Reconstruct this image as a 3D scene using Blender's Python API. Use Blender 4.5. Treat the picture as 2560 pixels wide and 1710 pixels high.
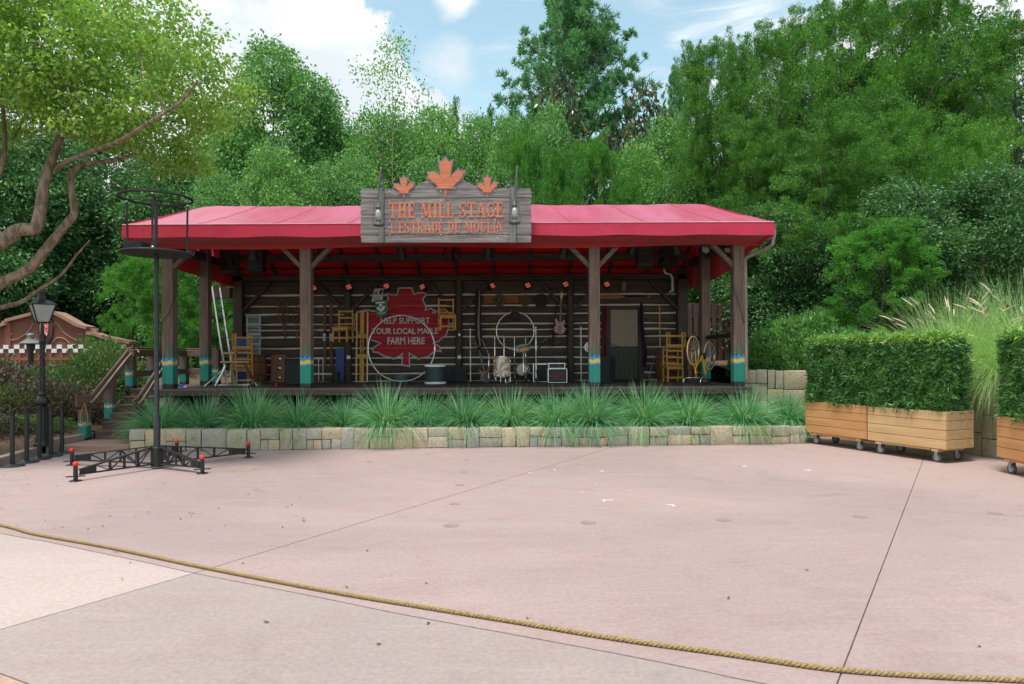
import bpy, bmesh, math, random
import numpy as np
from mathutils import Vector, Matrix
for o in list(bpy.data.objects): bpy.data.objects.remove(o)
sc = bpy.context.scene; col = sc.collection
R = math.radians; PI = math.pi
# ---------------------------------------------------------------- camera
F, HZ, HC, ROLL = 1707.0, 890.0, 1.9, 0.0045
cam = bpy.data.cameras.new('camera'); co = bpy.data.objects.new('camera', cam); col.objects.link(co)
cam.sensor_width = 36.0; cam.lens = 36.0 * F / 2560.0; cam.clip_start = 0.05; cam.clip_end = 3000
cam.shift_y = (HZ - 855.0) / 2560.0
co.matrix_world = Matrix.Translation((0, 0, HC)) @ Matrix.Rotation(R(90), 4, 'X') @ Matrix.Rotation(-ROLL, 4, 'Z')
sc.camera = co
# ---------------------------------------------------------------- light
SUN_EL, SUN_AZ = R(72), R(-140)     # azimuth from +Y (away from the camera), negative = left
sd = Vector((math.sin(SUN_AZ) * math.cos(SUN_EL), math.cos(SUN_AZ) * math.cos(SUN_EL), math.sin(SUN_EL)))
sl = bpy.data.lights.new('sun', 'SUN'); sl.energy = 2.6; sl.angle = R(13); sl.color = (1.0, 0.975, 0.95)
so = bpy.data.objects.new('sun', sl); col.objects.link(so)
so.rotation_euler = sd.to_track_quat('Z', 'Y').to_euler()
sc.view_settings.view_transform = 'Standard'; sc.view_settings.look = 'None'
sc.view_settings.exposure = 0.55; sc.view_settings.gamma = 1.0
sc.render.engine = 'CYCLES'
sc.cycles.max_bounces = 7; sc.cycles.diffuse_bounces = 4; sc.cycles.glossy_bounces = 2; sc.cycles.transmission_bounces = 4
sc.cycles.use_adaptive_sampling = True; sc.cycles.use_denoising = True
world = bpy.data.worlds.new('World'); sc.world = world; world.use_nodes = True

class NT:
    def __init__(s, tree): s.t = tree; s.n = tree.nodes; s.l = tree.links
    def new(s, typ, **kw):
        n = s.n.new(typ)
        for k, v in kw.items():
            if k in ('operation', 'blend_type', 'data_type', 'sky_type', 'noise_dimensions', 'feature', 'wave_type', 'bands_direction', 'attribute_name', 'sun_disc', 'sun_elevation', 'sun_rotation', 'sun_intensity', 'air_density', 'dust_density', 'ozone_density', 'use_clamp', 'clamp', 'interpolation_type', 'distance', 'clamp_factor'):
                setattr(n, k, v)
            else:
                n.inputs[k.replace('_', ' ')].default_value = v
        return n
    def sock(s, node, name, val):
        if isinstance(val, bpy.types.NodeSocket): s.l.new(val, node.inputs[name])
        else: node.inputs[name].default_value = val
    def math(s, op, a, b=0.0, c=None, clamp=False):
        n = s.n.new('ShaderNodeMath'); n.operation = op; n.use_clamp = clamp
        s.sock(n, 0, a); s.sock(n, 1, b)
        if c is not None: s.sock(n, 2, c)
        return n.outputs[0]
    def mix(s, fac, a, b, blend='MIX'):
        n = s.n.new('ShaderNodeMix'); n.data_type = 'RGBA'; n.blend_type = blend
        s.sock(n, 0, fac); s.sock(n, 6, a if isinstance(a, bpy.types.NodeSocket) else (*a[:3], 1)); s.sock(n, 7, b if isinstance(b, bpy.types.NodeSocket) else (*b[:3], 1))
        return n.outputs[2]
    def ramp(s, v, a, b, lo=0.0, hi=1.0):
        n = s.n.new('ShaderNodeMapRange'); n.interpolation_type = 'SMOOTHSTEP'
        s.sock(n, 0, v); n.inputs[1].default_value = a; n.inputs[2].default_value = b; n.inputs[3].default_value = lo; n.inputs[4].default_value = hi
        return n.outputs[0]
    def noise(s, vec, scale, detail=4, rough=0.55, dist=0.0):
        n = s.n.new('ShaderNodeTexNoise'); n.inputs['Scale'].default_value = scale; n.inputs['Detail'].default_value = detail
        n.inputs['Roughness'].default_value = rough; n.inputs['Distortion'].default_value = dist
        if vec is not None: s.l.new(vec, n.inputs['Vector'])
        return n.outputs[0]
    def mapping(s, vec, scale=(1, 1, 1), loc=(0, 0, 0), rot=(0, 0, 0)):
        n = s.n.new('ShaderNodeMapping'); s.l.new(vec, n.inputs[0])
        n.inputs[1].default_value = loc; n.inputs[2].default_value = rot; n.inputs[3].default_value = scale
        return n.outputs[0]

def pix_dir(px, py):
    dx, dy = px - 1280, py - HZ
    return Vector(((dx - ROLL * dy) / F, 1.0, -(dy + ROLL * dx) / F)).normalized()

def build_world():
    t = NT(world.node_tree); t.n.clear()
    out = t.new('ShaderNodeOutputWorld'); bg = t.new('ShaderNodeBackground'); t.l.new(bg.outputs[0], out.inputs[0])
    bg.inputs[1].default_value = 0.094
    sky = t.new('ShaderNodeTexSky', sky_type='NISHITA', sun_disc=False, sun_elevation=SUN_EL, sun_rotation=SUN_AZ, air_density=1.0, dust_density=1.2, ozone_density=1.4)
    tc = t.new('ShaderNodeTexCoord'); d = tc.outputs['Generated']
    def dot(v):
        n = t.n.new('ShaderNodeVectorMath'); n.operation = 'DOT_PRODUCT'; t.l.new(d, n.inputs[0]); n.inputs[1].default_value = v
        return n.outputs['Value']
    n1 = t.noise(d, 7.0, 9, 0.6, 0.25); n2 = t.noise(t.mapping(d, (1.2, 1.2, 5.0)), 5.0, 7, 0.6, 0.8); n3 = t.noise(t.mapping(d, (1, 1, 1.6), (3, 1, 2)), 5.5, 8, 0.58, 0.2)
    a, b = pix_dir(965, 0), pix_dir(1225, 300)
    nrm = a.cross(b).normalized()
    if nrm.dot(pix_dir(500, 100)) < 0: nrm = -nrm
    m1 = t.ramp(t.math('ADD', dot(nrm), t.math('MULTIPLY', t.math('SUBTRACT', n1, 0.5), 0.24)), -0.006, 0.016)
    a, b = pix_dir(1560, 330), pix_dir(2060, -60)
    nr2 = a.cross(b).normalized()
    if nr2.dot(pix_dir(2300, 200)) < 0: nr2 = -nr2
    m2 = t.ramp(t.math('ADD', dot(nr2), t.math('MULTIPLY', t.math('SUBTRACT', n2, 0.5), 0.50)), -0.05, 0.10, 0.0, 0.95)
    def blob(px, py, rad, amp, soft=0.05):
        ang = t.math('ARCCOSINE', dot(pix_dir(px, py)))
        return t.ramp(t.math('ADD', ang, t.math('MULTIPLY', t.math('SUBTRACT', n1, 0.5), amp)), rad + soft * .4, rad - soft * .6)
    m3 = blob(1145, 150, 0.028, 0.16, 0.04); m4 = blob(1150, -10, 0.03, 0.13, 0.03)
    mm = t.math('MAXIMUM', t.math('MAXIMUM', m1, m2), t.math('MAXIMUM', t.math('MULTIPLY', m3, 0.7), m4))
    wisps = t.ramp(n2, 0.5, 0.75, 0.0, 0.35)
    mm = t.math('MAXIMUM', mm, wisps)
    shade = t.ramp(n3, 0.40, 0.60)
    cloud = t.mix(shade, (6.1, 6.7, 7.1), (8.5, 8.6, 8.6))
    skyc = t.mix(1.0, sky.outputs[0], (2.5, 2.45, 1.8), 'MULTIPLY')
    t.l.new(t.mix(mm, skyc, cloud), bg.inputs[0])
build_world()

# ---------------------------------------------------------------- placing
def P(px, py, D):
    dx, dy = px - 1280, py - HZ
    return Vector(((dx - ROLL * dy) / F * D, D, HC - (dy + ROLL * dx) / F * D))
def G(px, py, z=0.0):
    dx, dy = px - 1280, py - HZ
    D = (HC - z) * F / (dy + ROLL * dx)
    return Vector(((dx - ROLL * dy) / F * D, D, z))
# ---------------------------------------------------------------- mesh builder
def frame(axis, up=Vector((0, 0, 1))):
    a = Vector(axis).normalized()
    if abs(a.dot(up)) > 0.98: up = Vector((0, 1, 0))
    s = a.cross(up).normalized(); u = s.cross(a).normalized()
    return a, s, u
class MB:
    def __init__(s): s.v = []; s.f = []
    def add(s, vs, fs, M=None):
        b = len(s.v)
        s.v += [tuple(M @ Vector(v)) if M is not None else tuple(v) for v in vs]
        s.f += [tuple(i + b for i in f) for f in fs]
        return s
    def box(s, x0, x1, y0, y1, z0, z1, M=None):
        vs = [(x0, y0, z0), (x1, y0, z0), (x1, y1, z0), (x0, y1, z0), (x0, y0, z1), (x1, y0, z1), (x1, y1, z1), (x0, y1, z1)]
        return s.add(vs, [(3, 2, 1, 0), (4, 5, 6, 7), (0, 1, 5, 4), (1, 2, 6, 5), (2, 3, 7, 6), (3, 0, 4, 7)], M)
    def cbox(s, c, d, M=None):
        return s.box(c[0] - d[0] / 2, c[0] + d[0] / 2, c[1] - d[1] / 2, c[1] + d[1] / 2, c[2] - d[2] / 2, c[2] + d[2] / 2, M)
    def bar(s, a, b, w, h, up=(0, 0, 1)):
        a, b = Vector(a), Vector(b); ax, sd_, u = frame(b - a, Vector(up)); vs = []
        for p in (a, b):
            for i, j in ((-1, -1), (1, -1), (1, 1), (-1, 1)): vs.append(p + sd_ * (w / 2 * i) + u * (h / 2 * j))
        return s.add(vs, [(0, 1, 2, 3), (7, 6, 5, 4), (1, 0, 4, 5), (2, 1, 5, 6), (3, 2, 6, 7), (0, 3, 7, 4)])
    def tube(s, pts, r, n=8, closed=False, caps=True):
        pts = [Vector(p) for p in pts]; N = len(pts); rs = r if isinstance(r, (list, tuple)) else [r] * N
        vs = []; prev = None
        for i, p in enumerate(pts):
            if closed: t = pts[(i + 1) % N] - pts[i - 1]
            else: t = pts[min(i + 1, N - 1)] - pts[max(i - 1, 0)]
            t.normalize()
            if prev is None: _, sd_, u = frame(t)
            else:
                sd_ = (prev - t * prev.dot(t))
                if sd_.length < 1e-6: _, sd_, u = frame(t)
                sd_.normalize(); u = t.cross(sd_)
            prev = sd_
            for k in range(n):
                a = 2 * PI * k / n; vs.append(p + sd_ * (math.cos(a) * rs[i]) + u * (math.sin(a) * rs[i]))
        fs = []
        for i in range(N if closed else N - 1):
            j = (i + 1) % N
            for k in range(n): fs.append((i * n + k, i * n + (k + 1) % n, j * n + (k + 1) % n, j * n + k))
        if caps and not closed: fs += [tuple(range(n))[::-1], tuple((N - 1) * n + k for k in range(n))]
        return s.add(vs, fs)
    def lathe(s, prof, n=16, M=None):
        vs = []; fs = []
        for r, z in prof:
            for k in range(n): a = 2 * PI * k / n; vs.append((math.cos(a) * r, math.sin(a) * r, z))
        for i in range(len(prof) - 1):
            for k in range(n): fs.append((i * n + k, i * n + (k + 1) % n, (i + 1) * n + (k + 1) % n, (i + 1) * n + k))
        if prof[0] == prof[-1]: return s.add(vs, fs, M)
        if prof[0][0] > 1e-5: fs.append(tuple(range(n))[::-1])
        if prof[-1][0] > 1e-5: fs.append(tuple((len(prof) - 1) * n + k for k in range(n)))
        return s.add(vs, fs, M)
    def prism(s, poly, y0, y1, M=None):      # poly in x,z ; extruded along y
        ar = sum(poly[i - 1][0] * poly[i][1] - poly[i][0] * poly[i - 1][1] for i in range(len(poly)))
        if ar < 0: poly = poly[::-1]
        n = len(poly); vs = [(x, y0, z) for x, z in poly] + [(x, y1, z) for x, z in poly]
        fs = [tuple(range(n)), tuple(range(n, 2 * n))[::-1]] + [(i, n + i, n + (i + 1) % n, (i + 1) % n) for i in range(n)]
        return s.add(vs, fs, M)
    def slab(s, poly, z0, z1):               # poly in x,y
        ar = sum(poly[i - 1][0] * poly[i][1] - poly[i][0] * poly[i - 1][1] for i in range(len(poly)))
        if ar < 0: poly = poly[::-1]
        n = len(poly); vs = [(x, y, z1) for x, y in poly] + [(x, y, z0) for x, y in poly]
        fs = [tuple(range(n)), tuple(range(n, 2 * n))[::-1]] + [(i, n + i, n + (i + 1) % n, (i + 1) % n) for i in range(n)]
        return s.add(vs, fs)
    def ball(s, c, r, n=10, sc=(1, 1, 1)):
        prof = [(math.sin(PI * i / (n // 2 + 1)) * r, -math.cos(PI * i / (n // 2 + 1)) * r) for i in range(n // 2 + 2)]
        return s.lathe(prof, n, Matrix.Translation(c) @ Matrix.Diagonal((*sc, 1)))
    def grid(s, fn, nu, nv):
        vs = [fn(i / nu, j / nv) for j in range(nv + 1) for i in range(nu + 1)]
        fs = [(j * (nu + 1) + i, j * (nu + 1) + i + 1, (j + 1) * (nu + 1) + i + 1, (j + 1) * (nu + 1) + i) for j in range(nv) for i in range(nu)]
        return s.add(vs, fs)
    def build(s, name, mat, parent=None, bevel=0.0, smooth=0.0, loc=None, seg=1):
        me = bpy.data.meshes.new(name); me.from_pydata(s.v, [], s.f); me.validate()
        bm = bmesh.new(); bm.from_mesh(me)
        bmesh.ops.remove_doubles(bm, verts=bm.verts[:], dist=1e-6) if not bevel else None
        bmesh.ops.recalc_face_normals(bm, faces=bm.faces[:])
        if bevel:
            ed = [e for e in bm.edges if len(e.link_faces) == 2 and e.calc_face_angle(0) > R(35)]
            bmesh.ops.bevel(bm, geom=ed, offset=bevel, segments=seg, profile=0.5, affect='EDGES', clamp_overlap=True)
        bm.to_mesh(me); bm.free()
        if smooth:
            me.polygons.foreach_set('use_smooth', [True] * len(me.polygons))
            try: me.set_sharp_from_angle(angle=R(smooth))
            except Exception: pass
        me.materials.append(mat)
        o = bpy.data.objects.new(name, me); col.objects.link(o)
        if parent is not None: o.parent = parent
        if loc is not None: o.location = loc
        return o
def tag(o, label=None, cat=None, group=None, kind=None):
    if label: o['label'] = label
    if cat: o['category'] = cat
    if group: o['group'] = group
    if kind: o['kind'] = kind
    return o
def thing(name, label, cat, loc=(0, 0, 0), rz=0.0, group=None):
    o = bpy.data.objects.new(name, None); o.empty_display_size = 0.2; col.objects.link(o)
    o.location = loc; o.rotation_euler = (0, 0, rz)
    return tag(o, label, cat, group)
def dup(root, loc, rot=None, label=None, scale=None, skip=()):
    def rec(o, par):
        c = o.copy(); col.objects.link(c)
        if par is not None: c.parent = par
        for ch in [x for x in list(bpy.data.objects) if x.parent == o]: rec(ch, c)
        return c
    r = rec(root, None); r.location = loc
    if rot is not None: r.rotation_euler = rot if isinstance(rot, (tuple, list)) else (0, 0, rot)
    if label: r['label'] = label
    if scale is not None: r.scale = scale if isinstance(scale, (tuple, list)) else (scale,) * 3
    return r
def clip(poly, nx, nz, d):                   # keep nx*x+nz*z <= d
    out = []
    for i in range(len(poly)):
        a, b = poly[i - 1], poly[i]; da = nx * a[0] + nz * a[1] - d; db = nx * b[0] + nz * b[1] - d
        if (da <= 0) != (db <= 0):
            t = da / (da - db); out.append((a[0] + (b[0] - a[0]) * t, a[1] + (b[1] - a[1]) * t))
        if db <= 0: out.append(b)
    return out
def smooth_line(pts, n=8):                   # Catmull-Rom through points
    pts = [Vector(p) for p in pts]; out = []
    for i in range(len(pts) - 1):
        p0, p1, p2, p3 = pts[max(i - 1, 0)], pts[i], pts[i + 1], pts[min(i + 2, len(pts) - 1)]
        for k in range(n):
            t = k / n
            out.append(0.5 * ((2 * p1) + (p2 - p0) * t + (2 * p0 - 5 * p1 + 4 * p2 - p3) * t * t + (3 * p1 - p0 - 3 * p2 + p3) * t ** 3))
    return out + [pts[-1]]
def text_mb(mb, txt, x0, x1, z0, z1, y0, y1, bold=0.03):
    cu = bpy.data.curves.new('lettering', 'FONT'); cu.body = txt; cu.size = 1.0; cu.extrude = 0.0; cu.offset = bold; cu.resolution_u = 3
    ob = bpy.data.objects.new('lettering', cu); col.objects.link(ob); bpy.context.view_layer.update()
    me = bpy.data.meshes.new_from_object(ob.evaluated_get(bpy.context.evaluated_depsgraph_get()))
    bpy.data.objects.remove(ob)
    vs = [v.co for v in me.vertices]; xa, xb = min(v.x for v in vs), max(v.x for v in vs); ya, yb = min(v.y for v in vs), max(v.y for v in vs)
    mb.add([(x0 + (v.x - xa) / (xb - xa) * (x1 - x0), y0, z0 + (v.y - ya) / (yb - ya) * (z1 - z0)) for v in vs], [tuple(p.vertices) for p in me.polygons])
    bpy.data.meshes.remove(me)
# ---------------------------------------------------------------- materials
MATS = {}
def mat(name, c1, c2=None, rough=0.6, scale=4.0, stretch=(1, 1, 1), bump=0.0, bscale=None, metal=0.0, spec=0.4, lo=0.35, hi=0.65, detail=5, coord='Object', trans=0.0, sheen=0.0, rnd=0.0):
    if name in MATS: return MATS[name]
    m = bpy.data.materials.new(name); m.use_nodes = True; t = NT(m.node_tree); t.n.clear()
    out = t.new('ShaderNodeOutputMaterial'); b = t.new('ShaderNodeBsdfPrincipled')
    b.inputs['Roughness'].default_value = rough; b.inputs['Metallic'].default_value = metal; b.inputs['Specular IOR Level'].default_value = spec
    if sheen: b.inputs['Sheen Weight'].default_value = sheen; b.inputs['Sheen Roughness'].default_value = 0.4
    tc = t.new('ShaderNodeTexCoord'); v = t.mapping(tc.outputs[coord], stretch)
    if c2 is None: c2 = tuple(x * 0.82 for x in c1)
    nz = t.noise(v, scale, detail)
    c = t.mix(t.ramp(nz, lo, hi), c2, c1)
    if rnd:
        oi = t.new('ShaderNodeObjectInfo')
        c = t.mix(1.0, c, t.mix(oi.outputs['Random'], (1 - rnd,) * 3, (1 + rnd,) * 3), 'MULTIPLY')
    t.l.new(c, b.inputs['Base Color'])
    if bump:
        bp = t.new('ShaderNodeBump'); bp.inputs['Strength'].default_value = bump; bp.inputs['Distance'].default_value = 0.02
        t.l.new(t.noise(v, bscale or scale * 3, 6, 0.65), bp.inputs['Height']); t.l.new(bp.outputs[0], b.inputs['Normal'])
    if trans:
        tr = t.new('ShaderNodeBsdfTranslucent'); t.l.new(c, tr.inputs[0]); mx = t.new('ShaderNodeMixShader'); mx.inputs[0].default_value = trans
        t.l.new(b.outputs[0], mx.inputs[1]); t.l.new(tr.outputs[0], mx.inputs[2]); t.l.new(mx.outputs[0], out.inputs[0])
    else: t.l.new(b.outputs[0], out.inputs[0])
    m['_t'] = 1; MATS[name] = m; return m
def wood(name, c1, c2, axis='X', scale=6.0, rough=0.65, bump=0.25, rnd=0.0, spec=0.3):
    st = {'X': (0.06, 1, 1), 'Y': (1, 0.06, 1), 'Z': (1, 1, 0.06)}[axis]
    return mat(name, c1, c2, rough, scale, tuple(k * 4 for k in st), bump, scale * 2.2, spec=spec, rnd=rnd, lo=0.3, hi=0.7, detail=8)
def leafmat(name, c1, c2, c3, trans=0.32, rough=0.45, spec=0.35, clump=0.8):
    m = bpy.data.materials.new(name); m.use_nodes = True; t = NT(m.node_tree); t.n.clear()
    out = t.new('ShaderNodeOutputMaterial'); b = t.new('ShaderNodeBsdfPrincipled')
    b.inputs['Roughness'].default_value = rough; b.inputs['Specular IOR Level'].default_value = spec
    at = t.new('ShaderNodeAttribute', attribute_name='rnd'); tc = t.new('ShaderNodeTexCoord')
    nz = t.noise(tc.outputs['Object'], clump, 2)
    oi = t.new('ShaderNodeObjectInfo')
    f = t.math('ADD', t.math('MULTIPLY', at.outputs['Fac'], 0.55), t.math('MULTIPLY', nz, 0.6))
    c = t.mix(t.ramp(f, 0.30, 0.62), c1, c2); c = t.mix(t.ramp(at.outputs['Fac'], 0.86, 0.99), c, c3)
    c = t.mix(1.0, c, t.mix(oi.outputs['Random'], (0.86, 0.88, 0.9), (1.14, 1.1, 1.05)), 'MULTIPLY')
    t.l.new(c, b.inputs['Base Color'])
    tr = t.new('ShaderNodeBsdfTranslucent'); t.l.new(t.mix(1.0, c, (1.5, 1.55, 0.8), 'MULTIPLY'), tr.inputs[0])
    mx = t.new('ShaderNodeMixShader'); mx.inputs[0].default_value = trans
    t.l.new(b.outputs[0], mx.inputs[1]); t.l.new(tr.outputs[0], mx.inputs[2]); t.l.new(mx.outputs[0], out.inputs[0])
    MATS[name] = m; return m
def metal(name, c, rough=0.35, m=1.0): return mat(name, c, tuple(x * .8 for x in c), rough, 8, metal=m, spec=0.5)
M_black = mat('black_metal', (0.018, 0.019, 0.021), (0.012, 0.012, 0.013), 0.45, 6, spec=0.5)
M_blk = mat('black_plastic', (0.014, 0.014, 0.015), (0.009, 0.009, 0.009), 0.55, 12, bump=0.05)
M_navy = mat('blue_black_case', (0.014, 0.019, 0.027), (0.01, 0.012, 0.018), 0.6, 9)
M_chrome = metal('chrome', (0.75, 0.76, 0.78), 0.18)
M_alu = metal('aluminium', (0.72, 0.73, 0.74), 0.38)
M_galv = metal('galvanised', (0.42, 0.47, 0.5), 0.5)
M_white = mat('white_paint', (0.78, 0.78, 0.76), (0.68, 0.68, 0.66), 0.5)
M_red = mat('red_plastic', (0.75, 0.03, 0.02), (0.6, 0.02, 0.015), 0.35)
M_dkwoodZ = wood('dark_timber_upright', (0.075, 0.05, 0.038), (0.035, 0.024, 0.019), 'Z')
M_dkwoodX = wood('dark_timber', (0.07, 0.047, 0.036), (0.032, 0.022, 0.018), 'X')
M_yel = wood('yellow_varnished_pine', (0.56, 0.31, 0.07), (0.44, 0.22, 0.045), 'Z', rnd=0.1)
# ================================================================ ground and setting
def concrete(name, c1, c2, c3, stain=0.5, speck=0.0):
    m = bpy.data.materials.new(name); m.use_nodes = True; t = NT(m.node_tree); t.n.clear()
    out = t.new('ShaderNodeOutputMaterial'); b = t.new('ShaderNodeBsdfPrincipled'); b.inputs['Specular IOR Level'].default_value = 0.3
    tc = t.new('ShaderNodeTexCoord'); v = tc.outputs['Object']
    big = t.noise(v, 0.35, 6, 0.6, 0.6); mid = t.noise(t.mapping(v, (1, 1.4, 1), (4, 2, 0)), 1.5, 8, 0.68, 0.9); fine = t.noise(v, 26, 5, 0.7); brush = t.noise(t.mapping(v, (0.6, 5, 1)), 1.2, 8, 0.7, 0.4)
    c = t.mix(t.ramp(big, 0.38, 0.62), c1, c2); c = t.mix(t.ramp(mid, 0.40, 0.70, 0, 0.9), c, c3); huge = t.noise(t.mapping(v, (1, 1, 1), (2, 8, 0)), 0.16, 5, .6, .8); c = t.mix(t.ramp(huge, .36, .64, 0, 1), t.mix(1., c, (.90, .90, .91), 'MULTIPLY'), t.mix(1., c, (1.06, 1.06, 1.05), 'MULTIPLY'))
    c = t.mix(t.ramp(brush, 0.5, 0.72, 0, 0.35), c, tuple(min(1, x * 1.16) for x in c1))
    dark = t.noise(t.mapping(v, (1, 1, 1), (9, 5, 0)), 0.75, 9, 0.72, 1.2)
    c = t.mix(t.ramp(dark, 0.56, 0.74, 0, stain), c, tuple(x * 0.55 for x in c2))
    vv = t.noise(t.mapping(v, (1, 1, 1), (1, 15, 0)), 3.6, 7, 0.7, 0.5)
    c = t.mix(t.ramp(vv, 0.63, 0.72, 0, stain * .8), c, tuple(x * 0.68 for x in c1))
    c = t.mix(t.ramp(fine, 0.35, 0.65, 0.0, 1.0), t.mix(1.0, c, (0.9, 0.9, 0.9), 'MULTIPLY'), t.mix(1.0, c, (1.07, 1.07, 1.07), 'MULTIPLY'))
    sp = t.noise(v, 140, 2, 0.6)
    c = t.mix(t.ramp(sp, 0.66, 0.74, 0, 0.35 + speck), c, (0.22, 0.15, 0.12))
    t.l.new(c, b.inputs['Base Color'])
    t.l.new(t.ramp(mid, 0.3, 0.7, 0.55, 0.85), b.inputs['Roughness'])
    bp = t.new('ShaderNodeBump'); bp.inputs['Strength'].default_value = 0.12; bp.inputs['Distance'].default_value = 0.01
    t.l.new(t.noise(v, 60, 6, 0.7), bp.inputs['Height']); t.l.new(bp.outputs[0], b.inputs['Normal'])
    t.l.new(b.outputs[0], out.inputs[0]); return m
C_pink = concrete('pink_concrete', (0.372, 0.276, 0.259), (0.359, 0.267, 0.258), (0.337, 0.238, 0.216), 0.42)
C_pale = concrete('pale_concrete', (0.446, 0.354, 0.33), (0.429, 0.341, 0.321), (0.416, 0.324, 0.293), 0.12)
C_grey = concrete('brown_grey_concrete', (0.346, 0.278, 0.256), (0.328, 0.267, 0.251), (0.315, 0.245, 0.214), 0.25, 0.15)
C_kerb = concrete('kerb_concrete', (0.36, 0.27, 0.235), (0.32, 0.25, 0.22), (0.26, 0.2, 0.17), 0.5)
M_soil = mat('dark_soil', (0.06, 0.05, 0.03), (0.03, 0.04, 0.016), 0.9, 1.5, bump=0.4)
M_mulch = mat('bark_mulch', (0.17, 0.105, 0.06), (0.055, 0.032, 0.02), 0.9, 16, bump=1.0, bscale=28, lo=0.3, hi=0.7, detail=8)

tag(MB().grid(lambda u, v: (-900 + 1800 * u, -300 + 1800 * v, -0.06), 6, 6).build('ground', M_soil), kind='structure')
SEAM = [G(*p) for p in [(0, 1332.5), (120, 1354), (244, 1380), (370, 1406), (487, 1432), (786, 1490), (997, 1533), (1300, 1588), (1559, 1636), (1758, 1676), (1913, 1708)]]
_t = (SEAM[0] - SEAM[2]).normalized(); SEAM = [SEAM[0] + _t * 9, SEAM[0] + _t * 4] + SEAM + [Vector((2.9, 3.3, 0)), Vector((5.5, 3.05, 0)), Vector((14, 3.6, 0))]
SEAM = [(p.x, p.y) for p in smooth_line(SEAM, 6)]
def line_cut(a, b, gap):
    n = Vector((b[1] - a[1], -(b[0] - a[0]))).normalized(); d = n.x * a[0] + n.y * a[1]
    return (n.x, n.y, d - gap / 2), (-n.x, -n.y, -d - gap / 2)
plaza = SEAM + [(16, 16), (-16, 16)]
pieces = [plaza]
for (p, q, gap) in (((487, 1432), (1400, 1157), 0.012), ((2309, 1147), (2140, 1587), 0.010), ((1736, 1241), (2560, 1291), 0.007)):
    a, b = G(*p), G(*q); c1, c2 = line_cut(a, b, gap); new = []
    for pc in pieces:
        for c in (c1, c2):
            k = clip(pc, *c)
            if len(k) >= 3: new.append(k)
    pieces = new
mb = MB()
for pc in pieces: mb.slab(pc, -0.03, 0.0)
tag(mb.build('plaza_paving', C_pink), kind='structure')
tag(MB().slab([(-16, -6), (16, -6), (16, 15.5), (-16, 15.5)], -0.035, -0.012).build('joint_filler', mat('joint_filler_grey', (.17, .13, .115), (.11, .085, .075), .9, 5)), kind='structure')
near = [(x, y - 0.014) for x, y in SEAM] + [(16, -6), (-16, -6)]
a, b = G(487, 1432), G(0, 1573); c1, c2 = line_cut(a, b, 0.012)
k1, k2 = clip(near, *c1), clip(near, *c2)
left = k1 if sum(x for x, y in k1) / len(k1) < sum(x for x, y in k2) / len(k2) else k2
right = k2 if left is k1 else k1
tag(MB().slab(left, -0.031, -0.002).build('pale_paving', C_pale), kind='structure')
a, b = G(0, 1682), G(80, 1712); c1, c2 = line_cut(a, b, 0.01)
k1, k2 = clip(right, *c1), clip(right, *c2)
tag(MB().slab(max((k1, k2), key=lambda k: sum(y for x, y in k) / len(k)), -0.032, -0.002).build('grey_paving', C_grey), kind='structure')
M_brick = mat('orange_brick_paving', (0.47, 0.31, 0.24), (0.38, 0.23, 0.17), 0.8, 20, bump=0.4)
tag(MB().slab(min((k1, k2), key=lambda k: sum(y for x, y in k) / len(k)), -0.033, -0.004).build('brick_path', M_brick), kind='structure')

# covers set in the paving
M_cover = mat('paving_cover', (0.31, 0.225, 0.195), (0.25, 0.175, 0.15), 0.8, 14)
cover_pts = [(1127, 1314, .17), (1137, 1260, .13), (1150, 1213, .13), (1167, 1150, .11), (1160, 1180, .11), (1470, 1307, .17), (1809, 1300, .17), (2150, 1292, .17), (2487, 1283, .17), (925, 1155, .12)]
near_what = ['biggest, front of the left row', 'third back in the left row', 'fourth back in the left row', 'fifth back near the planter wall', 'small one beside the stone wall', 'in front of the white tape corners', 'right of the middle of the plaza', 'left of the dark long joint', 'right of the dark long joint', 'nearest the manhole cover']
for (x, y, r), w in zip(cover_pts, near_what):
    p = G(x, y)
    r *= .52; o = MB().lathe([(r, -0.01), (r, 0.0035), (r - .012, 0.005), (r - .014, 0.0035), (0, 0.0035)], 28).build('floor_cover', M_cover, loc=p, smooth=40)
    tag(o, 'round brown cover let into the pink paving, ' + w, 'floor cover', 'round covers let into the plaza paving')
p = G(600, 1172)
tag(MB().lathe([(.33, -.01), (.33, .003), (.31, .0045), (.305, .002), (.02, .003), (0, .003)], 40).build('manhole_cover', mat('manhole_pink', (0.36, 0.25, 0.215), (0.33, 0.225, 0.19), .75, 9), loc=p, smooth=30), 'wide round manhole cover right of the black platform base', 'manhole cover')
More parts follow.
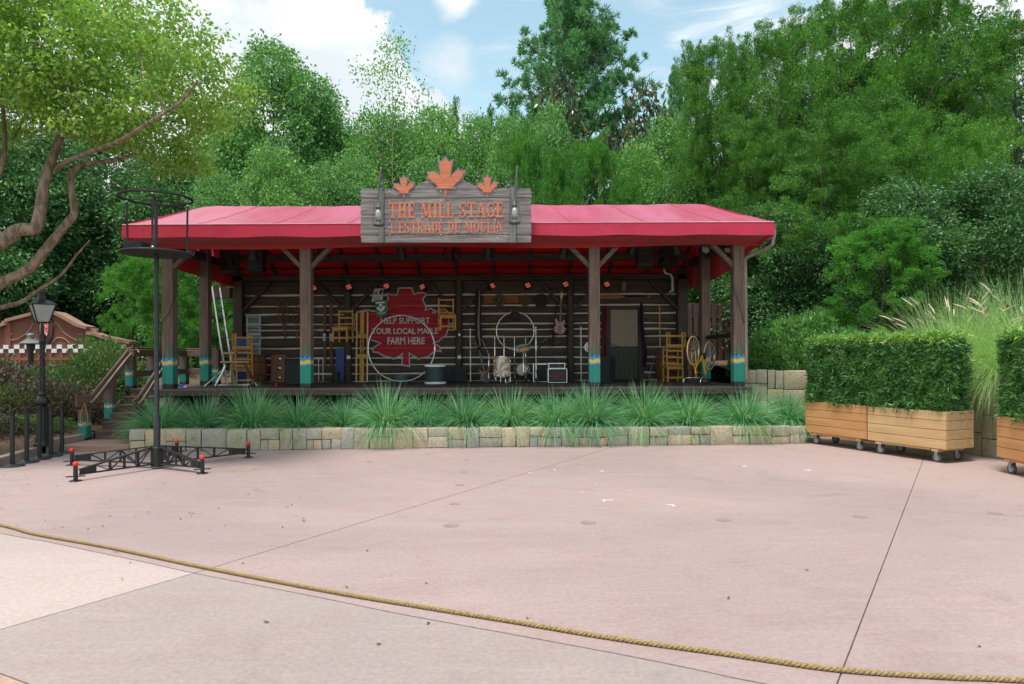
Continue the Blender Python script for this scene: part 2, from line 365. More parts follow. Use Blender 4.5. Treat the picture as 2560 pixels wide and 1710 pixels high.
# tape marks
M_tape = mat('white_tape', (0.74, 0.72, 0.71), (0.58, 0.53, 0.51), 0.6, 40)
tapes = [(1520, 1250, .42, 1, 'largest bent piece in the middle of the plaza'), (1675, 1262, .24, -1, 'bent piece right of the largest tape corner'), (1862, 1165, .24, 1, 'bent piece well in front of the door'), (2016, 1175, .22, -1, 'bent piece in front of the first planter'), (1325, 1182, .16, 0, 'short straight piece left of the back corner'), (1502, 1177, .18, -1, 'small corner near the back of the plaza'), (1388, 1174, .12, 2, 'slanting sliver between two back marks'), (1491, 1211, .06, 0, 'tiny dab above the largest tape corner'), (1456, 1230, .06, 0, 'tiny dab left of the largest tape corner'), (1576, 1226, .06, 0, 'tiny dab right of the largest tape corner')]
for x, y, L, k, w in tapes:
    p = G(x, y); m_ = MB(); L *= .36
    if k == 2: m_.slab([(-.01, -.06), (.01, -.06), (-.012, .06), (-.03, .06)], 0, .0025)
    else:
        m_.slab([(-L / 2, -.013), (L / 2, -.013), (L / 2, .013), (-L / 2, .013)], 0.0, .0025)
        if k: m_.slab([(k * -L / 2, -.014 - .07), (k * (-L / 2 + .028), -.014 - .07), (k * (-L / 2 + .028), -.014), (k * -L / 2, -.014)], 0.0, .0025)
    tag(m_.build('tape_mark', M_tape, loc=p), 'white floor tape, ' + w, 'tape mark', 'white tape marks stuck on the plaza')
# fallen leaves
rng = random.Random(5); mb = MB()
for i in range(48):
    if i < 38: p = G(rng.uniform(0, 760) ** 1.0, rng.uniform(1150, 1330))
    else: p = G(rng.uniform(300, 2500), rng.uniform(1130, 1640))
    s = rng.uniform(.01, .028); a = rng.uniform(0, 6.28); M = Matrix.Translation(p + Vector((0, 0, .004))) @ Matrix.Rotation(a, 4, 'Z')
    mb.add([(-s, 0, .002), (0, -s * .45, .006), (s, 0, .012), (0, s * .45, .001)], [(0, 1, 2, 3)], M)
tag(mb.build('fallen_leaves', mat('dry_leaf', (0.16, 0.085, 0.04), (0.05, 0.035, 0.025), 0.8, 3, lo=.45, hi=.55)), kind='stuff', label='small dry leaves scattered over the pink paving', cat='leaves')
mb = MB()
for i in range(14):
    p = G(rng.uniform(120, 900), rng.uniform(1165, 1480)); s = rng.uniform(.012, .03); M = Matrix.Translation(p + Vector((0, 0, .004))) @ Matrix.Rotation(rng.uniform(0, 6.28), 4, 'Z')
    mb.add([(-s, 0, .002), (0, -s * .5, .008), (s, 0, .014), (0, s * .5, .001)], [(0, 1, 2, 3)], M)
tag(mb.build('green_leaf_litter', mat('green_fallen', (0.16, 0.22, 0.06), (0.1, 0.12, 0.04), 0.7, 3)), kind='stuff', label='small green leaves fallen on the left paving', cat='leaves')

# ---- rope barrier lying on the ground: three strands laid together
RP = [G(*p, .017) for p in [(0, 1312), (88, 1335), (266, 1367), (520, 1420), (830, 1479), (1052, 1516), (1280, 1553), (1537, 1595.6), (1814, 1634), (2090, 1673), (2367, 1692), (2555, 1700)]]
RP = [RP[0] + (RP[0] - RP[2]).normalized() * 2.2] + RP + [RP[-1] + (RP[-1] - RP[-3]).normalized() * 1.6]
cl = smooth_line(RP, 60); cum = [0]
for i in range(1, len(cl)): cum.append(cum[-1] + (cl[i] - cl[i - 1]).length)
L = cum[-1]; step = 0.011; pts = []; j = 0
for i in range(int(L / step)):
    d = i * step
    while cum[j + 1] < d: j += 1
    pts.append(cl[j].lerp(cl[j + 1], (d - cum[j]) / max(cum[j + 1] - cum[j], 1e-6)))
M_rope = mat('manila_rope', (0.40, 0.285, 0.135), (0.24, 0.16, 0.07), 0.85, 60, (1, 1, 1), 0.5, 160)
mb = MB()
for s_ in range(3):
    q = []
    for i, p in enumerate(pts):
        t = (pts[min(i + 1, len(pts) - 1)] - pts[max(i - 1, 0)]).normalized(); n = t.cross(Vector((0, 0, 1))).normalized(); u = n.cross(t)
        a = i * step / 0.095 * 2 * PI + s_ * 2 * PI / 3
        q.append(p + n * (math.cos(a) * .0082) + u * (math.sin(a) * .0082))
    mb.tube(q, .0092, 7)
tag(mb.build('rope', M_rope, smooth=60), 'long tan twisted rope lying in a curve across the paving', 'rope')

# ---- mulch bed and kerbs on the left
kb = [(-8.6, 9.5), (-8.75, 10.6), (-9.03, 12.05), (-9.22, 13.0), (-9.36, 13.6)]
kerb_poly = kb + [(-9.36 - .16, 13.6)] + [(x - .16, y) for x, y in kb[:-1]][::-1]
tag(MB().slab(kerb_poly, -.03, .15).build('kerb', C_kerb, bevel=.012), kind='structure')
tag(MB().slab([(-9.32, 13.62), (-9.16, 13.62), (-9.16, 14.95), (-9.32, 14.95)], -.03, .27).build('kerb', C_kerb, bevel=.012), kind='structure')
tag(MB().slab([(-9.155, 13.80), (-7.78, 13.86), (-7.78, 14.9), (-9.155, 14.9)], -.03, .135).build('concrete_step', mat('step_pink', (0.40, 0.235, 0.18), (0.34, 0.2, 0.155), .8, 5), bevel=.015), kind='structure')
def bed_h(x, y): 
    e = -9.3 - x
    return .10 + max(0, min(1.15, .11 * (y - 13.2))) * 1.0 + max(0, min(.5, .10 * e)) + .03 * math.sin(x * 5.1) * math.sin(y * 4.3)
def bed(u, v):
    y = 8.5 + 26 * v
    kx = -8.6 + (-9.36 + 8.6) * (y - 9.5) / 4.1 - .12 if y < 13.6 else (-9.3 if y < 15 else -9.15)
    x = kx - (u ** 1.3) * 22
    return (x, y, bed_h(x, y))
tag(MB().grid(bed, 60, 90).build('mulch_bed', M_mulch, smooth=80), kind='structure')
# ---- ground behind and right
tag(MB().slab([(-7.55, 14.1), (6.3, 14.75), (6.3, 20.0), (-7.55, 20.0)], .0, .36).build('planting_soil', M_mulch), kind='structure')
def right_h(x, y): return 1.40 + .05 * math.sin(x * 3.3) * math.sin(y * 2.7) + max(0, min(.6, .04 * (y - 15)))
W = [(5.50, 16.35), (7.35, 15.75), (8.42, 13.6), (9.02, 11.6), (9.0, 9.0), (8.6, 6.0)]
def rterr(u, v):
    k = v * (len(W) - 1); i = min(int(k), len(W) - 2); f = k - i
    x0 = W[i][0] + (W[i + 1][0] - W[i][0]) * f + .1; y0 = W[i][1] + (W[i + 1][1] - W[i][1]) * f + (.12 if i < 2 else 0)
    x1, y1 = (8 + 40 * v, 45 - 40 * v)
    x, y = x0 + (x1 - x0) * u, y0 + (y1 - y0) * u
    return (x, y, right_h(x, y))
tag(MB().grid(rterr, 40, 50).build('planting_bank', M_mulch, smooth=80), kind='structure')
tag(MB().grid(lambda u, v: (-30 + 60 * u, 20.35 + 60 * v, 1.0 + .2 * math.sin(u * 20) * math.sin(v * 17)), 30, 30).build('woodland_floor', M_soil, smooth=80), kind='structure')

# ---- stone walls
def stone_mat(name, cols, rough=.85):
    m = bpy.data.materials.new(name); m.use_nodes = True; t = NT(m.node_tree); t.n.clear()
    out = t.new('ShaderNodeOutputMaterial'); b = t.new('ShaderNodeBsdfPrincipled'); b.inputs['Roughness'].default_value = rough; b.inputs['Specular IOR Level'].default_value = .25
    tc = t.new('ShaderNodeTexCoord'); v = tc.outputs['Object']; g = t.new('ShaderNodeNewGeometry'); r = g.outputs['Random Per Island']
    rp = t.n.new('ShaderNodeValToRGB'); t.l.new(r, rp.inputs[0]); rp.color_ramp.interpolation = 'LINEAR'
    for i, c in enumerate(cols):
        e = rp.color_ramp.elements[i] if i < 2 else rp.color_ramp.elements.new(0); e.color = (*c, 1)
    for i, e in enumerate(rp.color_ramp.elements): e.position = i / (len(cols) - 1)
    for i, c in enumerate(cols): rp.color_ramp.elements[i].color = (*c, 1)
    n1 = t.noise(v, 5, 8, .68, .5); n2 = t.noise(v, 28, 6, .7)
    c = t.mix(t.ramp(n1, .35, .65, 0, .5), rp.outputs[0], (.50, .42, .31)); c = t.mix(t.ramp(n2, .3, .7, 0, 1), t.mix(1., c, (.72, .72, .72), 'MULTIPLY'), t.mix(1., c, (1.12, 1.1, 1.08), 'MULTIPLY'))
    t.l.new(c, b.inputs[0]); bp = t.new('ShaderNodeBump'); bp.inputs['Strength'].default_value = .8; bp.inputs['Distance'].default_value = .02
    t.l.new(t.math('ADD', n2, t.math('MULTIPLY', n1, 1.5)), bp.inputs['Height']); t.l.new(bp.outputs[0], b.inputs['Normal']); t.l.new(b.outputs[0], out.inputs[0])
    return m
M_stone = stone_mat('grey_tan_stone', [(0.544, 0.441, 0.35), (0.458, 0.422, 0.39), (0.718, 0.52, 0.332), (0.589, 0.49, 0.39), (0.414, 0.401, 0.39), (0.675, 0.49, 0.332), (0.631, 0.509, 0.39)])
M_stone2 = stone_mat('tan_stone', [(0.54, 0.45, 0.3), (0.45, 0.405, 0.3), (0.495, 0.39, 0.247), (0.405, 0.375, 0.3), (0.57, 0.465, 0.315)])
M_mortar = mat('dark_joint', (.055, .047, .038), rough=.95)
def stone_wall(name, label, A, B, H0, H1, z0, th, wmin, wmax, courses, seed, m, round_end=False):
    rng = random.Random(seed); A = Vector((*A, 0)); B = Vector((*B, 0)); L = (B - A).length; ang = math.atan2(B.y - A.y, B.x - A.x)
    root = thing(name, label, 'wall', (A.x, A.y, 0), ang); mb = MB(); g = .009
    def blk(x0, x1, f0, f1):
        h0 = H0 + (H1 - H0) * ((x0 + x1) / 2 / L)
        a, b = z0 + (h0 - z0) * f0, z0 + (h0 - z0) * f1; d = rng.uniform(-.018, .012); nb = len(mb.v)
        mb.box(x0 + g / 2, x1 - g / 2, d, th, a + (g / 2 if f0 > 0 else 0), b - (g / 2 if f1 < 1 else rng.uniform(-.006, .012)))
        mb.v[nb:] = [(x + rng.uniform(-.009, .009), y + rng.uniform(-.014, .012), z + rng.uniform(-.008, .008)) for x, y, z in mb.v[nb:]]
    x = 0.0
    while x < L - .05:
        w = min(rng.uniform(wmin, wmax), L - x)
        if L - x - w < wmin * .6: w = L - x
        if courses == 1:
            k = rng.random()
            if k < .42 or w < wmin * 1.25: blk(x, x + w, 0, 1)
            else:
                s = rng.uniform(.42, .58); blk(x, x + w, s, 1)
                if k > .7: q = rng.uniform(.35, .65) * w; blk(x, x + q, 0, s); blk(x + q, x + w, 0, s)
                else: blk(x, x + w, 0, s)
        else:
            cuts = [0] + sorted((i + rng.uniform(-.2, .2)) / courses for i in range(1, courses)) + [1]
            for i in range(courses):
                if rng.random() < .35: q = rng.uniform(.4, .6) * w; blk(x, x + q, cuts[i], cuts[i + 1]); blk(x + q, x + w, cuts[i], cuts[i + 1])
                else: blk(x, x + w, cuts[i], cuts[i + 1])
        x += w
    mb.build('stone_blocks', m, root, bevel=.016, seg=2, smooth=50)
    MB().box(.03, L - .03, .03, th - .03, 0, min(H0, H1) - .03).build('core', M_mortar, root)
    return root
stone_wall('planter_wall', 'low mosaic stone planter wall in front of the stage grasses', (-7.75, 13.80), (6.3, 14.62), .445, .37, 0, .36, .24, .52, 1, 3, M_stone)
nm = ['stone retaining wall right of the stage, above the last grass clump', 'stone retaining wall behind the first two planters', 'stone retaining wall showing in the gap between two planters', 'stone retaining wall behind the rightmost planter', 'stone retaining wall at the right edge of the plaza']
for i in range(len(W) - 1):
    stone_wall('retaining_wall', nm[i], W[i], W[i + 1], 1.55, 1.52, 0, .4, .34, .6, 4, 20 + i, M_stone2)
# ================================================================ the stage pavilion
DZ = 1.17                                     # deck height
M_post = None
def post_mat(name, k, woodc=((0.20, 0.135, 0.105), (0.115, 0.078, 0.06))):
    m = bpy.data.materials.new(name); m.use_nodes = True; t = NT(m.node_tree); t.n.clear()
    out = t.new('ShaderNodeOutputMaterial'); b = t.new('ShaderNodeBsdfPrincipled'); b.inputs['Roughness'].default_value = .7; b.inputs['Specular IOR Level'].default_value = .3
    tc = t.new('ShaderNodeTexCoord'); v = tc.outputs['Object']; sx = t.new('ShaderNodeSeparateXYZ'); t.l.new(v, sx.inputs[0])
    grain = t.noise(t.mapping(v, (4, 4, .28)), 7, 8, .65)
    w = t.mix(t.ramp(grain, .3, .7), woodc[1], woodc[0])
    wob = t.math('MULTIPLY', t.math('SINE', t.math('MULTIPLY', t.math('ADD', sx.outputs[0], sx.outputs[1]), 26.0 / k)), .014 * k)
    edge = t.math('MULTIPLY', t.math('SUBTRACT', t.noise(t.mapping(v, (1, 1, .15)), 40, 2), .5), .10 * k)
    z = t.math('ADD', sx.outputs[2], wob); zt = t.math('ADD', sx.outputs[2], edge)
    def over(base, z_, lo, c):
        return t.mix(t.math('LESS_THAN', z_, lo * k), base, c)
    c = over(w, zt, .735, (.09, .27, .50)); c = over(c, z, .645, (.66, .47, .06)); c = over(c, z, .565, (.09, .27, .50)); c = over(c, z, .53, (.026, .22, .175)); c = over(c, zt, .115, (.03, .032, .034))
    scuff = t.noise(v, 6, 7, .7)
    c = t.mix(t.math('MULTIPLY', t.ramp(scuff, .64, .68), t.math('LESS_THAN', sx.outputs[2], .5 * k)), c, (.13, .09, .06))
    c = t.mix(t.ramp(grain, .3, .7, 0, 1), t.mix(1., c, (.8, .8, .8), 'MULTIPLY'), c)
    t.l.new(c, b.inputs[0]); bp = t.new('ShaderNodeBump'); bp.inputs['Strength'].default_value = .4; bp.inputs['Distance'].default_value = .01
    t.l.new(grain, bp.inputs['Height']); t.l.new(bp.outputs[0], b.inputs['Normal']); t.l.new(b.outputs[0], out.inputs[0]); return m
M_post = post_mat('painted_post', 1.0); M_railpost = post_mat('painted_rail_post', .58)
M_spire = mat('painted_pine_green', (.02, .15, .115), (.014, .10, .08), .7, 20)
def spires(mb, w, k, y, rng, xs=(-.06, .05)):
    for i, cx in enumerate(xs):
        h = (.26 + .09 * i + rng.uniform(-.03, .03)) * k; hw = .038 * k; pl = [(cx - hw, .70 * k), (cx + hw, .70 * k)]; n = 5; Lp = []; Rp = []
        for q in range(n):
            f0 = q / n; f1 = (q + .75) / n; Rp += [(cx + hw * (1 - f0 * .9), .70 * k + h * f0), (cx + hw * (.62 - f0 * .5), .70 * k + h * f1)]; Lp += [(cx - hw * (1 - f0 * .9), .70 * k + h * f0), (cx - hw * (.62 - f0 * .5), .70 * k + h * f1)]
        mb.prism(Rp + [(cx, .70 * k + h)] + Lp[::-1], y - .003, y + .001)
def painted_post(name, root, loc, w, h, k, m, rng, side=1):
    mb = MB().box(-w / 2, w / 2, -w / 2, w / 2, 0, h); o = mb.build(name, m, root, bevel=.006, loc=Vector(loc) - root.location)
    s = MB(); spires(s, w, k, -w / 2, rng, (-.26 * w, .2 * w))
    M = Matrix.Rotation(R(90 * side), 4, 'Z'); s2 = MB(); spires(s2, w, k, -w / 2, rng, (-.2 * w, .24 * w)); s.add(s2.v, s2.f, M)
    s.build('painted_trees', M_spire, o); return o
rng = random.Random(3)
PAV = thing('stage_pavilion', 'open log stage pavilion with a pink red canvas roof', 'stage', (-1.4, 15.7, 0))
def wp(mb, name, m, root=PAV, **kw):
    o = mb.build(name, m, root, **kw); o.location = -root.location; return o
M_deckm = wood('dark_deck_boards', (0.07, 0.052, 0.045), (0.034, 0.026, 0.023), 'X', rough=.6)
M_skirt = wood('brown_skirt_board', (0.115, 0.068, 0.048), (0.07, 0.042, 0.03), 'X')
mb = MB(); y = 15.62
while y < 20.0:
    mb.box(-8.16, 5.48, y, y + .134, DZ - .045, DZ); y += .14
wp(mb, 'deck_boards', M_deckm, bevel=.004)
wp(MB().box(-8.16, 5.48, 15.585, 15.615, DZ - .15, DZ - .012), 'deck_fascia', M_deckm, bevel=.006)
M_joist = wood('joist_end', (0.2, 0.16, 0.125), (0.1, 0.08, 0.062), 'Y')
for i in range(13):
    x = -7.9 + i * 1.08
    wp(MB().box(x - .09, x + .09, 15.66, 19.9, DZ - .37, DZ - .152), 'floor_joist', M_joist, bevel=.01)
wp(MB().box(-8.1, 5.4, 15.97, 16.03, .4, .77), 'deck_skirt', M_skirt)
wp(MB().box(-8.1, 5.4, 16.5, 16.55, .3, 1.0), 'crawl_panel', mat('crawl_black', (.012, .011, .01), rough=.9))
for x, y_, sd_ in ((-8.0, 15.97, 1), (-4.79, 15.95, 1), (1.92, 15.95, -1), (5.27, 15.95, -1), (-8.05, 17.95, 1), (5.08, 17.95, -1)):
    wd = .25 if y_ < 17 else .23
    painted_post('post', PAV, (x, y_, DZ), wd, 3.30 if y_ < 17 else 3.6, 1.0, M_post, rng, sd_)
M_brace = wood('brace_timber', (0.16, 0.105, 0.08), (0.085, 0.058, 0.045), 'X')
for x, s in ((-8.0, 1), (-4.79, -1), (-4.79, 1), (1.92, -1), (1.92, 1), (5.27, -1)):
    wp(MB().bar((x + s * .10, 15.95, 3.98), (x + s * .66, 15.95, 4.56), .10, .13, (0, 1, 0)), 'brace', M_brace, bevel=.006)
wp(MB().box(-8.15, 5.42, 15.86, 16.06, 4.46, 4.66), 'header_beam', M_dkwoodX, bevel=.008)
for x in (-8.05, 5.12): wp(MB().box(x - .08, x + .08, 16.07, 20.1, 4.42, 4.6), 'side_beam', wood('dark_timber_long', (0.07, 0.047, 0.036), (0.032, 0.022, 0.018), 'Y'), bevel=.006)
# ---- canvas roof
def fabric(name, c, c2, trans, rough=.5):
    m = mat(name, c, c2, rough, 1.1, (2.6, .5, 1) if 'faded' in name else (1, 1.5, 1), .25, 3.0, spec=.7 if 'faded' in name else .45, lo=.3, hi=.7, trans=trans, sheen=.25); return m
M_rtop = fabric('sky_sheen_faded_red_canvas', (.66, .095, .20), (.57, .055, .125), .22, .30)  # paler, pinker copy of the red: sky reflection put into the roof colour
M_rval = fabric('red_canvas', (.60, .028, .070), (.52, .02, .05), .22)
M_rin = fabric('shaded_red_canvas', (.40, .010, .012), (.32, .007, .009), .16)  # darker copy of the red: shade under the canopy put into the colour
YE, ZE, YR, ZR, YB2, ZB = 15.2, 4.855, 17.8, 5.83, 20.35, 4.03
XL0, XR0, XL1, XR1 = -8.66, 5.85, -8.0, 5.06
def sag(x, v): 
    k = (x + 8.0) / 1.70; return -.05 * (abs(math.sin(k * PI)) ** .7) * math.sin(PI * min(1, max(0, v))) + .012 * math.sin(x * 5.3 + v * 9) * math.sin(v * 8 + x * 2.3)
def slope(y0, z0, y1, z1):
    def fn(u, v):
        a, b = XL0 + (XL1 - XL0) * v, XR0 + (XR1 - XR0) * v; x = a + (b - a) * u
        e = .012 * math.sin(x * 3.1) + .008 * math.sin(x * 1.7 + 1)
        return (x, y0 + (y1 - y0) * v, z0 + (z1 - z0) * v + sag(x, v) + e * v * .8)
    return fn
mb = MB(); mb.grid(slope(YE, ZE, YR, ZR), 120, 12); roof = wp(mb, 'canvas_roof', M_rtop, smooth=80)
mb = MB(); mb.grid(slope(YB2, ZB, YR, ZR), 60, 8)
for XA, XB in ((XL0, XL1), (XR0, XR1)):
    mb.grid(lambda u, v: (XA + (XB - XA) * (1 - abs(2 * u - 1)) * v, (YE + (YB2 - YE) * u) * (1 - v) + v * (YR + 0 * u), (ZE if u < .5 else ZE + (ZB - ZE) * (2 * u - 1)) * (1 - v) + ZR * v) if False else (XA + (XB - XA) * v, YE + (YB2 - YE) * u + (YR - YE - (YB2 - YE) * u) * v, (ZE + (ZB - ZE) * u) + (ZR - ZE - (ZB - ZE) * u) * v), 16, 6)
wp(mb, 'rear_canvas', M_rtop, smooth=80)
mb = MB()
mb.grid(lambda u, v: (XL0 + (XR0 - XL0) * u, YE - .012 - .02 * v + .006 * math.sin(u * 90) * v, ZE - .285 * v - .012 * math.sin(u * 47) * v), 150, 4)
for X in (XL0, XR0):
    mb.grid(lambda u, v: (X, YE + (YB2 - YE) * u, ZE + (ZB - ZE) * u * .55 - .285 * v), 20, 3)
wp(mb, 'valance', M_rval, smooth=80)
mb = MB()
for i in range(10):
    x = -8.2 + i * 1.52; wp(MB().tube([(x, YE - .018, ZE - .004), (x + .004, YE - .036, ZE - .28)], .004, 5), 'valance_seam', mat('seam_pink', (.5, .16, .2), rough=.6), roof).location = (0, 0, 0)
wp(MB().tube([(XL0, YE - .012, ZE + .006), (XR0, YE - .012, ZE + .006)], .012, 6), 'edge_piping', mat('piping_pink', (.72, .42, .46), rough=.5), roof).location = (0, 0, 0)
mb = MB()
for i in range(8):                            # welded seams of the roof cloth
    x = -7.1 + i * 1.70; s = slope(YE, ZE, YR, ZR); w = (x - XL0) / (XR0 - XL0)
    mb = MB(); P_ = [Vector(s(w, v / 10)) for v in range(11)]
    for a, b in zip(P_, P_[1:]): mb.add([a + Vector((-.022, 0, .008)), a + Vector((.022, 0, .008)), b + Vector((.022, 0, .008)), b + Vector((-.022, 0, .008))], [(0, 1, 2, 3)])
    wp(mb, 'roof_seam', mat('seam_rose', (.50, .06, .11), rough=.5), roof).location = (0, 0, 0)
mb = MB()
mb.grid(lambda u, v: (-8.5 + 14.2 * u, YE + .02 + .72 * v, 4.575 - .05 * v - .06 * abs(math.sin(u * 12.2)) * v), 80, 4)
mb.grid(lambda u, v: (-8.5 + 14.2 * u, 15.78, 4.56 - (.07 + .08 * abs(math.sin(u * 6.5 + .4))) * v - .02), 80, 2)
for xa, za, xb, zb in ((-8.22, 4.12, -8.12, 3.98), (5.36, 4.02, 5.24, 3.84)):
    mb.grid(lambda u, v: (xa + (xb - xa) * u + .02 * math.sin(u * 22), 16.1 + 4.1 * u, 4.66 + (za + (zb - za) * u - 4.66 - .05 * math.sin(u * PI)) * v), 24, 4)
mb.grid(lambda u, v: (lambda q: (q[0], q[1], q[2] - .03))(slope(YB2 - .02, ZB, YR, ZR)(u, v)), 60, 8)  # extra sheet added below the roof cloth to darken its underside
mb.grid(lambda u, v: (lambda q: (q[0], q[1], q[2] - .03))(slope(YE + .02, ZE, YR, ZR)(u, v)), 60, 8)
wp(mb, 'shaded_canvas', M_rin, smooth=80)
# ---- ceiling structure
M_raft = wood('rafter', (0.05, 0.036, 0.03), (0.026, 0.019, 0.016), 'Y')
bz = lambda y: ZR + (ZB - ZR) * (y - YR) / (YB2 - YR)
fz = lambda y: ZE + (ZR - ZE) * (y - YE) / (YR - YE)
for px in (605, 697, 786, 874, 960, 1052, 1145, 1237, 1325, 1423, 1522, 1615, 1700):
    x = (px - 1280) / F * 20.0
    m_ = MB().bar((x, YR, bz(YR) - .13), (x, 20.0, bz(20.0) - .13), .07, .12); m_.bar((x, 15.35, fz(15.35) - .13), (x, YR, fz(YR) - .13), .07, .12)
    wp(m_, 'rafter', M_raft)
for y_, h in ((19.05, .2), (19.48, .07), (19.86, .07)):
    if h > .1: wp(MB().box(-7.9, 4.95, y_ - .05, y_ + .05, bz(y_) - .20 - h, bz(y_) - .20), 'purlin', M_dkwoodX)
    else: wp(MB().tube([(-7.9, y_, bz(y_) - .235), (4.95, y_, bz(y_) - .235)], .032, 8), 'purlin_pipe', mat('dull_pipe', (.075, .062, .058), rough=.5), smooth=50)
# ---- log wall
ch = [1.17, 1.40, 1.665, 1.86, 2.15, 2.47, 2.68, 2.85, 3.14, 3.38, 3.70]; ztop = 4.24; YW = 20.0
M_log = wood('log', (0.082, 0.053, 0.040), (0.032, 0.022, 0.018), 'X', scale=5, bump=.5)
M_chink = mat('chinking', (0.60, 0.545, 0.45), (0.5, 0.45, 0.37), .85, 5, bump=.3)
DX0, DX1, DTOP = 2.62, 3.86, 3.36
mb = MB(); mc = MB(); rg = random.Random(8)
def span(z): return [(-8.0, 5.0)] if z > DTOP - .1 else [(-8.0, DX0), (DX1, 5.0)]
zs = ch + [ztop]
for i in range(len(ch)):
    z0, z1 = zs[i] + .021, zs[i + 1] - .021
    for a, b in span((z0 + z1) / 2):
        mb.grid(lambda u, v: (a + (b - a) * u, YW - .012 - .02 * math.sin(PI * min(1, max(0, v))) ** .4 + .006 * math.sin(u * 31 + i * 2), z0 + (z1 - z0) * v + .010 * math.sin(u * (b - a) * 2.1 + i * 1.7) * (1 - abs(2 * v - 1)) + (.009 * math.sin(u * (b - a) * (1.9 + .3 * (i % 4)) + i * 2.3) + .004 * math.sin(u * (b - a) * 6.3 + i)) * (1 if v < .5 else .6)), 40, 6)
    mb.box(-8.0, DX0, YW + .05, YW + .2, z0 - .03, z1 + .03)
    if z0 > 3.3: mb.box(DX0 + .001, DX1 - .001, YW + .05, YW + .2, z0, z1 + .03)
    mb.box(DX1, 5.0, YW + .05, YW + .2, z0 - .03, z1 + .03)
    if i > 0 or 1:
        for a, b in span(zs[i]):
            if i: mc.box(a, b, YW - .006, YW + .045, zs[i] - .034, zs[i] + .034)
            else: mc.box(a, b, YW + .004, YW + .045, zs[i] + .001, zs[i] + .034)
wp(MB().box(-8.0, 5.0, YW + .21, YW + .24, DZ, ztop), 'wall_backing', M_dkwoodX)
wall = wp(mb, 'log_wall', M_log, smooth=50); wp(mc, 'chinking', M_chink, wall).location = (0, 0, 0)
colx = [(px - 1280) / F * 19.9 for px in (600, 871, 1148, 1426, 1703)]
for i, x in enumerate(colx):
    wp(MB().lathe([(.105, 0), (.10, 1.5), (.105, 3.1)], 10, Matrix.Translation((x, 19.85, DZ))) if 0 < i < 4 else MB().box(x - .13, x + .13, 19.72, 19.97, DZ, 4.4), 'wall_column', M_dkwoodZ, smooth=40)
    for s in (-1, 1):
        if (i == 0 and s < 0) or (i == 4 and s > 0): continue
        wp(MB().bar((x + s * .09, 19.86, 3.22), (x + s * .92, 19.88, 4.08), .09, .13, (0, 1, 0)), 'wall_brace', M_brace if False else M_dkwoodX, bevel=.006)
wp(MB().box(-8.1, 5.05, 19.72, 19.98, 4.10, 4.26), 'wall_plate', M_dkwoodX, bevel=.01)
wp(MB().box(-8.85, -8.14, 19.7, 19.95, 3.62, 3.92), 'corner_beam', M_brace, bevel=.01)
# ---- door
M_frame = wood('door_frame', (0.06, 0.05, 0.04), (0.035, 0.03, 0.025), 'Z')
door = wp(MB().box(2.86, 3.70, 19.985, 20.03, DZ + .03, 3.24), 'door', mat('black_door', (.022, .024, .024), rough=.5))
z_ = lambda py: HC + (HZ - py) / 85.6; x_ = lambda px: (px - 1280) / 85.6
M_screen = mat('burlap_screen', (.30, .235, .17), (.24, .185, .135), .85, 60, (1, 1, .3), .2)
wp(MB().box(x_(1527.5), x_(1595), 19.975, 19.984, z_(867), z_(775)), 'screen', M_screen, door).location = (0, 0, 0)
sl_ = MB()
for i in range(6): x = x_(1528.5) + i * .132; sl_.box(x, x + .108, 19.972, 19.984, z_(943), z_(876))
wp(sl_, 'door_slats', wood('door_slat', (.075, .062, .05), (.045, .038, .03), 'Z'), door).location = (0, 0, 0)
wp(MB().tube([(x_(1584), 19.965, z_(769)), (x_(1596), 19.965, z_(769))], .012, 6).tube([(x_(1590), 19.965, z_(766)), (x_(1590), 19.965, z_(772))], .008, 6), 'door_closer', M_alu, door).location = (0, 0, 0)
fr = MB(); fr.box(DX0, 2.855, 19.95, 20.04, DZ, DTOP - .1).box(3.705, DX1, 19.95, 20.04, DZ, DTOP - .1).box(DX0, DX1, 19.945, 20.04, DTOP - .098, DTOP)
wp(fr, 'door_frame', M_frame, bevel=.006)
wp(MB().tube([(x_(1503), 19.9, z_(855)), (x_(1530), 19.92, z_(861)), (x_(1560), 19.93, z_(872))], .007, 6), 'door_cord', M_blk)
# ---- maple leaf painted on the logs
LV = [(885, 120), (860, 225), (725, 205), (745, 265), (710, 315), (725, 400), (715, 455), (640, 455), (545, 448), (430, 430), (350, 440), (292, 480), (262, 580), (280, 690), (400, 790), (500, 830), (640, 885), (545, 940), (518, 975), (530, 1000), (590, 1005), (680, 1060), (780, 1077), (805, 1097), (832, 1077), (890, 1055), (938, 1013), (930, 1185), (1020, 1197), (1016, 1010), (1080, 1052), (1140, 1075), (1160, 1102), (1182, 1080), (1290, 1065), (1370, 990), (1398, 975), (1460, 995), (1432, 930), (1345, 880), (1430, 850), (1485, 800), (1532, 770), (1562, 680), (1575, 470), (1520, 415), (1450, 425), (1385, 467), (1340, 465), (1372, 430), (1320, 405), (1240, 440), (1250, 380), (1200, 265), (1252, 205), (1222, 180), (1155, 190), (1085, 215), (1050, 120)]
def lv(pts, D=19.95): return [(lambda p: (p.x, p.z))(P(840 + x / 5.6, 700 + y / 5.6, D)) for x, y in pts]
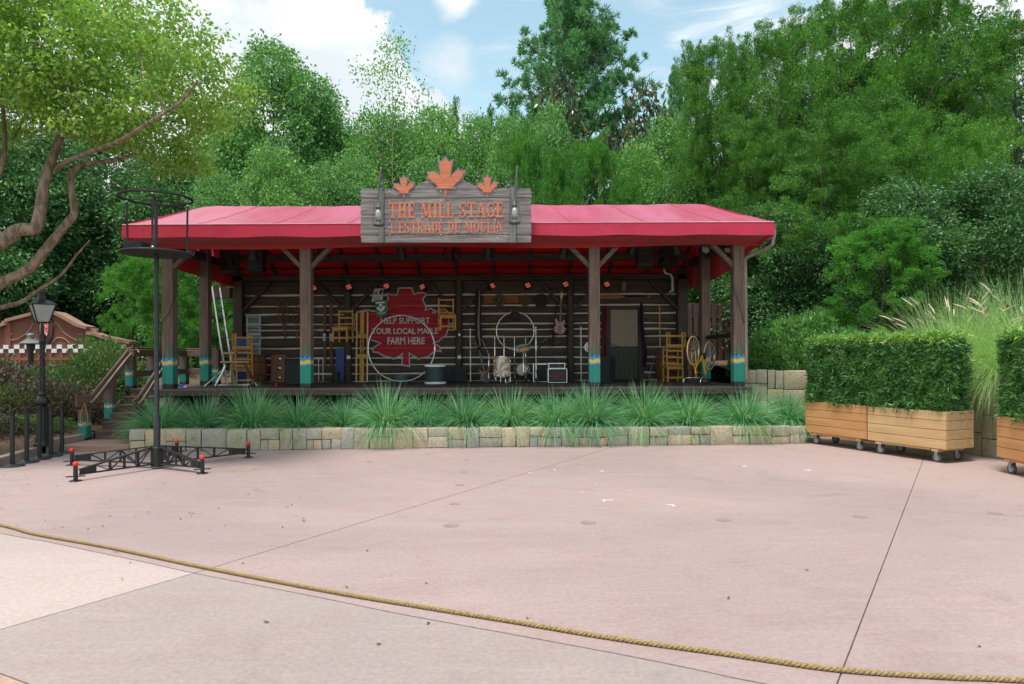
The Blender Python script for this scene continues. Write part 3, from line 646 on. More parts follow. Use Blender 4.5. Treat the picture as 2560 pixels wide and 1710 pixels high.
def offset_poly(poly, d):
    n = len(poly); out = []
    ar = sum(poly[i - 1][0] * poly[i][1] - poly[i][0] * poly[i - 1][1] for i in range(n)); s = 1 if ar > 0 else -1
    for i in range(n):
        a, b, c = Vector(poly[i - 1]), Vector(poly[i]), Vector(poly[(i + 1) % n]); e1 = (b - a).normalized(); e2 = (c - b).normalized()
        n1 = Vector((e1.y, -e1.x)) * s; n2 = Vector((e2.y, -e2.x)) * s; m_ = (n1 + n2); m_ = m_ / max(.55, m_.length_squared / 2) if m_.length > 1e-6 else n1
        q = b + m_ * (d / 1.0 if m_.length < 1.9 else d / m_.length * 1.9); out.append((q.x, q.y))
    return out
M_leafred = wood('painted_red_boards', (.40, .012, .025), (.235, .010, .018), 'X', scale=4, bump=.3)
M_leafwhite = wood('painted_white_line', (.50, .48, .46), (.33, .31, .30), 'X', scale=5)
M_chinkred = mat('red_painted_chinking', (.60, .02, .035), (.5, .015, .025), .6)
leaf = lv(LV); big = offset_poly(leaf, .038)
def painted(poly, yl, dy, name, m1, par, dyc=None):
    a = MB(); b = MB()
    for i in range(len(ch)):
        z0, z1 = zs[i] + .018, zs[i + 1] - .018
        k = clip(clip(poly, 0, 1, z1), 0, -1, -z0)
        if len(k) > 2: a.prism(k, yl - dy, yl - dy + .003)
        k = clip(clip(poly, 0, 1, zs[i] + .018), 0, -1, -zs[i] + .021)
        if len(k) > 2: b.prism(k, YW - .009 - dy * .6, YW - .007 - dy * .6)
    return a, b
a, b = painted(big, YW - .034, .006, '', None, None); a.add(b.v, b.f)
lo_ = wp(a, 'painted_leaf', M_leafwhite, wall); lo_.location = (0, 0, 0)
a, b = painted(leaf, YW - .034, .012, '', None, None)
wp(a, 'painted_leaf_red', M_leafred, wall).location = (0, 0, 0)
wp(b, 'painted_leaf_joints', M_chinkred, wall).location = (0, 0, 0)
for s, x0, x1, y0, y1 in (('HELP SUPPORT', 625, 1315, 522, 612), ('YOUR LOCAL MAPLE', 498, 1428, 668, 758), ('FARM HERE', 718, 1242, 800, 902)):
    p0, p1 = P(840 + x0 / 5.6, 700 + y1 / 5.6, 19.94), P(840 + x1 / 5.6, 700 + y0 / 5.6, 19.94)
    mt = MB(); text_mb(mt, s, p0.x, p1.x, p0.z, p1.z, YW - .052, 0, .022)
    tx = wp(mt, 'painted_lettering', mat('lettering_grey_white', (.60, .59, .57), (.40, .39, .38), .7, 30, (.4, 1, 3)), wall); tx.location = (0, 0, 0)
# ---- downspout
q = [P(1937, 561, 15.25), P(1936, 585, 15.25), P(1931, 612, 15.3), P(1925, 616, 15.4), P(1868, 643, 15.8), P(1862, 650, 15.86), P(1863, 670, 15.86), P(1866, 948, 15.86)]
wp(MB().tube(q, .042, 8), 'downspout', mat('taupe_downspout', (.27, .21, .18), (.22, .17, .15), .45), smooth=50)

# ================================================================ the sign above the eave
SY = 15.0
def S(x, y): p = P(880 + x / 4.892, 380 + y / 4.892, SY); return (p.x, p.z)
SIGN = thing('stage_sign', 'weathered grey plank sign reading THE MILL STAGE with three orange leaves', 'sign', (-2.05, SY, 4.38))
M_sgn = wood('weathered_sign_boards', (.31, .275, .265), (.13, .11, .108), 'X', scale=5.5, bump=.6)
def swp(mb, name, m, root=SIGN, **kw):
    o = mb.build(name, m, root, **kw)
    o.location = -SIGN.location if root is SIGN else (0, 0, 0); return o
rg = random.Random(12); mb = MB()
rows = [450, 560, 664, 770, 883, 1012, 1110]
for i in range(6):
    y0, y1 = rows[i] + 1.5, rows[i + 1] - 1.5; L_ = []; Rr = []
    for k in range(7):
        y = y0 + (y1 - y0) * k / 6; L_.append(S(105 + 8 * (k % 6 == 0) + rg.uniform(-6, 9), y)); Rr.append(S(2195 - 6 * (k % 6 == 0) + rg.uniform(-9, 5), y - 5))
    mb.prism(L_ + Rr[::-1], SY + rg.uniform(-.006, .006), SY + .045)
arc = [S(745 + 800 * t, 447 - 135 * math.sin(PI * t) ** .75) for t in [i / 20 for i in range(21)]]
mb.prism(arc, SY + .002, SY + .045)
mb.prism([S(150, 470), S(2150, 466), S(2150, 1090), S(150, 1090)], SY + .046, SY + .09)
board = swp(mb, 'sign_boards', M_sgn, bevel=.004)
LT = [(1145, 75), (1182, 130), (1225, 115), (1202, 312), (1300, 215), (1322, 240), (1370, 235), (1350, 310), (1240, 420), (1252, 452), (1040, 452), (1047, 417), (930, 315), (947, 290), (937, 258), (1025, 255), (1087, 312), (1068, 120), (1107, 132)]
M_or = wood('orange_painted_wood', (.68, .22, .125), (.50, .155, .09), 'X', scale=7, bump=.4)
def leafshape(cx, cy, k, nm):
    pl = [S(cx + (x - 1145) * k, cy + (y - 452) * k) for x, y in LT]
    b = MB().prism(offset_poly(pl, .035 * (k ** .5)), SY - .012, SY + .03); lb = swp(b, 'leaf_backing', M_sgn)
    o = MB().prism(pl, SY - .028, SY - .012); o.prism([S(cx - 7 * k, cy + 2), S(cx + 8 * k, cy + 2), S(cx + 14 * k, cy + 100 * k), S(cx - 14 * k, cy + 100 * k)], SY - .02, SY - .008)
    swp(o, 'maple_leaf', M_or, lb)
leafshape(1145, 452, 1.0, 'big'); leafshape(636, 505, .54, 'l'); leafshape(1655, 497, .54, 'r')
# slab serif lettering
def bandarc(cx, cz, rx, rz, th, tv, a0, a1, n=16):
    o = [(cx + rx * math.cos(R(a0 + (a1 - a0) * i / n)), cz + rz * math.sin(R(a0 + (a1 - a0) * i / n))) for i in range(n + 1)]
    i_ = [(cx + (rx - th) * math.cos(R(a0 + (a1 - a0) * i / n)), cz + (rz - tv) * math.sin(R(a0 + (a1 - a0) * i / n))) for i in range(n + 1)]
    return [[o[i], o[i + 1], i_[i + 1], i_[i]] for i in range(n)]
r_ = lambda a, b, c, d: [(a, c), (b, c), (b, d), (a, d)]
GL = {
 'H': (.86, [r_(.08, .31, .1, .9), r_(.55, .78, .1, .9), r_(0, .39, 0, .11), r_(.47, .86, 0, .11), r_(0, .39, .89, 1), r_(.47, .86, .89, 1), r_(.3, .56, .45, .56)]),
 'T': (.80, [r_(.285, .515, .1, .9), r_(.18, .62, 0, .11), r_(0, .8, .88, 1), r_(0, .10, .66, .89), r_(.70, .8, .66, .89)]),
 'E': (.74, [r_(.08, .31, .1, .9), r_(0, .68, .89, 1), r_(0, .74, 0, .11), r_(.3, .50, .45, .56), r_(.44, .53, .36, .65), r_(.58, .68, .70, .9), r_(.63, .74, .1, .32)]),
 'M': (1.10, [r_(.10, .20, .1, .9), r_(.76, .99, .1, .9), r_(0, .32, 0, .11), r_(.66, 1.1, 0, .11), r_(0, .24, .89, 1), r_(.86, 1.1, .89, 1), [(.10, 1), (.34, 1), (.60, .1), (.46, .1)], [(.80, 1), (.90, 1), (.58, .1), (.48, .1)]]),
 'I': (.42, [r_(.095, .325, .1, .9), r_(0, .42, 0, .11), r_(0, .42, .89, 1)]),
 'L': (.70, [r_(.08, .31, .1, .9), r_(0, .40, .89, 1), r_(0, .70, 0, .11), r_(.59, .70, .1, .38)]),
 'S': (.70, bandarc(.35, .74, .33, .26, .20, .10, 40, 250) + bandarc(.35, .27, .34, .27, .20, .10, 75, -140) + [[(.10, .60), (.30, .66), (.62, .40), (.42, .34)], r_(.57, .67, .68, .98), r_(.02, .12, .02, .33)]),
 'A': (.90, [[(.36, 1), (.48, 1), (.24, .1), (.13, .1)], [(.36, 1), (.56, 1), (.86, .1), (.60, .1)], r_(.25, .62, .28, .37), r_(0, .36, 0, .11), r_(.5, .95, 0, .11)]),
 'G': (.82, bandarc(.40, .5, .39, .5, .22, .10, 42, 318) + [r_(.55, .78, .08, .44), r_(.48, .84, .38, .48), r_(.62, .72, .66, .98)]),
 'R': (.86, [r_(.08, .31, .1, .9), r_(0, .40, 0, .11), r_(0, .45, .89, 1)] + bandarc(.38, .73, .36, .27, .21, .10, -90, 90) + [r_(.3, .40, .46, .56), [(.40, .50), (.60, .50), (.80, .06), (.58, .06)], r_(.56, .88, 0, .10)]),
 'D': (.82, [r_(.08, .31, .1, .9), r_(0, .40, 0, .11), r_(0, .40, .89, 1)] + bandarc(.36, .5, .44, .5, .22, .11, -90, 90)),
 'U': (.82, [r_(.08, .31, .3, .9), r_(.60, .70, .3, .9), r_(0, .39, .89, 1), r_(.50, .82, .89, 1)] + bandarc(.39, .32, .31, .32, .22, .12, 180, 360)),
 'O': (.80, bandarc(.40, .5, .40, .5, .22, .09, 0, 360, 28)),
 'N': (.92, [r_(.10, .20, .1, .9), r_(.70, .80, 0.0, .9), r_(0, .32, 0, .11), r_(0, .24, .89, 1), r_(.58, .92, .89, 1), [(.12, 1), (.36, 1), (.80, 0), (.62, 0)]]),
 "'": (.22, [[(.03, 1), (.20, 1), (.14, .72), (.06, .72)]]),
 ' ': (.36, []),
}
def slab_text(mb, txt, x0, x1, z0, z1, y):
    gap = .09; tot = sum(GL[c][0] + gap for c in txt) - gap; k = (x1 - x0) / tot; h = z1 - z0; x = x0; i = 0
    for c in txt:
        w, ps = GL[c]
        for p in ps: mb.prism([(x + a * k, z0 + b * h) for a, b in p], y - .004 - (i % 9) * .0005, y + .01); i += 1
        x += (w + gap) * k
mb = MB(); a = S(450, 806); b = S(1852, 612); slab_text(mb, 'THE MILL STAGE', a[0], b[0], a[1], b[1], SY - .008)
a = S(470, 993); b = S(1852, 852); slab_text(mb, "L'ESTRADE DU MOULIN", a[0], b[0], a[1], b[1], SY - .008)
swp(mb, 'sign_lettering', M_or, board)
M_strap = wood('grey_strap_board', (.21, .21, .20), (.12, .12, .115), 'Z', scale=6)
M_iron = mat('lantern_iron', (.14, .145, .15), (.09, .092, .095), .5, metal=.6)
for x0, x1, y0 in ((332, 390, 447), (1935, 2005, 438)):
    a, b = S(x0, 1112), S(x1, y0); swp(MB().box(a[0], b[0], SY - .035, SY - .007, a[1], b[1]), 'strap_board', M_strap, bevel=.004)
mb = MB()
for x, y in [(463, 487), (463, 605), (461, 710), (460, 843), (461, 926), (461, 1013), (1086, 480), (1087, 594), (1088, 835), (1088, 1011), (1746, 478), (1746, 617), (1752, 698), (1753, 835), (1776, 920), (1776, 1055)]:
    a = S(x, y); swp(MB().ball((a[0], SY - .012, a[1]), .013, 6), 'bolt_head', M_white, board)
hooks = []
for xc, yt, yb in ((340, 222, 585), (1980, 210, 560)):
    a = S(xc + 12, yb - 110); t_ = S(xc, yt); q = [(a[0] + .05, SY - .03, a[1]), (a[0] + .05, SY - .03, t_[1] - .05)]
    for k in range(9): an = PI * k / 8; q.append((a[0] + .05, SY - .03 - .11 + .11 * math.cos(an), t_[1] - .05 + .06 * math.sin(an)))
    e = S(xc, yb); q += [(e[0] + .015, SY - .25, e[1])]
    swp(MB().tube(q, .017, 8), 'lantern_hook', M_iron, smooth=60); hooks.append(Vector((e[0] + .015, SY - .25, e[1])))
M_glass = mat('frosted_lamp_glass', (.42, .40, .38), (.33, .32, .30), .2, 6, spec=.5)
LAN = thing('oil_lantern', 'grey iron oil lantern hanging on the left end of the plank sign', 'lantern', hooks[0] - Vector((0, 0, .62)))
m_ = MB().lathe([(.115, 0), (.12, .03), (.10, .05), (.055, .075), (.05, .12)], 16); m_.build('base', M_iron, LAN, smooth=50)
MB().lathe([(.04, .11), (.068, .18), (.06, .27), (.04, .36)], 16).build('glass', M_glass, LAN, smooth=80)
m_ = MB().lathe([(.05, .355), (.055, .40), (.03, .42), (.028, .47), (.01, .5)], 14); m_.build('chimney', M_iron, LAN, smooth=50)
m_ = MB()
for s in (-1, 1): m_.tube([(s * .115, 0, .02), (s * .118, 0, .06), (s * .085, 0, .50), (s * .05, 0, .505), (0, 0, .505)], .007, 6)
m_.tube([(0, 0, .5), (0, 0, .62)], .008, 6); m_.build('wire_frame', M_iron, LAN)
dup(LAN, hooks[1] - Vector((0, 0, .62)), label='grey iron oil lantern hanging on the right end of the plank sign')
for o in bpy.data.objects:
    if o.name.startswith('oil_lantern'): o['group'] = 'lanterns hung on the sign'
# ================================================================ things on and under the stage roof
def at(px, D, z=DZ): return Vector(((px - 1280) / F * D, D, z))
def zp(px, py, D): return P(px, py, D).z
# ---- chairs
def chair():
    r = thing('wooden_chair', '', 'chair'); w, d, h = .46, .42, .93; t = .042
    b = MB(); b.box(-w / 2 + .005, w / 2 - .005, -d / 2 + .005, d / 2 - .045, .415, .44); b.build('seat', M_yel, r, bevel=.005)
    for x in (-1, 1): MB().box(x * (w / 2 - t / 2) - t / 2, x * (w / 2 - t / 2) + t / 2, -d / 2, -d / 2 + t, 0, .414).build('leg', M_yel, r, bevel=.004)
    for x in (-1, 1): MB().box(x * (w / 2 - t / 2) - t / 2, x * (w / 2 - t / 2) + t / 2, d / 2 - t, d / 2, 0, h).build('leg', M_yel, r, bevel=.004)
    b = MB()
    for z in (.52, .70, .885): b.box(-w / 2 + t, w / 2 - t, d / 2 - t + .008, d / 2 - .008, z - .022, z + .022)
    b.build('backrest', M_yel, r, bevel=.004)
    b = MB()
    for z, e in ((.375, .03), (.11, .02)):
        b.box(-w / 2 + t, w / 2 - t, -d / 2 + .008, -d / 2 + t - .008, z - e, z + e).box(-w / 2 + t, w / 2 - t, d / 2 - t + .009, d / 2 - .009, z - e, z + e)
        for x in (-1, 1): b.box(x * (w / 2 - t / 2) - .012, x * (w / 2 - t / 2) + .012, -d / 2 + t, d / 2 - t, z - e + .03, z + e + .03)
    b.build('rails', M_yel, r, bevel=.003); return r
ch0 = chair(); gch = 'yellow wooden chairs used as stage props'
p = at(858, 19.55, zp(858, 855, 19.55)); ch0.location = p; ch0.rotation_euler = (0, 0, R(-12)); ch0['label'] = 'yellow wooden chair hung on the log wall left of the long slatted board'; ch0['group'] = gch
dup(ch0, at(1118, 19.45, zp(1118, 826, 19.45)), R(14), 'yellow wooden chair hung high on the right edge of the painted red leaf')
dup(ch0, at(606, 18.55), R(38), 'yellow wooden chair standing upright at the bottom of the left pile')
dup(ch0, at(606, 18.50, DZ + .93 + .44), (PI, 0, R(32)), 'yellow wooden chair turned upside down on top of the left pile')
dup(ch0, at(1682, 18.9), R(6), 'yellow wooden chair standing upright at the bottom of the right pile')
dup(ch0, at(1690, 18.85, DZ + .93 + .44), (PI, 0, R(-24)), 'yellow wooden chair turned upside down on top of the right pile')
# ---- barrels and crates
M_barrel = wood('barrel_staves', (.19, .075, .035), (.11, .042, .02), 'Z', scale=5)
def barrel(px, D, h, r, label):
    t = thing('barrel', label, 'barrel', at(px, D), 0, 'wooden barrels at the back of the stage')
    MB().lathe([(r * .84, 0), (r * .95, h * .22), (r, h * .5), (r * .95, h * .78), (r * .84, h), (r * .8, h), (r * .78, h - .02), (0, h - .02)], 24).build('staves', M_barrel, t, smooth=40)
    for z in (.1, .28, .72, .9):
        rr = r * (.84 + .16 * math.sin(PI * z)) + .004; MB().lathe([(rr - .01, h * z - .018), (rr, h * z - .018), (rr, h * z + .018), (rr - .01, h * z + .018)], 24).build('hoop', M_dkwoodX, t, smooth=40)
barrel(641, 19.25, .82, .29, 'brown wooden barrel carrying the stack of milk crates'); barrel(1665, 19.5, .86, .30, 'brown wooden barrel half hidden behind the right pile of chairs')
M_crate = mat('grey_crate_plastic', (.30, .36, .38), (.24, .29, .31), .5)
def crate_mb():
    m = MB(); w, h, e = .165, .275, .014
    for x in (-w, w):
        for y in (-w, w): m.cbox((x, y, h / 2), (.032, .032, h))
    for z in (.014, h - .02):
        for s in (-w, w): m.cbox((0, s, z), (2 * w - .034, .02, .036)); m.cbox((s, 0, z), (.02, 2 * w - .034, .036))
    m.box(-w, w, -w, w, .004, .012)
    for s in (-1, 1):
        for i in range(5):
            x = -.11 + .055 * i
            m.bar((x - .03, s * w, .04), (x + .03, s * w, .20), .008, .012, (0, 1, 0)); m.bar((x + .03, s * w, .04), (x - .03, s * w, .20), .006, .010, (0, 1, 0))
            m.bar((s * w, x - .03, .04), (s * w, x + .03, .20), .008, .012, (1, 0, 0)); m.bar((s * w, x + .03, .04), (s * w, x - .03, .20), .006, .010, (1, 0, 0))
        m.cbox((0, s * w, .205), (2 * w - .034, .012, .016)); m.cbox((s * w, 0, .205), (.012, 2 * w - .034, .016))
    return m
c0 = crate_mb().build('milk_crate', M_crate)
for i, w in enumerate(('lowest in its stack on the barrel', 'second from the bottom of the stack', 'third from the bottom of the stack', 'topmost of the stack')):
    c = c0 if i == 0 else c0.copy()
    if i: col.objects.link(c)
    c.location = at(634, 19.25, DZ + .822 + .277 * i); c.rotation_euler = (0, 0, R(22 + (i % 2) * 2)); tag(c, 'grey lattice milk crate, ' + w, 'crate', 'milk crates stacked on the barrel')
# ---- snowshoes, skis, pole
M_sn = mat('old_bent_wood', (.23, .12, .045), (.14, .07, .025), .6, 12); M_web = mat('rawhide', (.16, .09, .04), (.1, .055, .025), .7)
def snowshoe(px, y0, y1, lean, label):
    D = 19.9; H = (y1 - y0) / (F / D); r = thing('snowshoe', label, 'snowshoe', at(px, D, zp(px, y1, D)), 0, 'snowshoes on the log wall'); r.rotation_euler = (0, R(lean), 0)
    L_ = [(-.012, 0), (-.02, .25 * H), (-.09, .45 * H), (-.145, .68 * H), (-.12, .88 * H), (-.05, .985 * H)]; out = [Vector((x, 0, z)) for x, z in L_ + [(0, H)] + [(-x, z) for x, z in L_[::-1]]]
    MB().tube(smooth_line(out, 5), .013, 6).build('frame', M_sn, r, smooth=60)
    m = MB()
    for z in (.52, .84): m.tube([(-.12, .0, z * H), (.12, 0, z * H)], .011, 6)
    for i in range(9): x = -.11 + .027 * i; m.tube([(x, 0, .84 * H), (-x * .4, 0, .34 * H)], .004, 4); m.tube([(x * .9, 0, .50 * H + .02 * i), (-x, 0, .86 * H)], .004, 4)
    m.build('webbing', M_web, r)
snowshoe(714, 749, 846, -5, 'brown webbed snowshoe on the wall left of the second post'); snowshoe(742, 762, 851, 4, 'brown webbed snowshoe half hidden by the second post')
M_ski = wood('ski_wood', (.15, .06, .03), (.09, .036, .02), 'Z')
for px, label in ((812, 'brown wooden ski on the wall, nearer the second post'), (828.5, 'brown wooden ski on the wall, nearer the hung chair')):
    D = 19.9; r = thing('ski', label, 'ski', at(px, D, zp(px, 916, D)), 0, 'pair of skis on the log wall')
    MB().box(-.04, .04, -.012, .012, 0, 1.75).prism([(-.04, 1.75), (.04, 1.75), (0, 1.94)], -.013, .011).build('blade', M_ski, r, bevel=.003)
    MB().box(-.045, .045, -.05, -.013, .74, .96).build('binding', mat('binding_grey', (.45, .47, .46), (.2, .2, .2), .5, 30), r, bevel=.01); MB().box(-.05, .05, -.06, -.013, .97, 1.03).build('toe_strap', M_blk, r, bevel=.01)
r = thing('ski_pole', 'thin dark ski pole hung beside the second post', 'ski pole', at(789, 19.9, zp(789, 834, 19.9)))
MB().tube([(0, 0, 0), (-.03, 0, 1.5)], .009, 6).build('shaft', M_ski, r); MB().tube([(-.028, -.02, 1.25), (-.03, -.02, 1.52)], .018, 6).build('grip', M_blk, r); MB().lathe([(.05, .1), (.055, .11), (.05, .12)], 12).build('basket', M_alu, r)
# ---- boards leaning on the wall
D = 19.75; h = 2.04; r = thing('slatted_board', 'long yellow slatted board with a white rim leaning on the wall', 'board', at(904, D), 0); r.rotation_euler = (R(-3), 0, R(0)); w = .165
m = MB(); q = []
for cx, cz, a0 in ((w - .03, h - .03, 0), (-w + .03, h - .03, 90), (-w + .03, .03, 180), (w - .03, .03, 270)):
    for k in range(5): a = R(a0 + 22.5 * k); q.append((cx + .03 * math.cos(a), 0, cz + .03 * math.sin(a)))
MB().tube(q, .011, 6, closed=True).build('rim', M_white, r, smooth=60)
m = MB().box(-.062, .062, -.012, .012, 1.30, h - .012).box(-.062, .062, -.012, .012, .012, .80).box(-.052, -.022, -.012, .012, .80, 1.30).box(.022, .052, -.012, .012, .80, 1.30)
for z in (.90, 1.02, 1.16): m.box(-.0215, .0215, -.011, .011, z, z + .03)
for s in (-1, 1): m.box(s * .142 - .013, s * .142 + .013, -.012, .012, .013, h - .013)
m.box(-.152, .152, -.03, -.0125, 1.27, 1.38).box(-.152, .152, -.03, -.0125, .68, .80); m.build('slats', M_yel, r, bevel=.003)
M_blue = mat('blue_panel_paint', (.018, .05, .20), (.012, .035, .15), .55)
for px, D, wd, y0, lean, lab in ((849, 19.7, .25, 870, -4, 'narrow dark blue board leaning left of the slatted board'), (600, 19.3, .50, 845, -3, 'dark blue board standing behind the left pile of chairs')):
    hh = zp(px, y0, D) - DZ; o = MB().box(-wd / 2, wd / 2, -.015, .015, 0, hh).build('blue_board', M_blue, loc=at(px, D), bevel=.005); o.rotation_euler = (R(lean), 0, 0); tag(o, lab, 'board', 'dark blue boards')
o = MB().lathe([(.10, 0), (.11, .31), (.104, .31), (.095, .02), (0, .02)], 20).build('waste_bin', M_blk, loc=at(840, 19.3), smooth=40); tag(o, 'small black round bin standing before the blue board', 'bin')
r = thing('knobbed_board', 'brown wooden board with three silver discs leaning on the wall', 'board', at(696, 19.55)); r.rotation_euler = (R(-4), 0, 0)
m = MB(); q = []
for cx, cz, a0 in ((.17, .75, 0), (-.17, .75, 90), (-.17, .05, 180), (.12, .05, 270)):
    for k in range(5): a = R(a0 + 22.5 * k); q.append((cx + .05 * math.cos(a), cz + .05 * math.sin(a)))
q = q[:5] + q[5:]; m.prism(q, -.02, .02); m.build('panel', wood('reddish_board', (.27, .115, .06), (.18, .07, .035), 'Z'), r, bevel=.006)
for z in (.14, .41, .68): MB().lathe([(0, .03), (.035, .028), (.052, .01), (.055, 0)], 18, Matrix.Translation((.03, -.021, z)) @ Matrix.Rotation(R(90), 4, 'X')).build('disc', M_chrome, r, smooth=60)
# ---- rings
def ring(px, py, rad, D, label, t=.017):
    r = rad / (F / D); c = P(px, py, D); o = MB().tube([(r * math.cos(2 * PI * i / 72), 0, r * math.sin(2 * PI * i / 72)) for i in range(72)], t, 8, closed=True).build('acrobat_ring', M_alu, loc=c, smooth=80); tag(o, label, 'ring', 'large metal rings'); return o
ring(1004, 871, 82.5, 19.35, 'large silver ring standing before the painted red leaf', .02).rotation_euler = (R(-2), 0, R(4))
ring(1288, 827, 47, 19.4, 'smaller silver ring hung behind the drums').rotation_euler = (R(-3), 0, R(-3))
M_tub = mat('zinc_tub', (.2, .25, .27), (.15, .19, .2), .45, metal=.5)
r = thing('metal_tub', 'small grey metal tub on the deck inside the large ring', 'tub', at(1004, 19.5)); MB().lathe([(.18, 0), (.24, .17), (.25, .175), (.25, .185), (.232, .18), (.172, .02), (0, .02)], 24).build('bowl', M_tub, r, smooth=40)
for s in (-1, 1): MB().tube([(s * .235, -.04, .15), (s * .275, -.03, .15), (s * .275, .03, .15), (s * .235, .04, .15)], .007, 6).build('handle', M_tub, r)
r = thing('tall_drum', 'blue grey drum with white rims standing at centre stage', 'drum', at(1088, 18.25)); MB().lathe([(.272, .06), (.272, .46)], 32).build('shell', mat('blue_grey_shell', (.032, .05, .07), (.026, .04, .055), .5), r, smooth=40)
for z in (.0, .455): MB().lathe([(.25, z), (.285, z), (.288, z + .025), (.285, z + .055), (0, z + .057)], 32).build('rim', M_white, r, smooth=40)
M_dg = mat('drum_grey_line', (.06, .085, .11)); 
for z in (.2, .26, .32): MB().lathe([(.271, z), (.276, z + .004), (.271, z + .008), (.271, z)], 32).build('band', M_dg, r, smooth=40)
# ---- amplifiers and loudspeakers
M_grille = mat('speaker_grille', (.03, .031, .033), (.012, .012, .013), .75, 160, bump=.3)
def cabinet(name, label, cat, p, w, d, h, rz=0, mcase=M_blk, cone=False, grp=None, tilt=0, handle=True):
    r = thing(name, label, cat, p, R(rz), grp); r.rotation_euler = (R(tilt), 0, R(rz))
    MB().box(-w / 2, w / 2, -d / 2, d / 2, .012, h).build('cabinet', mcase, r, bevel=.014, seg=2)
    g = MB().box(-w / 2 + .025, w / 2 - .025, -d / 2 - .008, -d / 2 - .001, .05, h - .06); g.build('grille', M_grille, r, bevel=.004)
    if cone:
        m = MB().lathe([(w * .34, 0), (w * .36, .008), (w * .38, 0)], 28, Matrix.Translation((0, -d / 2 - .009, h * .36)) @ Matrix.Rotation(R(90), 4, 'X')); m.build('cone_ring', mat('cone_grey', (.045, .045, .047)), r, smooth=50)
        MB().box(-w * .3, w * .3, -d / 2 - .012, -d / 2 - .0085, h * .74, h * .86).build('horn', mat('horn_grey', (.04, .04, .042)), r)
    if handle: MB().tube([(-.08, 0, h), (-.07, 0, h + .02), (.07, 0, h + .02), (.08, 0, h)], .008, 6).build('handle', M_blk, r)
    for sx in (-1, 1):
        for sy in (-1, 1): MB().cbox((sx * (w / 2 - .04), sy * (d / 2 - .04), .006), (.03, .03, .012)).build('foot', M_blk, r)
    return r
cabinet('guitar_amplifier', 'black guitar amplifier with a grey grille right of the tall drum', 'amplifier', at(1150, 19.3), .40, .26, .42)
cabinet('guitar_amplifier', 'plain black amplifier half hidden behind the tall drum', 'amplifier', at(1117, 19.3), .36, .28, .42, mcase=M_navy)
M_pad = mat('quilted_black', (.022, .027, .03), (.012, .015, .017), .75, 30, (1, 1, 4), 1.0)
sp = cabinet('floor_loudspeaker', 'black quilted loudspeaker standing left of the second post', 'loudspeaker', at(732, 17.3), .40, .36, .69, 18, M_pad); 
cabinet('floor_loudspeaker', 'smooth black loudspeaker standing right of the third post', 'loudspeaker', at(1515, 17.9), .36, .34, .71, -35, M_navy)
MB().ball((.12, .05, .71), .02, 8).build('knob', mat('blue_knob', (.02, .03, .35), rough=.3), sp)
m = MB(); r = thing('card_box', 'small white printed box with sticks beside the second post', 'box', at(753, 18.6)); MB().box(-.07, .07, -.05, .05, 0, .27).build('carton', M_white, r, bevel=.003)
MB().box(-.05, .05, -.052, -.0505, .05, .11).box(-.05, .05, -.052, -.0505, .14, .2).build('print', mat('yellow_print', (.6, .42, .06), (.1, .1, .1), .6, 22, lo=.48, hi=.52), r)
m = MB()
for i in range(3): m.tube([(-.03 + .02 * i, 0, .25), (-.10 + .05 * i, 0, .42)], .006, 5)
m.build('sticks', M_alu, r)
M_cone = mat('cane_wood', (.2, .13, .1), rough=.5)
for px, lab in ((796.5, 'thin metal stand rod on a wooden foot, left of two'), (807.5, 'thin metal stand rod on a wooden foot, right of two')):
    r = thing('rod_stand', lab, 'rod stand', at(px, 19.2), 0, 'thin rods beside the second post'); MB().tube([(0, 0, .02), (0, 0, .72)], .009, 6).build('rod', M_alu, r); MB().lathe([(.06, 0), (.06, .02), (.02, .04)], 10).build('foot', M_barrel, r)
for px, y0, lab in ((1176, 805, 'white metal pole stand left of the purple cloth'), (1452.5, 800, 'white metal pole stand left of the third post')):
    D = 19.0; h = zp(px, y0, D) - DZ; r = thing('pole_stand', lab, 'stand', at(px, D), 0, 'white pole stands')
    MB().tube([(0, 0, .02), (0, 0, h - .18)], .013, 8).build('pole', M_white, r); MB().tube([(0, 0, h - .18), (0, 0, h)], .008, 6).build('tip', M_blk, r); MB().lathe([(.13, 0), (.13, .012), (.03, .025)], 18).build('base', M_blk, r, smooth=40); MB().tube([(0, 0, h * .52), (0, 0, h * .56)], .02, 8).build('clamp', M_alu, r)
# ---- drum kit
M_swirl = None
def swirl():
    m = bpy.data.materials.new('cream_orange_swirl'); m.use_nodes = True; t = NT(m.node_tree); b = t.n['Principled BSDF']; b.inputs['Roughness'].default_value = .3
    tc = t.new('ShaderNodeTexCoord'); s = t.new('ShaderNodeSeparateXYZ'); t.l.new(tc.outputs['Object'], s.inputs[0])
    an = t.math('ARCTAN2', t.math('SUBTRACT', s.outputs[2], .30), t.math('ADD', s.outputs[0], .04)); rr = t.math('SQRT', t.math('ADD', t.math('POWER', s.outputs[0], 2.0), t.math('POWER', t.math('SUBTRACT', s.outputs[2], .30), 2.0)))
    w = t.math('SINE', t.math('ADD', t.math('MULTIPLY', an, 6.0), t.math('MULTIPLY', rr, 14.0)))
    t.l.new(t.mix(t.math('GREATER_THAN', w, 0.0), (.62, .33, .14), (.82, .79, .70)), b.inputs[0]); return m
M_swirl = swirl(); M_head = mat('drum_head', (.66, .64, .58), rough=.5)
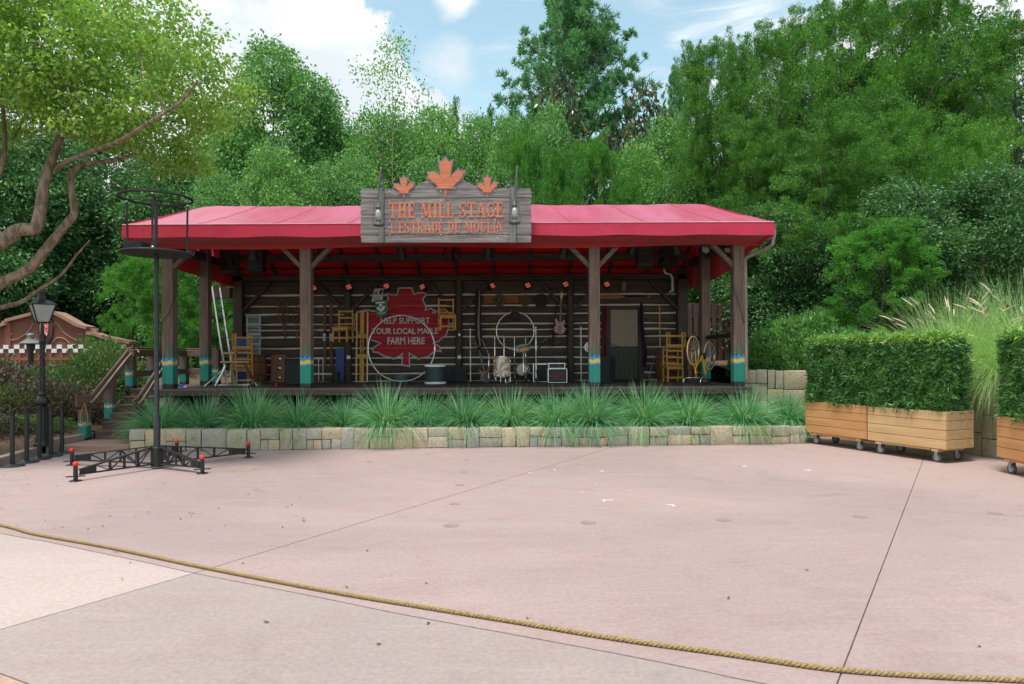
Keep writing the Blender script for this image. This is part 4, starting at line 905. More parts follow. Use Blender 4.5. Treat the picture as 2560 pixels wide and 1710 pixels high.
def drum(name, label, p, r_, h, rot, mshell, legs=False, stand=0, grp='drums of the kit'):
    t = thing(name, label, 'drum', p, 0, grp); M = Matrix.Translation((0, 0, stand)) @ rot
    MB().lathe([(r_, .02), (r_, h - .02)], 30, M).build('shell', mshell, t, smooth=40)
    for z in (0, h - .03): MB().lathe([(r_ - .004, z), (r_ + .010, z), (r_ + .012, z + .03), (r_ - .004, z + .03), (r_ - .004, z)], 30, M).build('hoop', M_chrome, t, smooth=40)
    for z in (.008, h - .008): MB().lathe([(r_, z - .003), (r_, z + .003), (0, z + .004)], 30, M).build('head', M_head, t, smooth=40)
    m = MB()
    for k in range(8):
        a = 2 * PI * k / 8 + .2
        for z in (h * .16, h * .76): m.cbox((0, 0, 0), (.018, .03, .05), M @ Matrix.Rotation(a, 4, 'Z') @ Matrix.Translation((r_ + .01, 0, z)))
        m.tube([M @ Vector((math.cos(a) * (r_ + .018), math.sin(a) * (r_ + .018), .01)), M @ Vector((math.cos(a) * (r_ + .018), math.sin(a) * (r_ + .018), h - .01))], .004, 5)
    m.build('tension_lugs', M_chrome, t)
    if legs:
        for k in range(3): a = R(-100 + 120 * k); MB().tube([(math.cos(a) * (r_ + .025), math.sin(a) * (r_ + .025), stand + h * .35), (math.cos(a) * (r_ + .025), math.sin(a) * (r_ + .025), .03), (math.cos(a) * (r_ + .05), math.sin(a) * (r_ + .05), 0)], .008, 6).build('leg', M_chrome, t)
    elif stand:
        lo_ = M @ Vector((0, 0, -.02)); MB().tube([lo_, (lo_.x, lo_.y, .25)], .012, 6).build('column', M_chrome, t)
        for k in range(3): a = R(-80 + 120 * k); MB().tube([(lo_.x, lo_.y, .28), (lo_.x + math.cos(a) * .22, lo_.y + math.sin(a) * .22, .01)], .008, 6).build('leg', M_chrome, t)
    return t
I4 = Matrix.Identity(4)
drum('floor_tom', 'tall cream and orange swirl floor tom on chrome legs', at(1255.5, 18.5), .212, .57, I4, M_swirl, True, .16)
drum('snare_drum', 'small tilted swirl drum with chrome hoops on a stand', at(1308, 18.6), .175, .16, Matrix.Rotation(R(-10), 4, 'Y') @ Matrix.Rotation(R(12), 4, 'X'), M_swirl, False, .86)
drum('side_drum', 'gold sided drum lying on its edge with its pale head facing out', at(1308, 18.9), .16, .2, Matrix.Rotation(R(62), 4, 'Z') @ Matrix.Translation((0, 0, .02)) @ Matrix.Rotation(R(-82), 4, 'Y') @ Matrix.Translation((0, 0, -.1)), mat('gold_shell', (.42, .29, .10), (.35, .23, .07), .3), False, .33)
def cstand(px, D, y0, boom, label):
    h = zp(px, y0, D) - DZ; t = thing('cymbal_stand', label, 'stand', at(px, D), 0, 'chrome stands of the drum kit')
    m = MB().tube([(0, 0, .12), (0, 0, h * .55)], .017, 8).tube([(0, 0, h * .55), (0, 0, h * .98)], .011, 6); m.build('column', M_chrome, t)
    m = MB()
    for k in range(3): a = R(40 + 120 * k); m.tube([(0, 0, .34), (math.cos(a) * .17, math.sin(a) * .17, .16), (math.cos(a) * .27, math.sin(a) * .27, .012)], .009, 6)
    m.build('tripod', M_chrome, t)
    m = MB().ball((0, 0, h * .55), .024, 8); m.ball((0, 0, h * .98), .022, 8); m.build('clamp', M_chrome, t)
    if boom: MB().tube([(0, 0, h * .98), (boom[0], 0, h * .98 + boom[1])], .008, 6).build('boom', M_chrome, t)
    return t
cstand(1340, 18.7, 815, None, 'tall chrome stand right of the tilted drum'); cstand(1237, 18.9, 842, None, 'chrome stand rising left of the floor tom'); cstand(1260, 19.1, 845, None, 'chrome stand rising straight behind the floor tom'); cstand(1286, 19.1, 843, None, 'chrome stand between the floor tom and tilted drum'); cstand(1314, 19.1, 845, (.03, .03), 'chrome stand directly behind the tilted drum')
cstand(1222, 18.8, 885, (-.20, .43), 'chrome stand with a boom slanting up to the left')
M_stick = mat('drum_stick', (.50, .33, .13), rough=.5)
for i, (a, b, lab) in enumerate((((1180, 842), (1191, 862), 'drumstick poking up left of the kit, steeper one'), ((1181, 858), (1198, 869), 'drumstick poking up left of the kit, flatter one'), ((1369, 841), (1357, 856), 'drumstick poking up right of the kit, outer one'), ((1372, 842), (1360, 857), 'drumstick poking up right of the kit, inner one'))):
    D = 18.8; p0, p1 = P(*a, D), P(*b, D); tag(MB().tube([p0 - p1, (p0 - p1) * .1, (0, 0, 0)], [.005, .009, .009], 7).build('drumstick', M_stick, loc=p1), lab, 'drumstick', 'drumsticks in bags on the drum kit')
for a, b, lab in (((1192, 860), (1215, 888), 'black stick bag hanging left of the floor tom'), ((1363, 853), (1346, 870), 'black stick bag hanging right of the tilted drum')):
    p0, p1 = P(*a, 18.82), P(*b, 18.82); tag(MB().tube([(0, 0, 0), (p1 - p0) * .3, (p1 - p0)], [.05, .04, .015], 8).build('stick_bag', M_blk, loc=p0), lab, 'bag', 'black stick bags')
r = thing('drum_pedal', 'tangle of chrome pedal hardware under the floor tom', 'pedal', at(1268, 18.45)); MB().box(-.05, .05, -.14, .12, .005, .03).build('footboard', M_chrome, r, bevel=.004); MB().tube([(-.05, .1, 0), (-.05, .1, .2), (.05, .1, .2), (.05, .1, 0)], .01, 6).tube([(0, .1, .2), (0, .02, .32)], .006, 6).build('yoke', M_chrome, r); MB().ball((0, .02, .32), .03, 8).build('beater', mat('beater_blue', (.02, .08, .25)), r)
# ---- rack cases
M_rack = mat('rack_front', (.16, .035, .035), (.02, .02, .022), .5, 10, (.3, 1, 9), lo=.45, hi=.55)
def flight(name, label, px, D, w, d, z0, h, front):
    r = thing(name, label, 'case', at(px, D, DZ + z0), 0, 'black equipment cases with silver edges'); MB().box(-w / 2, w / 2, -d / 2, d / 2, 0, h).build('shell', M_blk, r, bevel=.004)
    m = MB(); e = .010
    for x in (-w / 2, w / 2):
        for y in (-d / 2, d / 2): m.cbox((x, y, h / 2), (.022, .022, h + .004))
    for z in (0.006, h - .004):
        for y in (-d / 2, d / 2): m.cbox((0, y, z), (w - .024, .02, .02))
        for x in (-w / 2, w / 2): m.cbox((x, 0, z), (.02, d - .024, .02))
    m.build('edge_trim', M_alu, r)
    if front: MB().box(-w / 2 + .05, w / 2 - .05, -d / 2 - .006, -d / 2 - .001, h * .14, h * .88).build('front_panel', front, r)
    return r
flight('equipment_case', 'black case with silver edges left in the pair of racks', 1352, 19.2, .42, .4, 0, .50, None)
flight('equipment_case', 'large rack case with a red striped front panel', 1392.5, 18.7, .50, .4, 0, .38, M_rack)
flight('equipment_case', 'flat case with silver edges lying on the red striped rack', 1391, 18.8, .43, .35, .385, .14, mat('case_grey', (.05, .05, .055)))
tag(MB().ball((0, 0, .03), .03, 10).build('blue_ball', mat('shiny_blue', (.03, .06, .45), rough=.2), loc=at(1395, 18.7, DZ + .53)), 'small shiny blue ball on top of the flat case', 'ball')
# ---- guitars
def guitar(label, p, mb_, L, rot, head):
    r = thing('electric_guitar', label, 'guitar', p); r.rotation_euler = rot; s = L / 1.2
    prof = [(-.06, .02), (-.13, .05), (-.165, .12), (-.15, .20), (-.115, .25), (-.125, .31), (-.15, .38), (-.14, .44), (-.10, .43), (-.06, .36), (.0, .345), (.05, .35), (.09, .40), (.125, .40), (.14, .36), (.11, .29), (.115, .23), (.155, .17), (.16, .10), (.12, .03), (.05, .0)]
    q = [tuple(v) for v in smooth_line([(x * s, z * s) + (0,) for x, z in prof] + [(prof[0][0] * s, prof[0][1] * s, 0)], 3)]
    MB().prism([(a, b) for a, b, c in q[:-1]], -.02, .02).build('body', mb_, r, bevel=.006, seg=2)
    MB().prism([(-.028 * s, .33 * s), (.028 * s, .33 * s), (.02 * s, 1.0 * s), (-.02 * s, 1.0 * s)], -.035, -.0205).build('neck', mat('rosewood_neck', (.10, .05, .03)), r)
    MB().prism([(-.02 * s, 1.0 * s), (.02 * s, 1.0 * s), (.05 * s, 1.08 * s), (.03 * s, 1.2 * s), (-.01 * s, 1.2 * s), (-.04 * s, 1.07 * s)], -.03, -.012).build('headstock', head, r)
    for z in (.12, .19): MB().box(-.045 * s, .045 * s, -.03, -.0205, z * s, z * s + .03).build('pickup', M_blk, r, bevel=.004)
    MB().box(-.035 * s, .035 * s, -.032, -.0205, .05 * s, .08 * s).build('bridge', M_blk, r)
    m = MB()
    for i in range(4): m.tube([((-.018 + .012 * i) * s, -.038, .06 * s), ((-.012 + .008 * i) * s, -.037, 1.02 * s)], .0012, 4)
    m.build('strings', M_alu, r); return r
M_maple = mat('maple_headstock', (.58, .40, .2), rough=.4)
D = 19.8; g = guitar('pink electric bass hanging on the log wall', at(1399, D, zp(1399, 835, D)), mat('pink_guitar', (.42, .20, .20), (.36, .16, .17), .3), 1.22, (0, R(3), 0), M_maple)
MB().tube(smooth_line([(-.05, .02, 1.0), (-.12, .02, .82), (-.16, 0, .4), (-.19, 0, .0), (-.2, 0, -.38), (-.17, 0, -.2), (-.10, .02, .1)], 5), .022, 6).build('strap', M_blk, g, smooth=60)
g = guitar('sunburst electric guitar resting on the floor left of the drums', at(1216, 19.0), mat('sunburst', (.30, .12, .02), (.05, .018, .01), .25, 3.2, lo=.42, hi=.58), 1.08, (R(-10), R(-12), R(10)), M_blk)
# ---- hats, plaques, cloths, paddle
M_hat = mat('olive_felt', (.105, .075, .045), (.075, .052, .032), .9, 12); M_hatd = mat('dark_felt', (.035, .032, .03), (.02, .019, .018), .9, 12)
def hat(px, py, rad, m, label, D=19.93):
    r = rad / (F / D); o = thing('felt_hat', label, 'hat', P(px, py, D), 0, 'hats on the log wall'); M = Matrix.Rotation(R(90), 4, 'X')
    MB().lathe([(r, .012), (r * .97, .018), (r * .55, .004), (r * .52, .004), (r * .5, 0)], 28, M).build('brim', m, o, smooth=60)
    MB().lathe([(r * .53, .003), (r * .50, .07), (r * .42, .10), (r * .18, .085), (0, .08)], 24, M @ Matrix.Diagonal((.85, 1, 1, 1))).build('crown_felt', m, o, smooth=60)
    MB().lathe([(r * .535, .008), (r * .525, .03)], 24, M @ Matrix.Diagonal((.86, 1, 1, 1))).build('band', M_hatd, o, smooth=60)
hat(1248, 751, 15.5, M_hat, 'olive felt hat on the left part of the orange plank'); hat(1313, 751, 14.5, M_hat, 'olive felt hat on the right end of the orange plank'); hat(1352, 752, 17.5, M_hatd, 'wide dark hat hung left of the pink bass')
o = thing('bowler_hat', 'black bowler hat hung on the top of the smaller ring', 'hat', P(1287.5, 792, 19.25)); MB().ball((0, 0, 0), .125, 14, (.85, .55, 1)).build('dome', M_hatd, o, smooth=80); MB().lathe([(.10, 0), (.16, .01), (.165, .025)], 20, Matrix.Translation((0, .03, 0)) @ Matrix.Rotation(R(90), 4, 'X')).build('brim', M_hatd, o, smooth=60)
p = P(1253, 748.5, 19.975); tag(MB().box(-.51, .51, -.012, .004, -.10, .10).build('carved_plank', wood('orange_plank', (.30, .10, .025), (.12, .05, .02), 'X', scale=9), loc=p, bevel=.004), 'orange carved plank on the wall behind two hats', 'plank')
def cloth(name, label, pts, w, m, m2=None, D=19.8, strip=None, folds=3):
    pa = [P(x, y, D) for x, y in pts]; base = pa[-1]; t = thing(name, label, 'cloth', base, 0, 'cloths hung on the log wall'); ws = w if isinstance(w, list) else [w] * len(pa)
    ln = smooth_line([q - base for q in pa], 6); n = len(ln)
    def fn(u, v):
        k = v * (n - 1); i = min(int(k), n - 2); c = ln[i].lerp(ln[i + 1], k - i); wk = v * (len(ws) - 1); j = min(int(wk), len(ws) - 2); ww = ws[j] + (ws[j + 1] - ws[j]) * (wk - j)
        return (c.x + (u - .5) * ww + .01 * math.sin(v * 9), c.y + .025 * math.sin(u * folds * 2 * PI + v * 2.0) - .02, c.z)
    MB().grid(fn, 18, 24).build('drape', m, t, smooth=80)
    if m2: MB().grid(lambda u, v: (lambda q: (q[0] + (strip - .5) * ws[0] * 0 + ws[0] * .55, q[1] - .01, q[2]))(fn(u * .35, v * .9)), 8, 20).build('stripe', m2, t, smooth=80)
M_purple = mat('purple_cloth', (.035, .022, .05), (.02, .013, .03), .9, 5); M_cream = mat('cream_cloth', (.45, .38, .28), (.32, .25, .18), .9, 30, (6, 1, .1)); M_redc = mat('red_sash_cloth', (.30, .014, .03), (.20, .01, .02), .85, 24, (8, 1, .1)); M_violet = mat('violet_cloth', (.03, .02, .045), (.02, .013, .03), .9, 5)
cloth('hanging_cloth', 'long purple cloth with a cream edge hung left of the hats', [(1195, 727), (1195, 790), (1197, 845), (1198, 872)], [.13, .19, .20, .12], M_purple, M_cream, 19.75, .8)
cloth('sash', 'red striped sash hanging left of the door', [(1512, 764), (1511, 830), (1512, 893)], [.09, .10, .08], M_redc)
cloth('sash', 'dark violet sash hanging right of the door', [(1603, 757), (1602, 800), (1609, 850), (1612, 880), (1610, 915)], [.07, .09, .12, .13, .10], M_violet)
p = P(1562, 741.5, 19.93); r = thing('canoe_paddle', 'orange brown canoe paddle hung flat above the door', 'paddle', p); M_pad2 = wood('paddle_wood', (.30, .12, .03), (.2, .08, .02), 'X')
MB().prism([(-.86, -.04), (-.80, -.065), (-.2, -.068), (.0, -.02), (.03, 0), (0, .02), (-.2, .068), (-.80, .065), (-.86, .04)], -.012, .012).build('blade', M_pad2, r, bevel=.005); MB().tube([(.0, 0, 0), (.66, 0, 0)], .016, 8).build('shaft', M_pad2, r, smooth=60); MB().cbox((.70, 0, 0), (.09, .03, .07)).build('grip', M_pad2, r, bevel=.012)
p = P(1559.5, 715.5, 19.9); r = thing('small_plaque', 'small upright yellow plaque above the paddle', 'plaque', p); MB().box(-.055, .055, -.01, .01, -.13, .13).build('plate', mat('ochre_plaque', (.26, .2, .07), (.14, .1, .04), .6, 22), r, bevel=.004); MB().box(-.03, .03, -.013, -.0105, -.1, .1).build('panel', mat('plaque_brown', (.08, .055, .03), (.2, .15, .06), .6, 40), r)
p = P(1650, 866, 19.85); tag(MB().tube([(0, 0, 0), (-.01, 0, 1.2)], .018, 8).build('bamboo_pole', M_yel, loc=p, smooth=60), 'yellow pole hung upright above the right barrel', 'pole')
a, b = P(1637, 889, 19.6), P(1620.5, 950, 19.3); tag(MB().tube([a - b, (0, 0, 0)], .011, 6).build('metal_rod', M_alu, loc=b), 'silver rod leaning left of the right barrel', 'rod')
p = P(1474, 868, 16.25); r = thing('sun_hat', 'white hat with a dark band hung on the third post', 'hat', p); MB().lathe([(.13, 0), (.12, .02), (.085, .03), (.08, .1), (0, .11)], 20, Matrix.Rotation(R(90), 4, 'X')).build('brim', mat('cap_white', (.6, .6, .66), rough=.8), r, smooth=60); MB().lathe([(.088, .03), (.084, .06)], 20, Matrix.Rotation(R(90), 4, 'X')).build('band', M_navy, r)
tag(MB().lathe([(.022, 0), (.028, .07), (.025, .07), (.02, .01), (0, .01)], 14).build('red_cup', M_red, loc=at(690, 17.0), smooth=40), 'small red cup standing on the deck left of the quilted loudspeaker', 'cup')
# ---- trail signs on the painted leaf
def trail(name, label, pts, mplate, D=19.86):
    q = [P(840 + x / 5.6, 700 + y / 5.6, D) for x, y in pts]; c = sum(q, Vector()) / len(q); r = thing(name, label, 'sign', c, 0, 'trail signs on the painted leaf')
    MB().prism([((v - c).x, (v - c).z) for v in q], -.006, .006).build('plate', mplate, r, bevel=.002); return r, c, (q[1] - q[0]).normalized(), (q[0] - q[3]).normalized()
M_gsign = mat('green_sign', (.015, .17, .12), (.012, .13, .09), .5); M_wsign = mat('white_sign', (.55, .49, .45), (.45, .4, .37), .6)
def onsign(r, ux, uz, mb2d, y=-.0085):
    M = Matrix(((ux.x, 0, uz.x, 0), (0, 1, 0, 0), (ux.z, 0, uz.z, 0), (0, 0, 0, 1))); o = MB(); o.add(mb2d.v, mb2d.f, M); return o
r, c, ux, uz = trail('trail_sign', 'white trail sign numbered 3 with a black animal figure', [(535, 118), (665, 118), (650, 310), (495, 302)], M_wsign, 19.88); uz = Vector((.12, 0, 1)).normalized()
m = MB().prism([(-.16, .05), (-.07, .08), (-.02, .12), (.05, .13), (.10, .18), (.12, .12), (.15, .10), (.10, .05), (.13, 0), (.08, .03), (.0, .03), (-.05, -.01), (-.04, .04), (-.11, .03)], -.008, -.0065); m = onsign(r, ux, uz, m); m.build('animal_figure', M_blk, r)
m = MB(); text_mb(m, '3', -.03, .03, .035, .115, -.0095, 0, .03); onsign(r, ux, uz, m).build('number', M_white, r)
m = MB()
for i, z in enumerate((-.06, -.105, -.145)): m.box(-.13, .11 - .02 * i, -.0085, -.0065, z, z + .018)
onsign(r, ux, uz, m).build('text_lines', mat('sign_grey_text', (.2, .17, .16)), r)
r, c, ux, uz = trail('trail_sign', 'green trail sign numbered 1 with a white maple leaf', [(543, 290), (688, 278), (714, 498), (574, 516)], M_gsign, 19.80); uz = Vector((-.11, 0, 1)).normalized(); ux = Vector((1, 0, .07)).normalized()
def minileaf(k, y0, y1):
    q = [((x - 1145) / 300 * k, (452 - y) / 300 * k) for x, y in LT]; q += [(-.12 * k, -.04 * k), (.12 * k, -.04 * k)]; return q
m = MB().prism([((x - 1145) * .00058, (452 - y) * .00058 - .075) for x, y in LT], -.009, -.0065).box(-.012, .012, -.009, -.0065, -.115, -.076); onsign(r, ux, uz, m).build('leaf_emblem', M_white, r)
m = MB(); text_mb(m, '1', -.022, .022, -.035, .06, -.0115, 0, .03); onsign(r, ux, uz, m).build('number', M_gsign, r)
m = MB().box(-.13, .13, -.009, -.0065, .145, .185); onsign(r, ux, uz, m).build('top_band', M_white, r)
m = MB().tube([(-.10, -.009, -.125), (-.05, -.009, -.15), (0, -.009, -.157), (.05, -.009, -.15), (.10, -.009, -.125)], .009, 5); onsign(r, ux, uz, m).build('scroll_line', M_white, r)
# ---- ladder, tripod seat, rods
t = thing('ladder', 'slim aluminium ladder leaning behind the wooden tripod seat', 'ladder', at(567, 18.2)); a, b = P(531, 716, 18.6) - t.location, Vector((0, 0, 0)); off = Vector((.07, .33, 0))
for k in (0, 1): MB().bar(a + off * k, b + off * k, .028, .07).build('rail', M_alu, t, bevel=.004)
for i in range(9): f = .08 + .1 * i; MB().tube([b.lerp(a, f), b.lerp(a, f) + off], .014, 6).build('rung', M_alu, t)
t = thing('tripod_seat', 'wooden seat board on three silver tube legs with step pegs', 'stool', at(588, 17.3)); L0 = t.location; M_seat = wood('pale_seat_wood', (.46, .27, .12), (.36, .2, .085), 'X')
m = MB().lathe([(.37, 0), (.38, .012), (.38, .03), (.37, .042), (0, .042)], 28, Matrix.Translation(P(588, 907, 17.3) - L0) @ Matrix.Diagonal((1, .5, 1, 1))); m.build('seat', M_seat, t, smooth=40)
for a, b in (((566, 909), (538, 967)), ((612, 909), (643, 966))):
    q0, q1 = P(*a, 17.3) - L0, P(*b, 17.0) - L0; q1.z = .01; MB().tube([q0, q0.lerp(q1, .86), q0.lerp(q1, .87), q1], [.035, .035, .022, .022], 10).build('leg', M_alu, t, smooth=40)
q0, q1 = P(576, 908, 17.35) - L0, P(511, 968, 17.0) - L0; q1.z = .01; MB().tube([q0, q1], .022, 10).build('leg', M_alu, t, smooth=40)
for f in (.27, .53, .79): c = q0.lerp(q1, f); MB().tube([c + Vector((-.16, 0, 0)), c + Vector((.02, 0, .01))], .016, 8).build('step_peg', M_seat, t, smooth=60)
m = MB().tube([P(576, 887, 17.6) - L0, P(576, 951, 17.6) - L0], .012, 8); m.tube([P(551, 950, 17.4) - L0, P(576, 931, 17.6) - L0], .008, 6).tube([P(560, 953, 17.5) - L0, P(628, 951, 17.5) - L0], .010, 6); m.build('centre_post', M_white, t)
MB().cbox(P(576, 883, 17.6) - L0, (.32, .2, .055)).build('upper_seat', M_seat, t, bevel=.012)
for i, (a, b) in enumerate((((545, 960), (620, 964)), ((549, 965), (625, 959)))):
    p0, p1 = P(*a, 17.0), P(*b, 17.0); p0.z = p1.z = DZ + .03 + .022 * i; tag(MB().tube([(0, 0, 0), p1 - p0], .010, 6).build('white_baton', M_white, loc=p0), ('thin white baton lying under the tripod seat, lower of two', 'thin white baton crossing over another under the tripod seat')[i], 'baton', 'white batons on the deck')
t = thing('loose_shoe', 'blue and white shoe left on the deck beside the first post', 'shoe', at(448, 16.6)); MB().tube([(-.13, 0, .035), (-.02, 0, .045), (.08, 0, .035), (.15, 0, .028)], [.035, .05, .045, .025], 10).build('upper', mat('blue_shoe', (.05, .1, .4), rough=.7), t, smooth=60); MB().tube([(-.15, 0, .012), (0, 0, .012), (.17, 0, .012)], [.03, .045, .03], 8).build('sole', M_white, t, smooth=60)
# ---- bicycle standing on its handlebar
M_by = mat('yellow_frame_paint', (.78, .47, .03), (.70, .40, .02), .3); M_tan = mat('tan_tyre', (.66, .37, .18), (.56, .30, .14), .7)
fp = Vector((4.30, 16.2, DZ)); rp = Vector((4.90, 16.95, DZ)); h = (rp - fp); ang = math.atan2(h.y, h.x); wbl = h.length
B = thing('bicycle', 'yellow racing bicycle turned upside down near the right stage post', 'bicycle', fp, ang)
FH, RH, BB, HT, HB, SC = Vector((0, 0, .84)), Vector((wbl, 0, .71)), Vector((.55, 0, .71)), Vector((.10, 0, .46)), Vector((.14, 0, .30)), Vector((.68, 0, .27))
m = MB(); t_ = .02; m.tube([HT, HB], .022, 8).tube([HT.lerp(HB, .3), BB], t_, 8).tube([BB, SC + Vector((.02, 0, -.03))], t_, 8).tube([HT.lerp(HB, .85), SC], t_ * .9, 8)
for s in (-1, 1): m.tube([BB + Vector((0, s * .03, 0)), RH + Vector((0, s * .055, 0))], .009, 6).tube([SC + Vector((0, s * .02, 0)), RH + Vector((0, s * .055, 0))], .007, 6).tube([HT + Vector((0, s * .03, 0)), FH + Vector((.03, s * .05, -.2)), FH + Vector((0, s * .05, 0))], .010, 6)
m.build('frame', M_by, B, smooth=60)
def wheel(c):
    M = Matrix.Translation(c) @ Matrix.Rotation(R(90), 4, 'X'); rr = .335
    ty = MB(); q = [(rr + .017 * math.cos(2 * PI * k / 8), .017 * math.sin(2 * PI * k / 8)) for k in range(8)]; q.append(q[0]); ty.lathe(q, 40, M); w = MB().lathe([(rr - .012, -.01), (rr - .012, .01), (rr - .034, .008), (rr - .034, -.008), (rr - .012, -.01)], 40, M).build('wheel', M_chrome, B, smooth=40)
    ty.build('tyre', M_tan, w, smooth=60); m = MB()
    for k in range(28):
        a = 2 * PI * k / 28; s = .03 if k % 2 else -.03; a2 = a + (.5 if k % 4 < 2 else -.5); m.tube([M @ Vector((.02 * math.cos(a2), .02 * math.sin(a2), s)), M @ Vector(((rr - .03) * math.cos(a), (rr - .03) * math.sin(a), 0))], .0016, 4)
    m.build('spokes', M_alu, w); MB().tube([M @ Vector((0, 0, -.055)), M @ Vector((0, 0, .055))], .022, 10).build('hub', M_chrome, w, smooth=40)
wheel(FH); wheel(RH)
m = MB().tube([HB, Vector((.155, 0, .20)), Vector((.10, 0, .19))], .012, 8); m.build('stem', M_chrome, B)
m = MB().tube(smooth_line([(.02, -.21, .03), (-.06, -.21, .05), (-.08, -.21, .11), (-.02, -.205, .175), (.08, -.19, .19), (.10, 0, .19), (.08, .19, .19), (-.02, .205, .175), (-.08, .21, .11), (-.06, .21, .05), (.02, .21, .03)], 4), .012, 8); m.build('handlebar', M_chrome, B, smooth=60)
MB().tube([SC, (.70, 0, .14)], .012, 8).build('seat_post', M_chrome, B); MB().ball((.70, 0, .08), .13, 12, (1, .5, .38)).build('saddle', mat('brown_saddle', (.15, .06, .03), rough=.5), B, smooth=60)
MB().lathe([(.085, 0), (.09, .004), (.085, .008), (.03, .008)], 24, Matrix.Translation(BB + Vector((0, -.05, 0))) @ Matrix.Rotation(R(90), 4, 'X')).build('chainring', M_chrome, B, smooth=30)
for s in (-1, 1): MB().tube([BB + Vector((0, s * .06, 0)), BB + Vector((s * .16, s * .07, .06))], .009, 6).build('crank', M_chrome, B); MB().cbox(BB + Vector((s * .16, s * .11, .06)), (.09, .07, .02)).build('pedal', M_blk, B)
tag(MB().tube(smooth_line([(0, 0, .012), (.3, .2, .012), (.7, .15, .012), (.95, .4, .012), (1.1, .2, .012)], 6), .012, 6).build('hose', mat('green_hose', (.03, .07, .05), rough=.5), loc=at(1775, 16.6), smooth=60), 'dark green hose lying on the deck right of the bicycle', 'hose')
wp(MB().bar((4.98, 19.8, 2.36), (5.2, 16.1, 2.36), .05, .10), 'side_rail', M_blk)
# ---- outlet boxes on the columns
for px, py in ((872, 893), (1148.5, 893), (1148.5, 837)): p = P(px, py, 19.72); wp(MB().cbox(p, (.11, .05, .10) if py > 850 else (.06, .04, .08)), 'outlet_box', M_galv, bevel=.006)
# ---- hung lights, loudspeakers, duct, cables
def spot():
    t = thing('spotlight', '', 'stage light'); Mx = Matrix.Translation((0, 0, -.24)) @ Matrix.Rotation(R(35), 4, 'X')
    MB().lathe([(.05, .17), (.085, .15), (.10, .05), (.11, -.10), (.125, -.16), (.115, -.16), (.10, -.12), (0, -.10)], 18, Mx).build('can', M_blk, t, smooth=45)
    MB().bar((-.12, 0, -.24), (-.12, 0, -.06), .03, .012, (1, 0, 0)).bar((.12, 0, -.24), (.12, 0, -.06), .03, .012, (1, 0, 0)).bar((-.12, 0, -.055), (.12, 0, -.055), .03, .012).build('yoke', M_blk, t); MB().cbox((0, 0, -.02), (.05, .05, .08)).build('clamp', M_black, t)
    m = MB()
    for k in range(5): m.ball(Mx @ Vector((-.05 + .025 * k, .07, .155)), .008, 6)
    m.build('fins', M_chrome, t); return t
s0 = spot(); sl = [(632, 606, 16.4, 20, 'just right of the left hanging loudspeakers'), (805, 606, 16.4, -35, 'right of the second post'), (1003, 606, 17.0, 0, 'under the middle of the plank sign'), (1220, 604, 17.0, 8, 'under the right end of the plank sign'), (1411, 602, 16.4, 25, 'left of the third post'), (1524, 592, 16.6, -40, 'just right of the third post'), (1582, 594, 16.8, 30, 'left of the right hanging loudspeakers'), (1690, 592, 16.8, -30, 'right of the right hanging loudspeakers')]
for i, (px, py, D, rz, w) in enumerate(sl):
    p = P(px, py, D)
    if i == 0: s0.location = p; s0.rotation_euler = (0, 0, R(rz)); s0['label'] = 'black can spotlight hung ' + w; s0['group'] = 'black spotlights hung along the front beam'
    else: dup(s0, p, R(rz), 'black can spotlight hung ' + w)
def emis(name, c, s):
    m = bpy.data.materials.new(name); m.use_nodes = True; b = m.node_tree.nodes['Principled BSDF']; b.inputs[0].default_value = (*c, 1); b.inputs['Emission Color'].default_value = (*c, 1); b.inputs['Emission Strength'].default_value = s; return m
M_led = emis('lit_red_led', (.9, .08, .04), .12); M_ledw = emis('lit_warm_led', (.95, .5, .32), .16)
def par(big=False):
    t = thing('led_lamp', '', 'stage light'); k = 1.15 if big else 1.0; Mx = Matrix.Translation((0, 0, -.22)) @ Matrix.Rotation(R(74), 4, 'X')
    MB().lathe([(.04, -.14), (.09 * k, -.10), (.105 * k, .06), (.105 * k, .11), (.094 * k, .11), (.09 * k, .085), (0, .085)], 20, Mx).build('housing', M_blk, t, smooth=45)
    a = MB(); b = MB(); c = 0
    for rr, n in (((0, 1), (.035, 6), (.066, 12)) if not big else ((0, 1), (.028, 6), (.055, 12), (.082, 18))):
        for q in range(n):
            an = 2 * PI * q / n + .2; (a if (big or (c * 7) % 3) else b).ball(Mx @ Vector((rr * math.cos(an), rr * math.sin(an), .09)), .0125 if big else .0155, 6); c += 1
    a.build('lens_array', M_white if big else M_led, t, smooth=80)
    if b.v: b.build('warm_lens_array', M_ledw, t, smooth=80)
    MB().bar((-.12, 0, -.22), (-.12, 0, -.06), .03, .012, (1, 0, 0)).bar((.12, 0, -.22), (.12, 0, -.06), .03, .012, (1, 0, 0)).bar((-.12, 0, -.055), (.12, 0, -.055), .03, .012).build('yoke', M_blk, t); MB().cbox((0, 0, -.02), (.05, .05, .07)).build('clamp', M_black, t); return t
p0 = par(); pl = [(784, 721, 10, 'peeping out right of the second post'), (872, 718, 8, 'over the column left of the red leaf'), (966.5, 716, 2, 'over the left half of the red leaf'), (1058, 718, -14, 'over the right edge of the red leaf'), (1228, 715, 30, 'over the purple cloth'), (1318.5, 714, 8, 'above the hats'), (1414, 711.5, 0, 'above the pink bass'), (1517, 711.5, -3, 'right of the third post')]
for i, (px, py, rz, w) in enumerate(pl):
    D = 19.3; p = P(px, py, D) + Vector((0, .03, .20))
    if i == 0: p0.location = p; p0.rotation_euler = (0, 0, R(rz)); p0['label'] = 'lamp with red LED lenses hung ' + w; p0['group'] = 'lamps with red LED lenses along the back wall'
    else: dup(p0, p, R(rz), 'lamp with red LED lenses hung ' + w)
